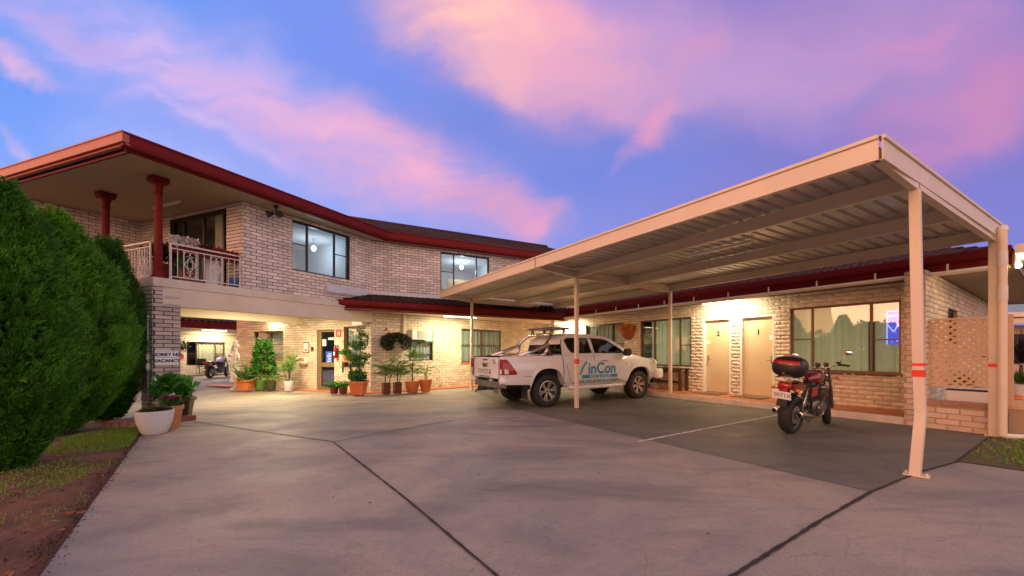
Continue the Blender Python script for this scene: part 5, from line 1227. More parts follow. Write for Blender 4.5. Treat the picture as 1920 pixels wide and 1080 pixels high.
def ute():
    yaw = math.radians(33.6)
    T = thing('utility_truck', 'white dual cab utility truck with company lettering parked under the carport', 'ute', (-.42, 10.48, .004), yaw, scale=1.068)
    cp = M_['carpaint']; st = .07
    side = lambda sg: (lambda x, z, o=0: Vector((x, sg*(half_w(x, z)+o), z)))
    bed = [(-1.13, .58), (-1.17, .72), (-1.19, .95), (-1.185, 1.17), (-1.14, 1.205), (.415, 1.215), (.415, .52)]
    ar = arch(0, .385, .455, .535, .52); ar[0] = (ar[0][0], .55); 
    bed = [(-1.13, .58), (-1.17, .72), (-1.19, .95), (-1.185, 1.17), (-1.14, 1.205), (.418, 1.215), (.43, .80)]+[p for p in ar[::-1] if p[0] < .44 and not (p[0] > 0 and p[1] < .62)]
    cabl = [(.442, 1.22), (.452, .78), (.475, .47), (2.50, .47), (2.62, .50)]+arch(3.085, .385, .475, .515, .50)[1:-1]+[(3.57, .52), (3.80, .56), (3.93, .66), (3.97, .80), (3.93, .955), (3.60, 1.085), (3.2, 1.17), (2.93, 1.215), (2.7, 1.215), (1.5, 1.21)]
    ghouse = [(.442, 1.222), (.47, 1.48), (.53, 1.65), (.66, 1.735), (1.0, 1.765), (1.55, 1.765), (1.95, 1.735), (2.12, 1.69), (2.52, 1.46), (2.93, 1.217), (2.7, 1.217), (1.5, 1.212)]
    w_r = [(.74, 1.30), (.66, 1.40), (.59, 1.60), (.72, 1.655), (1.36, 1.665), (1.40, 1.285), (.95, 1.275)]
    w_f = [(1.50, 1.285), (1.47, 1.665), (1.90, 1.645), (2.05, 1.60), (2.45, 1.385), (2.60, 1.28)]
    mb = MB()
    for sg in (-1, 1):
        S = side(sg)
        fill(bed, [], st, S, mb); fill(cabl, [], st, S, mb); fill(ghouse, [w_r, w_f], st, S, mb)
    # tailgate and tail panel
    fill([(-.70, .70), (.70, .70), (.705, 1.185), (-.705, 1.185)], [], .1, lambda y, z: Vector((-1.205+.02*(abs(y)/.7)**4+.012*(z > 1.15), y, z)), mb)
    for sg in (-1, 1):
        fill([(.715, .58), (.715, 1.195), (.86, 1.195), (.875, .95), (.865, .60)], [], .06, lambda y, z, sg=sg: Vector((-1.19+.035*max(0, (y-.72)/.14)**2, sg*min(y, half_w(-1.17, z)), z)), mb)
    # bed rails and hard cover
    mb.grid(lambda u, v: Vector((-1.17+1.58*u, (-1+2*v)*(.855-.02*max(0, -u+.2)), 1.208+.018*(1-(2*v-1)**4))), 10, 10)
    # cab back, roof, bonnet
    def loft(sts, nv=14):
        sts = list(sts)
        def f(u, v):
            k = u*(len(sts)-1); i = min(int(k), len(sts)-2); t = k-i; a, b = sts[i], sts[i+1]
            x, z, w, c = [a[q]+(b[q]-a[q])*t for q in range(4)]; y = 2*v-1
            return Vector((x-(0 if len(a) < 5 else a[4]*(y*y)), w*y, z+c*(1-abs(y)**2.6)))
        return f, len(sts)
    roof = [(.45, 1.50, half_w(.5, 1.50), .0), (.50, 1.62, half_w(.5, 1.62), .01), (.60, 1.705, half_w(.6, 1.705), .03), (.80, 1.748, half_w(.8, 1.748), .03), (1.1, 1.768, half_w(1, 1.768), .035), (1.55, 1.767, half_w(1.5, 1.767), .035), (1.95, 1.737, half_w(1.9, 1.737), .035), (2.125, 1.69, half_w(2.1, 1.69), .03)]
    f, n = loft(roof); mb.grid(f, (n-1)*4, 16)
    hood = [(2.88, 1.215, .82, .035), (3.05, 1.195, .83, .05), (3.35, 1.145, .81, .06), (3.65, 1.075, .755, .06), (3.86, 1.00, .70, .05), (3.96, .92, .66, .03), (3.985, .80, .64, .0)]
    f, n = loft(hood); mb.grid(f, (n-1)*4, 16)
    mb.grid(lambda u, v: Vector((.445+.01*0, (-1+2*v)*half_w(.5, .5+.75*u), .5+.72*u)), 4, 6)
    body = mb.build('body', cp, T, smooth=True, fix=True, auto=38)
    # dark underside and inner arches
    mb = MB(); mb.box((1.35, 0, .60), (4.9, 1.30, .22)); mb.box((1.4, 0, .47), (2.0, 1.1, .10)); mb.tube([(0, -.7, .385), (0, .7, .385)], .05, 10); mb.tube([(-1.1, .35, .42), (.8, .35, .42)], .035, 8)
    for x in (0, 3.085):
        for sg in (-1, 1): mb.box((x, sg*.58, .72), (1.05, .10, .56)); mb.box((x, sg*.72, .97), (.98, .34, .05)); mb.box((x-.50, sg*.73, .70), (.03, .30, .50)); mb.box((x+.50, sg*.73, .74), (.03, .30, .42))
    mb.build('chassis', M_['black_m'], T)
    # glass
    for sg in (-1, 1):
        S = side(sg)
        for P in (w_r, w_f):
            gl = MB(); fill(P, [], .12, lambda x, z, S=S: S(x, z, -.012), gl); g = gl.build('side_window', M_['carglass'], T, smooth=True)
            fr = MB(); fr.tube([S(x, z, -.002) for x, z in P], .011, 6, closed=True)
            if P is w_r: fr.tube([S(.98, 1.285, -.004), S(.93, 1.66, -.004)], .013, 6)
            fr.build('window_seal', M_['black'], g)
    ws = [(2.10, 1.695, half_w(2.1, 1.69)-.01, .03), (2.5, 1.46, half_w(2.5, 1.46)-.005, .05), (2.90, 1.215, half_w(2.9, 1.215)-.01, .04)]
    f, n = loft(ws); mb = MB(); mb.grid(lambda u, v: f(u, v)+Vector((.08*(1-(2*v-1)**2)*(.3+u), 0, 0)), 8, 14); mb.build('windscreen', M_['carglass'], T, smooth=True)
    mb = MB(); mb.grid(lambda u, v: Vector((.438+.055*u**2, (-1+2*v)*(half_w(.5, 1.24+.36*u)-.03), 1.24+.36*u)), 4, 8); mb.build('rear_window', M_['carglass'], T, smooth=True)
    mb = MB(); mb.grid(lambda u, v: Vector((.45, (-1+2*v)*.80, 1.18+.075*u)), 1, 4); mb.build('cab_back', cp, T)
    # dark cabin with seats
    mb = MB(); mb.box((1.55, 0, .95), (2.1, 1.5, .45)); 
    for x in (.85, 1.75):
        for y in (-.38, .38): mb.ell((x, y, 1.32), (.10, .24, .30), e=.6); mb.ell((x-.03, y, 1.62), (.06, .13, .09), e=.7)
    mb.ell((2.55, 0, 1.15), (.28, .72, .12), e=.5); mb.build('cabin', M_['black_m'], T, smooth=True)
    mb = MB()
    for k in range(1): mb.tube([(2.30+.05*math.cos(a), -.38+.17*math.sin(a), 1.28+.17*math.cos(a)) for a in [i*2*PI/20 for i in range(20)]], .014, 6, closed=True)
    mb.build('steering_wheel', M_['black'], T)
    # panel gaps
    gp = MB()
    def gap(sg, pts): gp.tube([side(sg)(x, z, .0005) for x, z in pts], .0055, 5)
    for sg in (-1, 1):
        gap(sg, [(.43, .56), (.43, .8), (.43, 1.0), (.43, 1.21)]); gap(sg, [(1.43, .53), (1.43, .8), (1.435, 1.1), (1.44, 1.28), (1.425, 1.66)]); gap(sg, [(2.52, .53), (2.555, .75), (2.555, 1.0), (2.60, 1.215)])
        gap(sg, [(.54, 1.24), (.53, 1.0), (.56, .86), (.66, .60), (.72, .53), (1.43, .53), (2.52, .53)]); gap(sg, [(2.60, 1.17), (2.9, 1.205)])
        gp.tube([Vector((-1.2075, sg*.703, z)) for z in (.70, .9, 1.18)], .006, 5); gap(sg, [(-1.16, .60), (-1.1, .745), (-.6, .745), (-.47, .745)])
    gp.tube([(-1.207, -.70, .70), (-1.21, 0, .70), (-1.207, .70, .70)], .006, 5); gp.build('panel_gap', M_['black_m'], body)
    # front wheel arch flares and side steps
    for sg in (-1, 1):
        S = side(sg)
        for cx, rx, rz, o in ((3.085, .475, .515, .030), (0, .455, .535, .010)):
            fl = MB(); pts = [p for p in arch(cx, .385, rx, rz, .5)[1:-1] if not (cx == 0 and p[0] > .42)]; n = len(pts); vs = []
            for (x, z), k in zip(pts, range(n)):
                X = cx+(x-cx)*1.14; Z = .385+(z-.385)*1.13
                vs += [S(x, z, -.06), S(x, z, o), S(cx+(x-cx)*1.06, .385+(z-.385)*1.055, o+.006), S(X, Z, .001)]
            fl.add(vs, [(4*i+j, 4*i+j+1, 4*i+5+j, 4*i+4+j) for i in range(n-1) for j in range(3)])
            if cx > 1: fl.add([S(2.42, .56, .004), S(2.60, .56, .022), S(2.66, .80, .02), S(2.86, .985, .006), S(2.74, .98, .001), S(2.50, .75, .001)], [(0, 1, 2, 3, 4, 5)])
            fl.build('wheel_arch_flare', cp, T, smooth=True, auto=50, fix=True)
    for sg in (-1, 1):
        mb = MB(); mb.tube([(.62, sg*.86, .43), (.75, sg*.925, .425), (2.35, sg*.925, .425), (2.5, sg*.86, .43)], .05, 12); mb.build('side_step', cp, T, smooth=True)
        mb = MB(); S = side(sg)
        for x in (.72, 1.66): mb.tube([S(x, 1.075, .0), S(x+.015, 1.08, .032), S(x+.19, 1.083, .034), S(x+.21, 1.083, .0)], .016, 8); 
        h = mb.build('door_handle', M_['chrome'], T, smooth=True)
        mb = MB(); mb.ell((2.50, sg*1.02, 1.30), (.075, .12, .10), e=.6); m = mb.build('mirror', M_['black'] if sg < 0 else M_['chrome'], T, smooth=True); mb = MB(); mb.bar((2.52, sg*.84, 1.25), (2.52, sg*.93, 1.26), .04); mb.build('mirror_arm', M_['black'], m)
        # tail lamp wrapping the corner
        mb = MB(); S = side(sg); P = [(-1.185, .80), (-1.19, 1.14), (-1.10, 1.145), (-1.02, 1.05), (-.93, .93), (-.86, .82), (-.88, .80)]
        fill(P, [], .06, lambda x, z: S(x, z, .012), mb)
        fill([(.735, .80), (.735, 1.14), (.868, 1.14), (.888, .80)], [], .05, lambda y, z: Vector((-1.205, sg*y, z)), mb)
        n = len(P); mb.add([S(x, z, .012) for x, z in P]+[S(x, z, -.01) for x, z in P], [(i, (i+1) % n, n+(i+1) % n, n+i) for i in range(n)])
        lamp = mb.build('tail_lamp', M_['lamp_red'], T, fix=True)
        mb = MB(); mb.add([S(-1.16, .82, .014), S(-1.07, .82, .014), S(-1.08, .91, .014), S(-1.165, .93, .014)], [(0, 1, 2, 3)]); mb.box((-1.208, sg*.805, .87), (.006, .09, .10)); mb.build('lens', M_['lamp_clear'], lamp)
        mb = MB(); P = [(3.55, 1.03), (3.62, 1.065), (3.90, .965), (3.94, .88), (3.75, .90)]; fill(P, [], .06, lambda x, z: S(x, z, .006), mb); mb.build('headlight', M_['lamp_clear'], T)
        mb = MB(); mb.box((-.56, sg*.74, .40), (.012, .26, .36)); mb.build('mud_flap', M_['steel'] if sg > 0 else M_['black_m'], T)
    # rear bumper step, tow bar, plate
    mb = MB(); mb.grid(lambda u, v: Vector((-1.26+.16*abs(2*u-1)**3, (-.86+1.72*u), .50+.14*v)), 16, 2); mb.grid(lambda u, v: Vector((-1.26+.16*abs(2*u-1)**3+.13*v, (-.86+1.72*u), .64)), 16, 1); mb.grid(lambda u, v: Vector((-1.26+.16*abs(2*u-1)**3+.13*v, (-.86+1.72*u), .50)), 16, 1)
    b = mb.build('rear_bumper', M_['steel'], T, smooth=True, auto=40)
    for sg in (-1, 1): mb = MB(); mb.ell((-1.10, sg*.76, .66), (.10, .13, .07), e=.4); mb.build('bumper_corner', cp, b, smooth=True)
    mb = MB(); mb.bar((-1.1, 0, .44), (-1.38, .05, .42), .06); mb.tube([(-1.36, .05, .42), (-1.36, .05, .50)], .025, 10); mb.bar((-1.2, -.35, .46), (-1.2, .35, .46), .06); mb.tube([(-1.38, .09, .43), (-1.42, .1, .39), (-1.38, .12, .36)], .014, 8); mb.build('tow_bar', M_['black'], T)
    mb = MB(); mb.box((-1.215, -.33, .655), (.012, .36, .11)); pl = mb.build('number_plate', M_['black'], T)
    Mt = lambda y, z, x=-1.212: frame_M(Vector((x, y, z)), (0, -1, 0), (0, 0, 1))
    text_mb('III00', .085, Mt(-.33, .655, -1.2225), .002).build('plate_number', M_['white'], pl)
    mb = MB(); mb.box((-1.212, 0, 1.13), (.012, .26, .032)); mb.build('brake_light', M_['lamp_red'], T)
    mb = MB(); mb.prism([(-.17, 1.05), (.17, 1.05), (.11, .955), (-.11, .955)], lambda p, d: Vector((d, p[0], p[1])), -1.222, -1.205); h = mb.build('tailgate_handle', M_['chrome'], T, fix=True); mb = MB(); mb.box((-1.224, 0, .985), (.006, .15, .04)); mb.build('latch', M_['black'], h)
    text_mb('TOYOTA', .165, Mt(.04, .845), .005, 1.12).build('lettering', M_['chrome'], T)
    mb = MB(); r = random.Random(4); y = .36
    while y > -.28:
        w = r.uniform(.018, .034); mb.box((-1.2125, y-w/2, .735), (.002, w, r.uniform(.03, .045))); y -= w+r.choice((.012, .012, .012, .04))
    mb.build('lettering', M_['ink_blue2'], T)
    text_mb('SR5', .07, Mt(-.50, 1.06), .003).build('lettering', M_['chrome'], T); text_mb('HILUX', .06, Mt(-.46, 1.12), .003).build('lettering', M_['chrome'], T)
    # sign writing on the doors (both sides)
    for sg in (-1, 1):
        r = Vector((1, 0, 0)) if sg < 0 else Vector((-1, 0, 0)); S = side(sg)
        def put(txt, size, x, z, m, bold=0., shear=0., sp=1.):
            mb = text_mb(txt, size, Matrix.Identity(4), 0., sp); mb2 = MB()
            for k, (ox, oz) in enumerate(((0, 0), (bold, 0), (-bold, 0), (0, bold), (0, -bold))):   # heavier strokes
                vs = [(x+(v[0]+ox)*(1 if sg < 0 else -1), z+v[1]+oz) for v in mb.v]; mb2.add([S(a, b, .004+.0004*k) for a, b in vs], mb.f)
            return mb2.build('lettering', M_[m], T)
        cx = 1.56
        put('inCon', .395, cx+.12, .88, 'ink_blue', .013, 0, .98)
        mb = MB(); q = lambda a, b: S(cx+(a if sg < 0 else -a)*1., b, .004); mb.grid(lambda u, v: q(-.63+(.05+.03*v)*u+.20*v**1.7, .74+.33*v), 2, 6); mb.build('lettering', M_['ink_blue'], T)
        mb = MB(); mb.grid(lambda u, v: q(-.55+1.22*u, .645+.085*v), 12, 2); mb.build('sign_band', M_['ink_blue'], T)
        mbt = text_mb('HIRE & SALES', .105, Matrix.Identity(4), 0., 1.2, .0); mb = MB(); mb.add([S(cx+(v[0]+.06)*(1 if sg < 0 else -1), .687+v[1], .007) for v in mbt.v], mbt.f); mb.build('lettering', M_['white'], T)
        put('TRUCK MOUNTED PLATFORMS', .105, cx-.02, .565, 'ink_blue2', .004, 0, 1.05)
    # sports bar and roof platform
    mb = MB()
    for sg in (-1, 1):
        mb.tube([(-.62, sg*.70, 1.235), (-.30, sg*.70, 1.33), (.06, sg*.68, 1.47), (.26, sg*.62, 1.68), (.32, sg*.5, 1.735)], .042, 12); mb.tube([(.02, sg*.69, 1.235), (.10, sg*.69, 1.35), (.14, sg*.67, 1.52)], .038, 12); mb.tube([(-.70, sg*.70, 1.235), (.24, sg*.70, 1.24)], .03, 8)
    mb.tube([(.32, -.5, 1.735), (.33, 0, 1.745), (.32, .5, 1.735)], .042, 12); mb.build('sports_bar', M_['chrome'], T, smooth=True)
    mb = MB(); mb.box((.58, 0, 1.90), (.62, 1.15, .035))
    for i in range(6): mb.box((.33+i*.10, 0, 1.925), (.05, 1.15, .02))
    for sx in (.4, .78):
        for sy in (-.45, .45): mb.box((sx, sy, 1.84), (.06, .05, .12))
    mb.build('roof_rack', M_['steel'], T)
    # steel bull bar
    mb = MB(); bb = MB(); bb.ell((4.05, 0, .66), (.15, .86, .16), e=.35); 
    for sg in (-1, 1): bb.ell((3.94, sg*.80, .68), (.17, .12, .15), e=.4)
    B = bb.build('bull_bar', cp, T, smooth=True)
    for sg in (-1, 1): mb.tube([(4.08, sg*.62, .78), (4.10, sg*.62, 1.02), (4.08, sg*.54, 1.09), (4.09, sg*.2, 1.10), (4.09, 0, 1.10)], .034, 12); mb.tube([(4.08, sg*.28, .78), (4.10, sg*.28, 1.09)], .03, 10)
    mb.build('hoop', cp, B, smooth=True)
    mb = MB(); mb.box((3.985, 0, .86), (.03, 1.1, .22)); mb.build('grille', M_['black'], T)
    mb = MB(); mb.hexa([(3.70, -.86, .42), (3.98, -.86, .50), (3.98, .86, .50), (3.70, .86, .42), (3.7, -.87, .56), (3.98, -.87, .56), (3.98, .87, .56), (3.7, .87, .56)]); mb.build('under_tray', M_['black_m'], T)
    mb = MB(); mb.tube([(2.86, -.72, 1.21), (2.80, -.9, 1.6), (2.78, -.92, 2.05)], .004, 5)
    for x in (0, 3.085):
        for sg in (-1, 1): wheel(T, x, sg*.775, sg)
ute()
# ------------------------------------------------------------------ motorcycles
def motorcycle(name_label, loc, rz, tank='bikered', tail='bikered', case=True, scale=1., lean=0.10, steer=.33, plate='0071X'):
    """naked road bike; x forwards, origin under the rear wheel contact"""
    T = thing('motorcycle', name_label, 'motorbike', loc, rz, scale=scale); T.rotation_euler = (lean, 0, rz)
    wb = 1.45; R = .315
    def bw(x, w, parent, Mx=None, name='wheel'):
        M0 = (Mx if Mx is not None else Matrix.Identity(4)) @ Matrix.Translation((x, 0, R)) @ Matrix.Rotation(-PI/2, 4, 'X'); t = MB(); h = w/2
        t.lathe([(.222, -h*.72), (.250, -h*.98), (.275, -h), (.300, -h*.72), (.312, -h*.35), (R, 0), (.312, h*.35), (.300, h*.72), (.275, h), (.250, h*.98), (.222, h*.72)], seg=48, M=M0, cap=False)
        W = t.build(name, M_['rubber'], parent, smooth=True); m = MB(); m.lathe([(.226, -h*.7), (.212, -h*.6), (.205, 0), (.212, h*.6), (.226, h*.7)], seg=40, M=M0, cap=False)
        m.lathe([(.045, -h*.8), (.045, h*.8)], seg=16, M=M0)
        for k in range(3):
            for dd in (-.16, .16):
                a = 2*PI*k/3+.4; m.bar(M0 @ Vector((.03*math.cos(a), .03*math.sin(a), 0)), M0 @ Vector((.212*math.cos(a+dd), .212*math.sin(a+dd), 0)), .026, .034, up=(M0.to_3x3() @ Vector((0, 0, 1))))
        m.build('rim', M_['steel'] if x < .5 else M_['alloy'], W, smooth=True, auto=35)
        d = MB()
        for sg in ((-1, 1) if x > .5 else (-1,)): d.lathe([(.07, h*.75*sg), (.145, h*.75*sg), (.145, h*.75*sg+.005), (.07, h*.75*sg+.005)], seg=32, M=M0, cap=False)
        d.build('brake_disc', M_['alloy'], W); return W
    bw(0, .18, T)
    # front end turned on the steering axis
    head = Vector((1.10, 0, .92)); ax = (Vector((wb, 0, R))-Vector((1.07, 0, 1.02))).normalized()
    Ms = Matrix.Translation(head) @ Matrix.Rotation(-steer, 4, ax) @ Matrix.Translation(-head); P = lambda *p: Ms @ Vector(p)
    bw(wb, .125, T, Ms)
    mb = MB()
    for sg in (-1, 1): mb.tube([P(wb-.02, sg*.095, R), P(1.24, sg*.095, .72)], .030, 10); mb.tube([P(1.24, sg*.095, .72), P(1.075, sg*.095, 1.06)], .021, 10)
    mb.tube([P(wb, -.11, R), P(wb, .11, R)], .02, 8); mb.box(P(1.10, 0, .97), (.09, .25, .035)); mb.box(P(1.16, 0, .83), (.09, .25, .035)); fk = mb.build('fork', M_['steel'], T, smooth=True, auto=40)
    mb = MB(); mb.grid(lambda u, v: P(wb+math.cos(.35+2.1*u)*.345, (-1+2*v)*.075, R+math.sin(.35+2.1*u)*.345-.03*(2*v-1)**2), 12, 6)
    for sg in (-1, 1): mb.bar(P(wb+.03, sg*.078, R+.32), P(wb-.02, sg*.095, R+.1), .05, .012)
    mb.build('front_mudguard', M_[tank], T, smooth=True)
    mb = MB(); M0 = Ms @ Matrix.Translation((1.27, 0, .90)) @ Matrix.Rotation(PI/2, 4, 'Y'); mb.lathe([(.0, -.10), (.06, -.09), (.088, -.03), (.092, .03), (.095, .045)], seg=24, M=M0, cap=False); hl = mb.build('headlight', M_['chrome'], T, smooth=True)
    mb = MB(); mb.lathe([(.088, .04), (.05, .06), (0, .065)], seg=24, M=M0, cap=False); mb.build('lens', M_['lamp_clear'], hl, smooth=True)
    mb = MB()
    for sg in (-1, 1): mb.lathe([(.0, -.035), (.035, -.03), (.043, .02), (.043, .035)], seg=18, M=Ms @ Matrix.Translation((1.14, sg*.062, 1.09)) @ Matrix.Rotation(-.9, 4, 'Y'))
    mb.box(P(1.16, 0, 1.04), (.05, .16, .04)); mb.build('instrument', M_['chrome'], T, smooth=True, auto=40)
    mb = MB(); mb.tube([P(.93, -.38, 1.075), P(1.0, -.27, 1.10), P(1.06, -.12, 1.06), P(1.07, 0, 1.05), P(1.06, .12, 1.06), P(1.0, .27, 1.10), P(.93, .38, 1.075)], .011, 8); hb = mb.build('handlebar', M_['chrome'], T, smooth=True)
    mb = MB()
    for sg in (-1, 1): mb.tube([P(.925, sg*.385, 1.075), P(.975, sg*.29, 1.095)], .018, 10); mb.tube([P(1.04, sg*.30, 1.10), P(.97, sg*.40, 1.085)], .007, 6); mb.box(P(1.01, sg*.26, 1.10), (.05, .05, .04)); mb.box(P(1.06, sg*.24, 1.13), (.045, .05, .035))
    mb.build('grip', M_['black'], hb, smooth=True)
    for sg in (-1, 1):
        mb = MB(); gl = MB(); mb.tube([P(1.02, sg*.25, 1.11), P(1.03, sg*.30, 1.20), P(1.01, sg*.37, 1.27)], .006, 6); mb.ell(P(1.01, sg*.385, 1.30), (.018, .066, .048)); gl.ell(P(.988, sg*.385, 1.30), (.010, .058, .041)); m = mb.build('mirror', M_['chrome'], T, smooth=True); gl.build('mirror_glass', M_['mirror'], m, smooth=True)
    # tank, seat, tail
    mb = MB()
    def tk(u, v):
        x = .47+.56*u; a = 2*PI*v; w = .135*(math.sin(PI*min(1, .22+.70*u))**.7)*(1 if u > .25 else .62+1.5*u); h = .125*(.35+.75*math.sin(PI*min(1, .12+.72*u))) ; c, s = math.cos(a), math.sin(a)
        if u in (0, 1): w *= .25; h *= .3
        return Vector((x, w*math.copysign(abs(c)**.8, c), .865+.06*u+h*math.copysign(abs(s)**.8, s)*(1 if s > 0 else .75)))
    mb.grid(tk, 18, 28); t = mb.build('fuel_tank', M_[tank], T, smooth=True); mb = MB(); mb.lathe([(.035, 0), (.035, .012), (.02, .016)], (.84, 0, 1.045), 16); mb.build('filler_cap', M_['chrome'], t)
    mb = MB()
    def st(u, v):
        x = -.12+.68*u; z = [.875, .875, .83, .795, .80, .87][min(5, int(u*5))]; k = u*5; i = min(4, int(k)); zs = [.885, .875, .835, .80, .805, .875]; z = zs[i]+(zs[i+1]-zs[i])*(k-i); w = .13-.05*abs(u-.45)*1.2; y = 2*v-1
        return Vector((x, w*y, z-.055*abs(y)**3))
    mb.grid(st, 20, 10); mb.grid(lambda u, v: st(u, v)*1+Vector((0, 0, -.07)), 20, 10)
    for yy in (0, 1): mb.grid(lambda u, v, yy=yy: st(u, yy)+Vector((0, 0, -.07*v)), 20, 1)
    mb.build('saddle', M_['seat'], T, smooth=True)
    mb = MB()
    for sg in (-1, 1): mb.grid(lambda u, v, sg=sg: Vector((-.34+.62*u, sg*(.085+.055*math.sin(PI*min(1, u*.9+.1))), .80+.05*(1-u)-.11*v*(1-.3*u))), 10, 4)
    mb.grid(lambda u, v: Vector((-.36+.26*u, (-1+2*v)*.09, .865+.02*u-.02*(2*v-1)**2)), 6, 6); mb.grid(lambda u, v: Vector((-.345, (-1+2*v)*.085, .76+.105*u)), 3, 4); mb.build('tail_fairing', M_[tail], T, smooth=True)
    mb = MB(); mb.ell((-.36, 0, .80), (.05, .10, .055), e=.6); mb.box((-.385, 0, .735), (.03, .12, .05)); mb.build('tail_light', M_['lamp_red'], T, smooth=True)
    mb = MB()
    for sg in (-1, 1): mb.grid(lambda u, v, sg=sg: Vector((.34+.26*u, sg*(.13+.02*math.sin(PI*u)), .60+.16*v+.03*u)), 6, 5)
    mb.build('side_cover', M_['bikered2'] if tank == 'bikered' else M_['black'], T, smooth=True)
    mb = MB(); am = MB()
    for sg in (-1, 1): mb.tube([(-.33, sg*.08, .755), (-.33, sg*.15, .75)], .008, 6); am.ell((-.33, sg*.18, .75), (.028, .034, .028))
    for sg in (-1, 1): mb.tube([P(1.18, sg*.10, .86), P(1.18, sg*.18, .86)], .008, 6); am.ell(P(1.18, sg*.21, .86), (.028, .034, .028))
    s = mb.build('indicator_stalk', M_['black'], T); am.build('indicator', M_['amber'], s, smooth=True)
    # rear mudguard and plate
    mb = MB(); mb.grid(lambda u, v: Vector((-.32-.10*u, (-1+2*v)*.075, .76-.28*u)), 4, 3); mb.grid(lambda u, v: Vector((math.cos(1.2+1.3*u)*.345, (-1+2*v)*.09, R+math.sin(1.2+1.3*u)*.345)), 8, 3); mb.build('rear_mudguard', M_['black_m'], T, smooth=True)
    if plate:
        Mp = frame_M(Vector((-.405, 0, .655)), (0, -1, 0), (-.35, 0, 1)); mb = MB(); mb.box((0, 0, 0), (.245, .13, .006), M=Matrix.Identity(4)); v = [Mp @ Vector(p) for p in mb.v]; mb.v = v; pl = mb.build('number_plate', M_['sign_w'], T)
        text_mb(plate, .088, Mp @ Matrix.Translation((0, 0, .004)), .001, 1.05).build('plate_number', mat('maroon ink', (.12, .01, .05), .5), pl)
    # engine, frame, exhaust
    mb = MB(); mb.ell((.72, 0, .40), (.20, .17, .13), e=.5); mb.ell((.60, .0, .42), (.13, .155, .11), e=.6)
    for sg in (-1, 1): mb.lathe([(.105, 0), (.10, .03), (.06, .045), (0, .047)], (.66, sg*.165, .40), 24, Matrix.Rotation(-PI/2*sg, 4, 'X'), cap=False); mb.lathe([(.07, 0), (.065, .025), (0, .03)], (.83, sg*.16, .41), 20, Matrix.Rotation(-PI/2*sg, 4, 'X'), cap=False)
    for k in range(8): mb.box((.80+.012*k, 0, .52+.022*k), (.22, .34-.008*abs(k-3), .009), M=Matrix.Rotation(-.35, 4, 'Y'))
    mb.box((.84, 0, .60), (.16, .28, .20), M=Matrix.Rotation(-.35, 4, 'Y')); mb.ell((.90, 0, .73), (.12, .17, .05), e=.5); mb.build('engine', M_['steel'], T, smooth=True, auto=45)
    mb = MB()
    for sg in (-1, 1):
        mb.tube([(1.07, sg*.03, .95), (.90, sg*.10, .84), (.55, sg*.115, .78), (.42, sg*.12, .60), (.40, sg*.12, .36)], .019, 8); mb.tube([(1.10, sg*.03, .88), (1.02, sg*.09, .60), (.96, sg*.11, .30), (.60, sg*.12, .25), (.40, sg*.12, .36)], .017, 8); mb.tube([(.55, sg*.11, .78), (.1, sg*.10, .80), (-.30, sg*.07, .80)], .014, 8)
    mb.build('frame', M_['black'], T, smooth=True)
    mb = MB()
    for sg in (-1, 1): mb.tube([(.42, sg*.09, .38), (.22, sg*.115, .36), (-.02, sg*.115, R)], [.032, .028, .026], 10)
    mb.tube([(0, -.13, R), (0, .13, R)], .015, 8); mb.build('swing_arm', M_['steel'], T, smooth=True)
    mb = MB()
    for sg in (-1, 1):
        mb.tube([(.02, sg*.135, R+.05), (.16, sg*.13, .76)], .014, 8)
        mb.tube([(.06+.10*i/40, (sg*.133)+.028*math.cos(i*1.26), .45+.22*i/40+0*math.sin(i)) if False else (.075+.055*i/40+.026*math.cos(i*1.26)*.9, sg*.133+.026*math.sin(i*1.26), .46+.22*i/40) for i in range(41)], .006, 6)
    mb.build('shock_absorber', M_['chrome'], T, smooth=True)
    mb = MB()
    for sg in (-1, 1):
        mb.tube([(.98, sg*.07, .58), (1.03, sg*.10, .42), (.92, sg*.13, .26), (.60, sg*.15, .24), (.40, sg*.17, .28)], .020, 10); mb.tube([(.40, sg*.17, .28), (.33, sg*.175, .29), (-.05, sg*.185, .34), (-.18, sg*.187, .36)], [.03, .047, .05, .047], 16, cap=False)
        mb.tube([(-.17, sg*.187, .359), (-.10, sg*.187, .35)], [.030, .030], 14, cap=False); mb.lathe([(.047, 0), (.030, .006)], (-.18, sg*.187, .36), 16, Matrix.Rotation(-PI/2, 4, 'Y'), cap=False)
    mb.build('exhaust', M_['chrome'], T, smooth=True, auto=50)
    mb = MB(); mb.tube([(.50, .13, .26), (.44, .30, .02)], .012, 8); mb.tube([(.50, .10, .24), (.42, -.17, .16)], .012, 8); mb.tube([(.50, -.12, .24), (.36, -.10, .10), (.36, .10, .10), (.50, .12, .24)], .012, 8); mb.build('stand', M_['steel'], T, smooth=True)
    mb = MB()
    for sg in (-1, 1): mb.tube([(.40, sg*.13, .30), (.42, sg*.25, .30)], .014, 8); mb.bar((.34, sg*.12, .36), (.20, sg*.14, .46), .02)
    mb.build('footpeg', M_['black'], T)
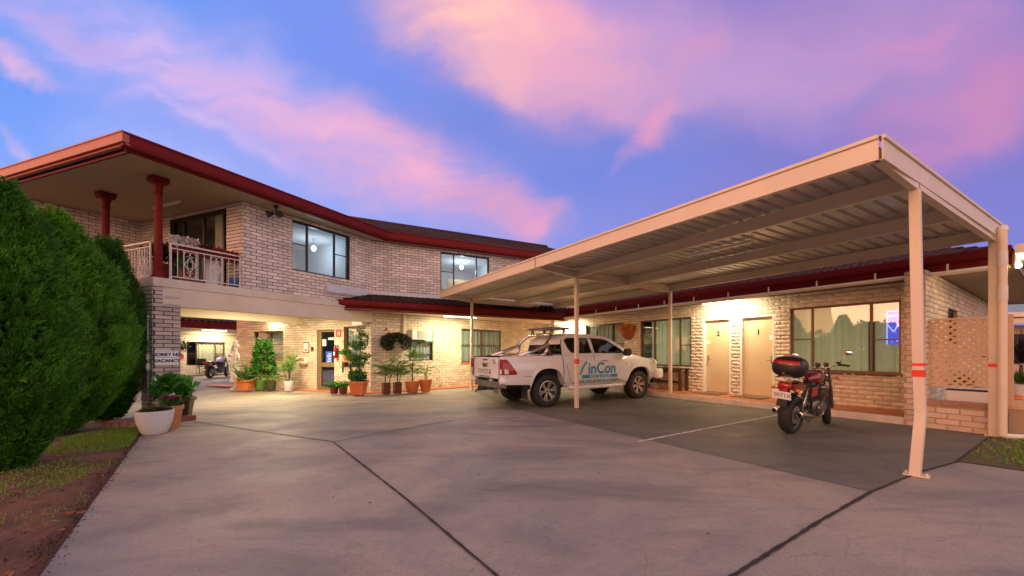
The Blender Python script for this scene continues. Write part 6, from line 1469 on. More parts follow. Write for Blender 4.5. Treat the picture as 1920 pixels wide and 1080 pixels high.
    if case:
        mb = MB()
        for sg in (-1, 1): mb.tube([(.10, sg*.10, .84), (-.05, sg*.12, .93), (-.40, sg*.12, .935), (-.43, 0, .935)], .009, 6)
        mb.box((-.24, 0, .945), (.34, .20, .012)); mb.build('rack', M_['chrome'], T, smooth=True)
        mb = MB(); c = Vector((-.24, 0, 1.10)); mb.ell(c, (.21, .235, .168), e=.68, e2=.72, nu=36, nv=20); tc = mb.build('top_case', M_['black'], T, smooth=True)
        mb = MB()
        def rl(u, v):   # red reflector moulded round the back of the case
            a = PI+(-.85+1.7*u); b = .16+.40*v; pw = lambda x, k: math.copysign(abs(x)**k, x)
            return c+Vector((.214*pw(math.cos(b), .72)*pw(math.cos(a), .68), .239*pw(math.cos(b), .72)*pw(math.sin(a), .68), .171*pw(math.sin(b), .72)))
        mb.grid(rl, 20, 8); mb.build('reflector', M_['lamp_red'], tc, smooth=True)
        mb = MB(); mb.tube([c+Vector((.20*math.cos(a)*1.06, .225*math.sin(a)*1.06, .008)) for a in [i*2*PI/40 for i in range(40)]], .006, 6, closed=True); mb.box(c+Vector((-.205, 0, -.085)), (.02, .05, .03)); mb.build('seam', M_['black_m'], tc)
        mb = MB(); mb.ell(c+Vector((-.212, 0, -.10)), (.01, .022, .022)); mb.build('lock', M_['lamp_red'], tc, smooth=True)
    return T
b0, b1 = G(1480, 812), G(1553, 795); v = b1-b0
motorcycle('red motorcycle with a black and red top case parked outside room 1', (b0.x, b0.y, .004), math.atan2(v.y, v.x)+.04, scale=1.06*v.length/1.53 if False else 1.05)
b0, b1 = G(392, 705.5), G(410, 703); yb = 20.6
q = Vector(((393-CX)/F*yb, yb, 0)); motorcycle('black and white motorcycle parked by the distant wing', (q.x, q.y, .0), math.radians(104), tank='white', tail='black', case=False, scale=1.05, plate=None)
# ------------------------------------------------------------------ signs and fittings on the walls
def wall_thing(name, label, cat, W, s, z, group=None): return thing(name, label, cat, W.P(s, z, .014), 0, group)
def signs():
    W = W_u1; s0, s1 = W.s_(289), W.s_(334); zc = (W.z_(311, 684)+W.z_(311, 658))/2; sc = (s0+s1)/2; hw = (s1-s0)/2; hh = .155
    t = wall_thing('vacancy_sign', 'white SORRY NO VACANCY sign on the brick pier', 'sign', W, sc, zc)
    mb = MB(); W.box(mb, s0, s1, zc-hh, zc+hh, .014, .034); mb.build('board', M_['sign_w'], t, world=True, bevel=.003)
    text_mb('SORRY NO', .094, W.M(sc+.012, zc+.07, .036), .002, 1.0, .004).build('lettering', M_['ink'], t, world=True)
    text_mb('VACANCY', .094, W.M(sc, zc-.066, .036), .002, 1.0, .004).build('lettering', M_['ink'], t, world=True)
    mb = MB(); 
    for a, b, c, d in ((s0+.03, s1-.006, zc+.132, zc+.137), (s0+.03, s1-.006, zc+.004, zc+.009), (s0+.03, s0+.035, zc+.009, zc+.132), (s1-.011, s1-.006, zc+.009, zc+.132)): W.box(mb, a, b, c, d, .034, .036)
    mb.build('border', M_['ink'], t, world=True)
    # electrical conduit on the shaded face of the pier
    Wf = Wall(S0, w1, (0, 0)); t = thing('conduit', 'grey electrical conduit with a switch box beside the brick pier', 'conduit', Wf.P(.14, 0, .05))
    mb = MB(); mb.tube([Wf.P(.14, .0, .05), Wf.P(.14, 2.2, .05)], .013, 8); mb.build('pipe', M_['flash'], t, world=True, smooth=True)
    mb = MB(); Wf.box(mb, .08, .20, 1.02, 1.16, .035, .10); Wf.box(mb, .09, .19, 1.22, 1.36, .035, .09); mb.build('box', M_['white_dirty'], t, world=True, bevel=.01)
    # front wall of the office
    W = W_r1
    def board(name, label, cat, px0, px1, py0, py1, m, W=W, o=.03, bev=.003, group=None):
        a, b = W.s_(px0), W.s_(px1); z0, z1 = W.z_((px0+px1)/2, py1), W.z_((px0+px1)/2, py0); t = wall_thing(name, label, cat, W, (a+b)/2, (z0+z1)/2, group)
        mb = MB(); W.box(mb, min(a, b), max(a, b), z0, z1, .012, o); mb.build('panel', M_[m], t, world=True, bevel=bev); return t, min(a, b), max(a, b), z0, z1
    t, a, b, z0, z1 = board('fire_sign', 'red and white fire sign on the wall right of the office door', 'sign', 630.5, 640.5, 618.5, 631.5, 'ink_red', o=.018)
    mb = MB(); c = (a+b)/2; W.box(mb, c-.055, c-.015, z0+.05, z1-.05, .018, .0195); W.box(mb, c+.02, c+.05, z1-.13, z1-.07, .018, .0195); W.box(mb, c+.02, c+.05, z0+.05, z0+.09, .018, .0195); mb.build('lettering', M_['white'], t, world=True)
    s = W.s_(633); zc = W.z_(633, 661)
    t = wall_thing('fire_extinguisher', 'red fire extinguisher hanging right of the office door', 'fire extinguisher', W, s, zc)
    p = W.P(s, zc-.20, .085); mb = MB(); mb.lathe([(.06, 0), (.066, .02), (.066, .30), (.055, .35), (.022, .385), (.022, .41)], p, 20); mb.build('cylinder', M_['lamp_red'], t, world=True, smooth=True, auto=40)
    mb = MB(); mb.box(p+Vector((0, 0, .43)), (.035, .05, .04)); mb.bar(p+Vector((0, 0, .45)), p+Vector((.02, -.10, .47)), .02); mb.tube([p+Vector((.03, 0, .43)), p+Vector((.09, -.02, .38)), p+Vector((.085, -.02, .12))], .01, 8); mb.build('valve', M_['black'], t, world=True)
    mb = MB(); W.box(mb, s-.035, s+.035, zc-.10, zc+.02, .148, .1535); mb.build('notice', M_['white'], t, world=True)
    t, a, b, z0, z1 = board('extinguisher_sign', 'round topped red marker sign above the fire extinguisher', 'sign', 630, 638, 646.5, 651, 'white', o=.016)
    mb = MB(); W.box(mb, a+.02, b-.02, z0+.015, z1-.015, .016, .0175); mb.build('lettering', M_['ink_red'], t, world=True)
    t, a, b, z0, z1 = board('framed_notice', 'brown framed notice on the wall left of the office door', 'notice board', 569.5, 580.5, 641.5, 661, 'timber')
    mb = MB(); W.box(mb, a+.025, b-.025, z0+.03, z1-.03, .03, .032); mb.build('paper', M_['white'], t, world=True); mb = MB(); c = (a+b)/2; W.box(mb, c-.05, c-.01, z0+.06, z0+.14, .032, .0335); W.box(mb, c+.02, c+.06, z0+.06, z0+.14, .032, .0335); mb.build('print', M_['ink'], t, world=True)
    t, a, b, z0, z1 = board('intercom', 'small black intercom by the office door', 'intercom', 585, 588.5, 650.5, 657.5, 'black', o=.05)
    mb = MB(); c = (a+b)/2; mb.lathe([(.014, 0), (.012, .01)], W.P(c, z0+.05, .05), 10, Matrix.Rotation(PI/2, 4, 'X')); mb.build('button', M_['alloy'], t, world=True)
    t, a, b, z0, z1 = board('mail_box', 'cream letterbox with a red printed front on the office wall', 'letterbox', 565.5, 579, 669, 681, 'ac_cream', o=.16, bev=.01)
    mb = MB(); W.box(mb, a+.03, b-.05, z0+.07, z0+.19, .16, .163); W.box(mb, a+.0, b, z0-.05, z0-.003, .012, .15); mb.build('label', mat('red print paper', (.6, .28, .2), .6), t, world=True)
    # white meter board hung at the corner under the beam
    t, a, b, z0, z1 = board('meter_board', 'white notice box with a dark heading at the top of the office corner', 'notice board', 669.5, 688.5, 585.5, 610.5, 'sign_w', o=.22, bev=.006)
    mb = MB(); W.box(mb, a+.04, b-.03, z1-.075, z1-.035, .22, .2215); mb.build('lettering', M_['ink'], t, world=True)
    # window air conditioner
    W = W_r2; s0, s1, z0, z1 = R2OPS[0]; zm = z0+(z1-z0)*.64; a, b = W.s_(768.5), W.s_(799.5); t = wall_thing('air_conditioner', 'cream window air conditioner above the glass beside the hanging plants', 'air conditioner', W, (a+b)/2, zm)
    mb = MB(); W.box(mb, a, b, zm+.03, z1-.03, -.15, .18); mb.build('case', M_['ac_cream'], t, world=True, bevel=.012)
    g = MB(); w = b-a
    for k in range(11): z = zm+.075+(z1-zm-.15)*k/10; W.box(g, a+w*.30, b-w*.03, z-.006, z+.006, .178, .19)
    for k in range(9): z = zm+.08+(z1-zm-.16)*k/8; W.box(g, a+w*.05, a+w*.22, z-.005, z+.005, .178, .186)
    g.build('grille', M_['fitting'], t, world=True); g = MB(); W.box(g, a+w*.29, b-w*.02, zm+.06, z1-.06, .1795, .182); g.build('filter', mat('grey green filter', (.10, .11, .085), .6), t, world=True)
    mb = MB(); W.box(mb, s0-.02, s1+.02, zm-.06, zm-.004, -.02, .06); mb.build('shelf', mat('green shelf', (.06, .20, .10), .5), t, world=True)
    # hanging basket row on the wall
    a, b = W.s_(711), W.s_(764); zc = W.z_(738, 636); c = W.P((a+b)/2, zc, .16); hw = (b-a)/2
    t = thing('hanging_planter', 'dark trailing wall planter with a few red flowers beside the air conditioner', 'hanging planter', c)
    rs = np.random.RandomState(8); n = 2600; q = rs.uniform(-1, 1, n); d = np.array([W.d.x, W.d.y, 0]); nn = np.array([W.n.x, W.n.y, 0])
    top = .24-.16*np.abs(q)**2; bot = -.30+.10*np.sin(q*5+1)+.16*(np.abs(q-.1) < .3); zz = bot+(top-bot)*rs.uniform(0, 1, n); oo = np.abs(rs.normal(0, .11, n))-.06
    p = d*(q*hw)[:, None]+nn*oo[:, None]+np.array([0, 0, 1.])*zz[:, None]
    leaf_mesh('foliage', leaf_arrays(p, nn*.7+rs.normal(0, .5, (n, 3))+np.array([0, 0, -.3]), rs.uniform(.04, .08, n), .035, .2, .2), M_['f_dark'], t)
    for x, z in ((-.85, .30), (-.75, .34), (-.6, .20), (-.3, .16), (-.25, .22), (.05, .12)):
        m = 9; leaf_mesh('flower', leaf_arrays(np.tile(d*x*hw+nn*.12+np.array([0, 0, z]), (m, 1)), rs.normal(size=(m, 3))+nn, .06, .05), M_['petal_r'], t)
    mb = MB(); mb.bar(-Vector(d)*hw*.9+Vector((0, 0, .02)), Vector(d)*hw*.9+Vector((0, 0, .02)), .18, .14); mb.build('trough', M_['pot_bk'], t)
    # little sensor lamp in the inner corner, flood light under the upper eave
    t = thing('sensor_light', 'small twin sensor light high on the wall near the inner corner', 'light', W.P(W.s_(999), 2.02, .05)); mb = MB(); mb.ell((0, 0, 0), (.05, .05, .04), nu=12, nv=8); 
    for sg in (-1, 1): mb.lathe([(.02, 0), (.05, .10), (.045, .11)], (sg*.05, -.05, -.02), 14, Matrix.Rotation(1.9, 4, 'X') @ Matrix.Rotation(sg*.5, 4, 'Y'))
    mb.build('lamp_head', M_['flash'], t, smooth=True, auto=40)
    W = W_u1; p = W.P(W.s_(512)-.15, 5.02, .42); t = thing('flood_light', 'black twin floodlight under the upper eave', 'flood light', p)
    mb = MB(); mb.lathe([(.06, .14), (.06, .19)], seg=14); mb.tube([(0, 0, .15), (0, 0, .0)], .02, 8)
    for sg in (-1, 1): mb.lathe([(.03, 0), (.085, .14), (.09, .17), (.0, .165)], (sg*.05, 0, 0), 16, Matrix.Rotation(2.1, 4, 'X') @ Matrix.Rotation(sg*.7, 4, 'Y'))
    mb.build('lamp_head', M_['black'], t, smooth=True, auto=40)
    # wall planter with orange flowers and the room name below it
    W = W_wing; a, b = W.s_(1193), W.s_(1166.5); c = W.P((a+b)/2, W.z_(1180, 637), .015); hw = (b-a)/2
    t = thing('wall_planter', 'terracotta half round wall planter with orange flowers', 'planter', c); mb = MB(); d = Vector((W.d.x, W.d.y, 0)); nn = Vector((W.n.x, W.n.y, 0)); hz = .36
    mb.grid(lambda u, v: d*(hw*.92*math.cos(PI*u)*math.sin(PI*.5*min(1, .15+v))**.7)+nn*(.24*math.sin(PI*u)*math.sin(PI*.5*min(1, .15+v))**.7)+Vector((0, 0, hz*v)), 20, 10); mb.build('body', mat('dark terracotta wall pot', (.34, .075, .025), .55, var=.15), t, smooth=True)
    rs = np.random.RandomState(2); n = 420; q = rs.uniform(-1, 1, n); p = np.array(d)*(q*hw*1.05)[:, None]+np.array(nn)*np.abs(rs.normal(.08, .09, n))[:, None]+np.array([0, 0, 1.])*(hz-.04+rs.uniform(0, .26, n)*(1-.4*np.abs(q)))[:, None]
    leaf_mesh('flower', leaf_arrays(p, rs.normal(size=(n, 3))+np.array(nn)*.5, rs.uniform(.05, .10, n), .06), M_['petal_o'], t)
    t, a, b, z0, z1 = board('room_sign', 'small white sign under the terracotta wall planter', 'sign', 1174, 1193, 639.5, 644, 'sign_w', W=W_wing, o=.035)
    mb = MB(); 
    for k in range(6): W_wing.box(mb, a+.08+k*(b-a-.16)/6, a+.08+(k+.6)*(b-a-.16)/6, z0+.02, z1-.02, .035, .037)
    mb.build('lettering', M_['ink_blue2'], t, world=True)
    # blue paper sign showing in the big window
    s0, s1, z0, z1 = WOPS[0]; W = W_wing; a, b = W.s_(1686), W.s_(1660); z1_ = W.z_(1672, 582); t = thing('window_poster', 'blue lit sign hanging inside the big bronze window', 'sign', W.P((a+b)/2, z1_, -.13))
    mb = MB(); W.box(mb, a, b, z1_-.75, z1_, -.102, -.094); mb.build('panel', mat('glowing blue sign', (.03, .05, .35), .4, emit=(.10, .12, .9, .8)), t, world=True)
    hx = abs(b-a)/2; mb = text_mb('OFFICE', .082, W.M((a+b)/2, z1_-.12, -.093), .001, .95, .002); q = lambda x, z: W.P((a+b)/2+x, z1_-z, -.0925); mb.bar(q(-.10, .30), q(0, .47), .004, .022, up=Vector((W.n.x, W.n.y, 0)).cross((q(0, .47)-q(-.10, .30)).normalized())); mb.bar(q(.10, .30), q(0, .47), .004, .022, up=Vector((W.n.x, W.n.y, 0)).cross((q(0, .47)-q(.10, .30)).normalized())); W.box(mb, a, b, z1_-.02, z1_, -.0935, -.0905); W.box(mb, b-.02, b, z1_-.75, z1_-.02, -.0935, -.0905); mb.build('lettering', mat('glowing white lettering', (.6, .6, .9), .5, emit=(.6, .6, 1., .9)), t, world=True)
    # flower hooks under the eave by the far doors etc. are part of the pipe
    # door mats
    for d_, lab in ((WOPS[1], 'worn brown doormat in front of door 1'), (WOPS[2], 'worn brown doormat in front of door 2')):
        c = (d_[0]+d_[1])/2; t = thing('doormat', lab, 'doormat', W_wing.P(c, STEP, .45), 0, 'doormats at the rooms'); mb = MB(); W_wing.box(mb, c-.42, c+.42, STEP+.001, STEP+.014, .18, .66); mb.build('mat', mat('worn mat', (.16, .12, .07), .95, var=.4, vscale=12, bump=.8), t, world=True)
signs()

# ------------------------------------------------------------------ potted plants
def garden_pots():
    # by the pier
    p = G(290, 813); pot_lathe('large white bowl planter with dry moss at the driveway edge', p, [(.145, 0), (.165, .02), (.225, .20), (.247, .36), (.25, .40), (.232, .40), (.22, .34)], 'pot_wh', seg=40)
    bush((p.x, p.y, .35), (.20, .20, .05), 1300, 'low dry mossy plant filling the white bowl', 'f_dry', (.05, .02), lobes=14)
    q = G(319, 803); pot_lathe('weathered terracotta pot behind the white bowl', (q.x+.02, q.y, 0), [(.11, 0), (.13, .12), (.155, .34), (.175, .35), (.175, .42), (.155, .42), (.145, .36)], 'pot_tc', seg=32)
    bush((q.x, q.y, .40), (.16, .16, .11), 700, 'small flowering plant with magenta and white blooms in the weathered pot', 'f_mid', (.06, .045), flowers=(('petal_p', 5, .045), ('petal_r', 2, .05), ('petal_w', 4, .05)))
    r = G(337, 788); pot_square('dark brown tapered square pot against the brick pier', (r.x, r.y+.1, 0), .17, .27, .46, 'pot_bk', .4)
    bush((r.x-.20, r.y+.10, .42), (.46, .34, .27), 620, 'broad bush of round bright green leaves in the dark pot', 'f_bright', (.14, .14), lobes=11)
    # timber sleeper and brick edging
    a, b = G(336, 790), G(366, 787); t = thing('timber_sleeper', 'short red brown timber sleeper lying at the pier', 'timber', (a+b)/2); mb = MB(); v = (b-a); mb.bar(-v*.5+Vector((0, 0, .05)), v*.55+Vector((0, 0, .05)), .10, .10); mb.build('sleeper', mat('red sleeper', (.20, .07, .04), .7, var=.3, vscale=8), t, bevel=.008)
    ba = G(196, 801); bb = G(275, 797.5); v = (bb-ba); n = 5; L = v.length/n; az = math.atan2(v.y, v.x)
    for i in range(n):
        c = ba+v*((i+.5)/n); t = thing('edging_brick', 'red edging brick beneath the farthest cypress, '+['first', 'second', 'third', 'fourth', 'fifth'][i]+' from the left of its row', 'brick', (c.x, c.y, 0), az, 'red edging bricks'); mb = MB(); mb.box((0, 0, .05), (L-.012, .11, .12)); mb.build('brick', M_['brick_cap'], t, bevel=.006)
    # group at the statue
    p = G(418, 731); mb = MB(); W_r1.box(mb, W_r1.s_(477), W_r1.s_(418)+.1, .036, .075, .05, .55); t = thing('plinth', 'flat red tiled plinth under the statue and orange pot', 'plinth', W_r1.P(4.9, 0, .3)); mb.build('slab', M_['terra'], t, world=True, bevel=.008)
    def at(px, py, z=.036): return G(px, py, z)
    q = at(461, 731, .075); pot_square('bright orange square pot by the statue', q, .32, .43, .36, 'pot_or', .1)
    grassy_plant((q.x, q.y, .40), .62, 26, 'plant with broad pointed leaves in the orange pot by the statue', .45, 'f_mid', .09)
    A = thing('shrub', 'tall shrub of bright green leaves behind the orange pot', 'plant', (q.x+.36, q.y+.35, .0)); rs = np.random.RandomState(21); n = 700; z = .5+1.35*rs.beta(1.3, 1.4, n); rr = (.29*(1-((z-.5)/1.4))**.6+.05)*np.sqrt(rs.uniform(.1, 1, n)); az = rs.uniform(0, 6.28, n)
    leaf_mesh('foliage', leaf_arrays(np.stack([rr*np.cos(az), rr*np.sin(az), z], 1), np.stack([np.cos(az), np.sin(az), rs.uniform(-.2, .8, n)], 1)+rs.normal(0, .3, (n, 3)), rs.uniform(.12, .22, n), .10, .15, .15), M_['f_bright'], A)
    mb = MB(); mb.tube([(0, 0, 0), (.02, 0, 1.0), (0, .02, 1.7)], [.025, .02, .008], 8); mb.build('stem', M_['bark'], A)
    q = at(489, 731); pot_lathe('light green round pot between the orange and dark pots', q, [(.15, 0), (.165, .03), (.205, .30), (.22, .31), (.22, .38), (.2, .38)], 'pot_gr'); palm((q.x, q.y, .35), .45, 26, 1.0, 'bushy palm in the light green pot', stems=5, el=(.5, 1.35))
    q = at(508, 732); pot_lathe('dark green round pot left of the white pot', q, [(.12, 0), (.135, .03), (.16, .28), (.16, .34), (.145, .34)], 'pot_dk'); palm((q.x, q.y, .3), .15, 16, .85, 'low spreading palm in the dark green pot', stems=3, el=(.25, .95), droop=1.1)
    q = at(541, 733); pot_lathe('white round pot with a narrow leaved plant', q, [(.105, 0), (.12, .02), (.15, .26), (.155, .34), (.14, .34)], 'pot_wh')
    t = thing('plant', 'spiky narrow leaved plant on thin stems in the white round pot', 'plant', (q.x, q.y, .32)); rs = np.random.RandomState(5); A = []; mb = MB()
    for k in range(4):
        tx, ty, tz = rs.normal(0, .13), rs.normal(0, .10), rs.uniform(.35, .78); mb.tube([(0, 0, 0), (tx*.6, ty*.6, tz*.5), (tx, ty, tz)], .01, 6); n = 46; az = rs.uniform(0, 6.28, n); el = rs.uniform(-.1, 1.4, n); D = np.stack([np.cos(az)*np.cos(el), np.sin(az)*np.cos(el), np.sin(el)], 1); A.append(leaf_arrays(np.tile([tx, ty, tz], (n, 1)), D, rs.uniform(.25, .5, n), .024, .1, .22))
    mb.build('stem', M_['bark'], t); leaf_mesh('foliage', A, M_['f_palm'], t)
    # office door group
    for px, lab in ((626.5, 'left'), (643.5, 'right')):
        q = at(px, 738.5); first = 'bushy fern in the brown pot nearer the office door' if px < 630 else 'bushy fern in the brown pot beside the orange square pot'
        pot_lathe('round brown pot nearer the office door' if px < 630 else 'round brown pot beside the orange square pot', q, [(.10, 0), (.11, .02), (.13, .18), (.14, .19), (.14, .24), (.125, .24)], 'pot_br'); palm((q.x, q.y, .22), .08, 26, .36, first, 'f_bright', stems=4, ll=.09, lw=.02, el=(.5, 1.45), droop=1.2, spread=.03)
    q = at(672.5, 740); pot_square('large orange square pot at the office corner', q, .36, .47, .44, 'pot_or', .15)
    bush((q.x, q.y-.02, .46), (.32, .28, .18), 900, 'low dark leaved plant in the large orange pot', 'f_mid', (.10, .06), lobes=10)
    t = thing('shrub', 'tall clipped shrub with tufted tiers in the large orange pot', 'plant', (q.x+.02, q.y, .44)); rs = np.random.RandomState(31); A = []; mb = MB(); mb.tube([(0, 0, 0), (.02, .01, .8), (.10, .02, 1.6)], [.022, .018, .008], 8)
    for c, r, n in (((.0, .0, .66), (.20, .2, .15), 240), ((-.20, .0, .78), (.15, .15, .09), 120), ((.16, .0, .84), (.13, .13, .08), 90), ((-.02, 0, 1.12), (.19, .15, .08), 150), ((.14, 0, 1.38), (.12, .12, .16), 140), ((.06, 0, 1.62), (.09, .09, .10), 70), ((-.16, .0, 1.20), (.14, .12, .08), 90)):
        v = rs.normal(size=(n, 3)); v /= np.linalg.norm(v, axis=1, keepdims=True); A.append(leaf_arrays(np.array(c)+v*np.array(r)*np.cbrt(rs.uniform(.1, 1, (n, 1)))*rs.uniform(.8, 1.35, (n, 1)), v+rs.normal(0, .5, (n, 3)), rs.uniform(.05, .11, n), .05, .2, .1)); mb.tube([(.02, 0, .5), c], .008, 6)
    leaf_mesh('foliage', A, M_['f_mid'], t); mb.build('stem', M_['bark'], t)
    # shelf with a small pot under the narrow window
    W = W_r1; a, b = W.s_(677), W.s_(641); z = W.z_(660, 677); t = thing('wall_shelf', 'timber wall shelf on dark brackets under the narrow window', 'shelf', W.P((a+b)/2, z, .12)); mb = MB(); W.box(mb, a, b, z-.03, z, .014, .24); mb.build('board', mat('honey timber', (.45, .22, .06), .5), t, world=True)
    mb = MB()
    for f in (.06, .5, .92): s = a+(b-a)*f; mb.bar(W.P(s, z-.03, .03), W.P(s, z-.42, .03), .025); mb.bar(W.P(s, z-.05, .2), W.P(s, z-.3, .03), .015)
    mb.build('bracket', M_['black'], t, world=True)
    s = a+(b-a)*.60; p = W.P(s, z, .13); pot_lathe('small stone grey pot on the wall shelf', p, [(.085, 0), (.10, .10), (.125, .20), (.11, .20)], 'pot_tc'); bush((p.x, p.y, p.z+.18), (.24, .16, .13), 420, 'small leafy plant in the pot on the wall shelf', 'f_bright', (.06, .045))
    # row in front of the oblique wall
    row = [(724, 739.5, 's', 'slim brown square pot leftmost of the palm row', .2, 'f_palm', 'feathery palm in the leftmost slim brown pot', 1.05), (745, 738, 's', 'slim brown square pot second in the palm row', .2, 'f_palm', 'upright palm in the second slim brown pot', 1.05), (773, 736, 'r', 'rounded orange pot in front of the air conditioner window', 0, 'f_bright', 'bright yucca like palm in the rounded orange pot', 1.1), (798, 734.5, 'r', 'tall orange pot rightmost of the palm row', 0, 'f_palm', 'thin wispy palm in the rightmost orange pot', 1.05)]
    for i, (px, py, kind, lab, rz, m, pl, h) in enumerate(row):
        q = at(px, py)
        if kind == 's': pot_square(lab, q, .20, .225, .36, 'pot_br', .75, 'pots of the palm row', rim=False)
        else: pot_lathe(lab, q, [(.15, 0), (.17, .02), (.225, .26), (.235, .38), (.21, .38)] if i == 2 else [(.14, 0), (.15, .02), (.205, .34), (.22, .42), (.195, .42)], 'pot_or', 'pots of the palm row')
        if i == 2:
            t = thing('potted_palm', pl, 'palm', (q.x, q.y, .36), 0, 'palms in the row'); rs = np.random.RandomState(55); A = []; mb = MB(); mb.tube([(0, 0, 0), (.03, 0, .8)], [.022, .012], 8); mb.build('stem', M_['bark'], t)
            for zz, n, L in ((.85, 34, .48), (.35, 22, .42)):
                az = rs.uniform(0, 6.28, n); el = rs.uniform(-.05, 1.35, n); D = np.stack([np.cos(az)*np.cos(el), np.sin(az)*np.cos(el), np.sin(el)], 1); A.append(leaf_arrays(np.tile([.03, 0, zz], (n, 1)), D, rs.uniform(.7, 1.05, n)*L, .05, .12, .18))
            leaf_mesh('foliage', A, M_['f_palm'], t)
        else: palm((q.x, q.y, .34), h*.62, 24 if i < 3 else 12, .62 if i < 3 else .55, pl, m, stems=3 if i < 3 else 2, ll=.20, lw=.02 if i < 3 else .013, el=(.7, 1.45), droop=1.5, spread=.03, group='palms in the row')
    # short hose tap by the wall
    t = thing('garden_tap', 'short white tap pipe standing out of the oblique wall base', 'tap', W_r2.P(W_r2.s_(825), .03, .12)); mb = MB(); mb.tube([(0, 0, 0), (0, 0, .32), (.05, .03, .36)], .018, 8); mb.lathe([(.03, .33), (.03, .36)], seg=10); mb.build('pipe', M_['white'], t, smooth=True)
garden_pots()

# ------------------------------------------------------------------ white garden statue: a draped woman with a jar on her shoulder
def statue():
    q = G(443, 730, .075); T = thing('garden_statue', 'white cast statue of a draped figure among the potted plants', 'statue', (q.x, q.y, .075), math.radians(-120))
    J = {}; vs = []; es = []; rad = []
    def J_(n, p, r): J[n] = len(vs); vs.append(p); rad.append(r)
    def E_(a, b): es.append((J[a], J[b]))
    J_('pel', (0, 0, .82), (.125, .145)); J_('wai', (.01, 0, .98), (.085, .105)); J_('che', (0, .0, 1.16), (.10, .135)); J_('nek', (.0, 0, 1.32), (.042, .042)); J_('hd0', (.01, .0, 1.41), (.068, .060)); J_('hd1', (.015, .0, 1.50), (.070, .062))
    for a, b in (('pel', 'wai'), ('wai', 'che'), ('che', 'nek'), ('nek', 'hd0'), ('hd0', 'hd1')): E_(a, b)
    for k, sg in (('l', 1), ('r', -1)):
        J_(k+'hip', (0, sg*.075, .74), (.085, .085)); J_(k+'kn', (.05 if sg > 0 else .0, sg*.07, .42), (.055, .055)); J_(k+'an', (-.01, sg*.055, .08), (.032, .032)); J_(k+'to', (.11, sg*.07, .03), (.028, .022))
        E_('pel', k+'hip'); E_(k+'hip', k+'kn'); E_(k+'kn', k+'an'); E_(k+'an', k+'to'); J_(k+'sh', (0, sg*.155, 1.25), (.045, .045)); E_('che', k+'sh')
    J_('lel', (.0, .235, 1.02), (.034, .034)); J_('lwr', (.12, .13, .90), (.024, .024)); J_('lha', (.17, .06, .88), (.026, .018)); E_('lsh', 'lel'); E_('lel', 'lwr'); E_('lwr', 'lha')
    J_('rel', (.03, -.30, 1.36), (.034, .034)); J_('rwr', (.03, -.18, 1.55), (.024, .024)); J_('rha', (.03, -.10, 1.60), (.026, .018)); E_('rsh', 'rel'); E_('rel', 'rwr'); E_('rwr', 'rha')
    me = bpy.data.meshes.new('figure'); me.from_pydata(vs, es, []); o = bpy.data.objects.new('figure', me); COL.objects.link(o)
    m = o.modifiers.new('skin', 'SKIN'); m.use_smooth_shade = True
    for i, r in enumerate(rad): me.skin_vertices[0].data[i].radius = r
    me.skin_vertices[0].data[0].use_root = True
    o.modifiers.new('sub', 'SUBSURF').levels = 2
    dg = bpy.context.evaluated_depsgraph_get(); nm = bpy.data.meshes.new_from_object(o.evaluated_get(dg)); bpy.data.objects.remove(o)
    nm.materials.clear(); nm.materials.append(M_['stone']); b = bpy.data.objects.new('figure', nm); COL.objects.link(b); b.parent = T
    mb = MB(); # draped skirt with folds, hair, face, jar, base
    mb.grid(lambda u, v: Vector(((.115+.03*v+.022*math.sin(u*2*PI*9+v*3)*v)*math.cos(2*PI*u)+.02*v, (.14+.03*v+.022*math.sin(u*2*PI*9+v*3)*v)*math.sin(2*PI*u), .90-.62*v)), 72, 10); mb.build('drapery', M_['stone'], T, smooth=True)
    mb = MB(); mb.ell((-.02, 0, 1.53), (.082, .078, .075)); mb.ell((-.085, 0, 1.50), (.04, .045, .045)); mb.build('hair', M_['stone'], T, smooth=True)
    mb = MB(); mb.ell((.085, 0, 1.45), (.014, .011, .022)); mb.ell((.072, 0, 1.415), (.012, .022, .007))
    for sg in (-1, 1): mb.ell((.072, sg*.026, 1.475), (.009, .013, .007)); mb.ell((.0, sg*.068, 1.455), (.018, .008, .024))
    mb.build('face', M_['stone'], T, smooth=True)
    mb = MB(); mb.lathe([(.03, 0), (.075, .05), (.085, .12), (.05, .19), (.035, .22), (.055, .25), (.045, .25)], (.0, -.13, 1.50), 20, Matrix.Rotation(-.5, 4, 'X')); mb.build('jar', M_['stone'], T, smooth=True)
    mb = MB(); mb.lathe([(.19, -.002), (.19, .03), (.17, .045)], seg=24); mb.build('base', M_['stone'], T, smooth=True, auto=40)
statue()

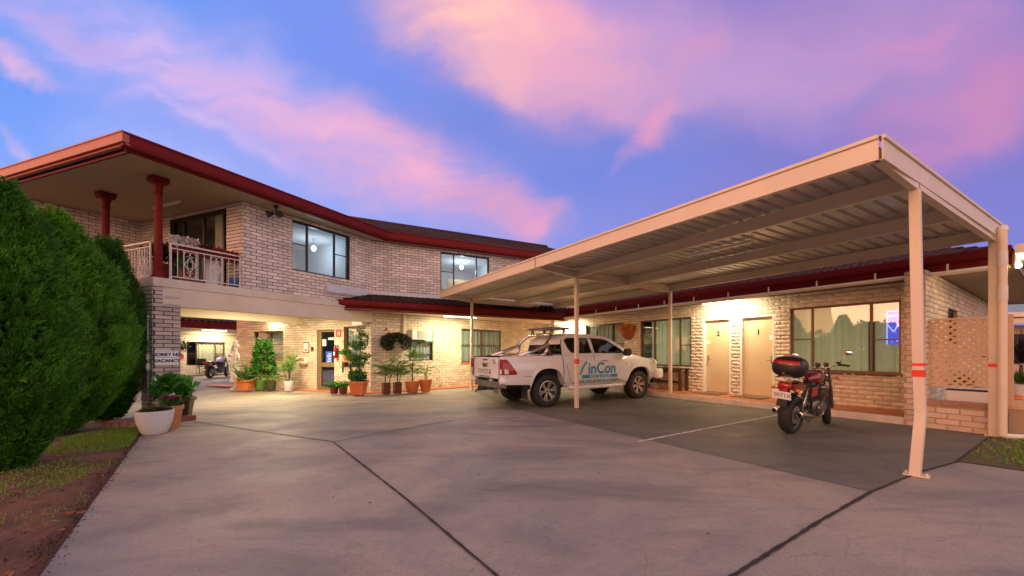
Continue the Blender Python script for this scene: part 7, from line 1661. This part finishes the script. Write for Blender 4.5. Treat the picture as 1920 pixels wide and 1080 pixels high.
# ------------------------------------------------------------------ balcony flowers and furniture
def balcony():
    W = W_u1; a0, a1 = .30, sWc-.05; z = Z_SLAB1+.76
    t = thing('flower_box', 'long dark red flower box along the balcony rail', 'flower box', W.P((a0+a1)/2, z, -.16)); mb = MB(); W.box(mb, a0, a1, z-.12, z+.05, -.24, -.09); mb.build('box', M_['red_dk'], t, world=True)
    rs = np.random.RandomState(9)
    def strip(lab, s0, s1, m, n, h, leaf, g=None, zz=.04):
        t = thing('flowers', lab, 'flowers', W.P((s0+s1)/2, z+zz, -.165), 0, g); off = np.array(t.location); q = rs.uniform(s0, s1, n); p = np.array([W.P(s, z+zz+rs.uniform(-.02, h), -.165+rs.normal(0, .05)) for s in q]); leaf_mesh('petals', leaf_arrays(p, rs.normal(size=(n, 3))+np.array([.3, -.2, .5]), rs.uniform(.5, 1.2, n)*leaf, leaf*.8), M_[m], t, off)
    strip('white flowers at the column end of the balcony flower box', a0+.02, a0+.48, 'petal_w', 900, .20, .06); strip('dark red foliage in the middle of the balcony flower box', a0+.38, a0+.85, 'petal_r', 260, .09, .05); strip('green leaves in the middle of the balcony flower box', a0+.5, a0+1.0, 'f_dark', 300, .12, .06)
    strip('red flowers at the wall end of the balcony flower box', a1-.5, a1, 'petal_r', 900, .08, .05)
    p = W.P(sWc-.42, Z_SLAB1, -.45); pot_square('tall white square pot on the balcony by the wall', p, .24, .26, .92, 'pot_wh', .4, rim=False); p = W.P(.72, Z_SLAB1, -.5); pot_lathe('brown round pot on the balcony floor behind the side railing', p, [(.10, 0), (.13, .3), (.14, .34), (.12, .34)], 'pot_br'); bush((p.x, p.y, p.z+.3), (.22, .22, .22), 300, 'leafy plant in the brown pot behind the side railing of the balcony', 'f_mid', (.1, .07))
    p = W.P(sWc-.10, Z_SLAB1, -.20); t = thing('bucket', 'blue bucket at the wall end of the balcony', 'bucket', p); mb = MB(); mb.lathe([(.09, 0), (.12, .24), (.125, .25), (.11, .25)], seg=20); mb.build('body', M_['blue'], t, smooth=True); mb = MB(); mb.tube([(.12*math.cos(a), .02, .25+.10*math.sin(a)) for a in [PI*i/10 for i in range(11)]], .005, 6); mb.build('handle', M_['alloy'], t)
    W = W_bf; p = W.P(.95, Z_SLAB1, -.5); pot_lathe('brown pot on the balcony floor behind the front railing', p, [(.14, 0), (.19, .4), (.2, .46), (.17, .46)], 'pot_br'); bush((p.x, p.y, p.z+.42), (.35, .25, .28), 420, 'leafy plant in the brown balcony pot', 'f_dark', (.12, .07)); p = W.P(1.7, Z_SLAB1, -.6); pot_lathe('white balcony pot behind the second railing motif', p, [(.14, 0), (.18, .3), (.19, .34), (.17, .34)], 'pot_wh')
    p = (S0+w1*1.9+u1*1.0); t = thing('light_batten', 'unlit batten light on the balcony ceiling', 'tube light', (p.x, p.y, Z_SOF)); mb = MB(); v = Vector((w1.x, w1.y, 0))*.6; mb.bar(-v+Vector((0, 0, -.03)), v+Vector((0, 0, -.03)), .07, .05); mb.build('lamp_body', M_['white_dirty'], t); mb = MB(); mb.tube([-v+Vector((0, 0, -.07)), v+Vector((0, 0, -.07))], .014, 8); mb.build('tube', M_['white'], t)
balcony()

# ------------------------------------------------------------------ table and chairs outside the rooms
def seats():
    W = W_wing; a, b = W.s_(1296), W.s_(1214); z = STEP; m = M_['timber']
    t = thing('timber_bench', 'dark brown timber bench table under the curtained window', 'bench', W.P((a+b)/2, z, .3)); mb = MB()
    for k in range(4): W.box(mb, a, b, z+.70, z+.735, .06+k*.115, .06+k*.115+.10)
    mb.build('tabletop', m, t, world=True)
    for s in (a+.10, b-.12):
        for o in (.10, .46): mb = MB(); W.box(mb, s-.05, s+.05, z, z+.698, o-.03, o+.03); mb.build('leg', m, t, world=True)
    mb = MB(); W.box(mb, a+.16, b-.18, z+.22, z+.30, .25, .29); W.box(mb, a+.05, b-.06, z+.60, z+.697, .44, .47); mb.build('rail', m, t, world=True)
    p = W.P((a+b)/2-.1, z+.736, .28); t = thing('ashtray', 'small glass ashtray on the timber bench table', 'ashtray', p); mb = MB(); mb.lathe([(.06, 0), (.08, .035), (.07, .035), (.05, .01)], seg=18); mb.build('bowl', M_['alloy'], t, smooth=True, auto=40)
    # far wing: a table and a chair beside the motorcycle, a wall pot and notice
    W = W_far; s = W.s_(371); c = W.P(s, .10, .55)
    def chair(c, rz, lab):
        t = thing('garden_chair', lab, 'chair', c, rz); k = M_['black']; mb = MB(); mb.box((0, 0, .44), (.46, .46, .03)); mb.build('seat', k, t, bevel=.01); mb = MB(); mb.box((-.22, 0, .70), (.03, .44, .42)); mb.build('backrest', k, t, bevel=.01)
        for x in (-.2, .2):
            for y in (-.2, .2): mb = MB(); mb.tube([(x*.95, y*.95, .43), (x*1.1, y*1.1, 0)], .012, 6); mb.build('leg', k, t)
        for y in (-.23, .23): mb = MB(); mb.tube([(-.2, y, .62), (.2, y, .62), (.22, y, .43)], .012, 6); mb.build('armrest', k, t)
    chair(c, -.6, 'black chair under the far wing window')
    c = W.P(W.s_(383), .10, .6); t = thing('garden_table', 'small dark table beside the black chair at the far wing', 'table', c); mb = MB(); mb.box((0, 0, .70), (.8, .6, .03)); mb.build('tabletop', M_['black'], t, bevel=.01)
    for x in (-.35, .35):
        for y in (-.25, .25): mb = MB(); mb.tube([(x, y, .69), (x, y, 0)], .012, 6); mb.build('leg', M_['black'], t)
    c = W.P(W.s_(340), W.z_(340, 651), .15); pot = thing('wall_planter', 'dark wall planter left of the far wing window', 'planter', c); mb = MB(); mb.lathe([(.06, -.15), (.14, .0), (.15, .02)], seg=16); mb.build('body', M_['pot_bk'], pot, smooth=True); rs = np.random.RandomState(1); v = rs.normal(size=(200, 3))*.12; leaf_mesh('foliage', leaf_arrays(v+np.array([0, 0, .08]), v, .09, .06), M_['f_dark'], pot)
    t = thing('notice_board', 'orange notice under the dark wall planter on the far wing', 'sign', W.P(W.s_(338), W.z_(338, 665), .02)); mb = MB(); s = W.s_(338); z = W.z_(338, 668); W.box(mb, s-.15, s+.15, z-.12, z+.12, .012, .03); mb.build('panel', M_['ink_red'], t, world=True); mb = MB(); W.box(mb, s-.12, s+.12, z+.14, z+.25, .012, .03); mb.build('label', M_['white'], t, world=True)
seats()

# ------------------------------------------------------------------ trees across the street to the west, mirrored in the windows
def street_trees():
    rs = np.random.RandomState(77)
    for i, (x, y, h, r) in enumerate(((-46, 2, 5.2, 4.6), (-44, -6, 4.0, 3.9), (-48, -13, 5.4, 4.8), (-45, -21, 4.4, 4.3), (-50, -29, 5.8, 5.2), (-46, -37, 4.8, 4.6), (-36, -34, 5.0, 4.0))):
        t = thing('street_tree', ['bushy tree', 'low rounded tree', 'tall spreading tree'][i % 3]+', '+['first', 'second', 'third', 'fourth', 'fifth', 'sixth', 'seventh'][i]+' from the garden end of the row across the street', 'tree', (x, y, 0), 0, 'trees across the street'); mb = MB(); mb.tube([(0, 0, 0), (.1, 0, h*.4), (0, .1, h*.8)], [.22, .16, .05], 8)
        for k in range(6): a = k*1.05; mb.tube([(0, 0, h*.35), (r*.5*math.cos(a), r*.5*math.sin(a), h*.7)], [.09, .03], 6)
        mb.build('trunk', M_['bark'], t); n = 2600; v = rs.normal(size=(n, 3)); v /= np.linalg.norm(v, axis=1, keepdims=True); lc = rs.normal(size=(12, 3)); lc /= np.linalg.norm(lc, axis=1, keepdims=True); lc = lc*np.array([r*.6, r*.6, h*.22])+np.array([0, 0, h*.62]); k = rs.randint(0, 12, n); p = lc[k]+v*np.array([r*.45, r*.45, h*.22])*np.cbrt(rs.uniform(.1, 1, (n, 1)))
        leaf_mesh('crown', leaf_arrays(p, v+rs.normal(0, .5, (n, 3)), rs.uniform(.35, .7, n), .35), M_['f_mid'], t)

def added_hedge():  # unseen hedge, added to block bright sky under the mirrored trees
    rs = np.random.RandomState(91); t = thing('added_hedge', 'unseen leafy hedge added below the trees to close the mirrored gap', 'hedge', (-42, -16, 0)); n = 9000; p = np.stack([rs.uniform(-.8, .8, n), rs.uniform(-26, 22, n), rs.uniform(0, 2.3, n)], 1); p[:, 2] *= .85+.15*np.sin(p[:, 1]*.7)
    leaf_mesh('foliage', leaf_arrays(p, rs.normal(size=(n, 3)), rs.uniform(.3, .6, n), .35), M_['f_mid'], t); mb = MB(); mb.tube([(0, -26, .5), (0, 0, .6), (0, 22, .5)], .12, 6); mb.build('branch', M_['bark'], t)
street_trees(); added_hedge()
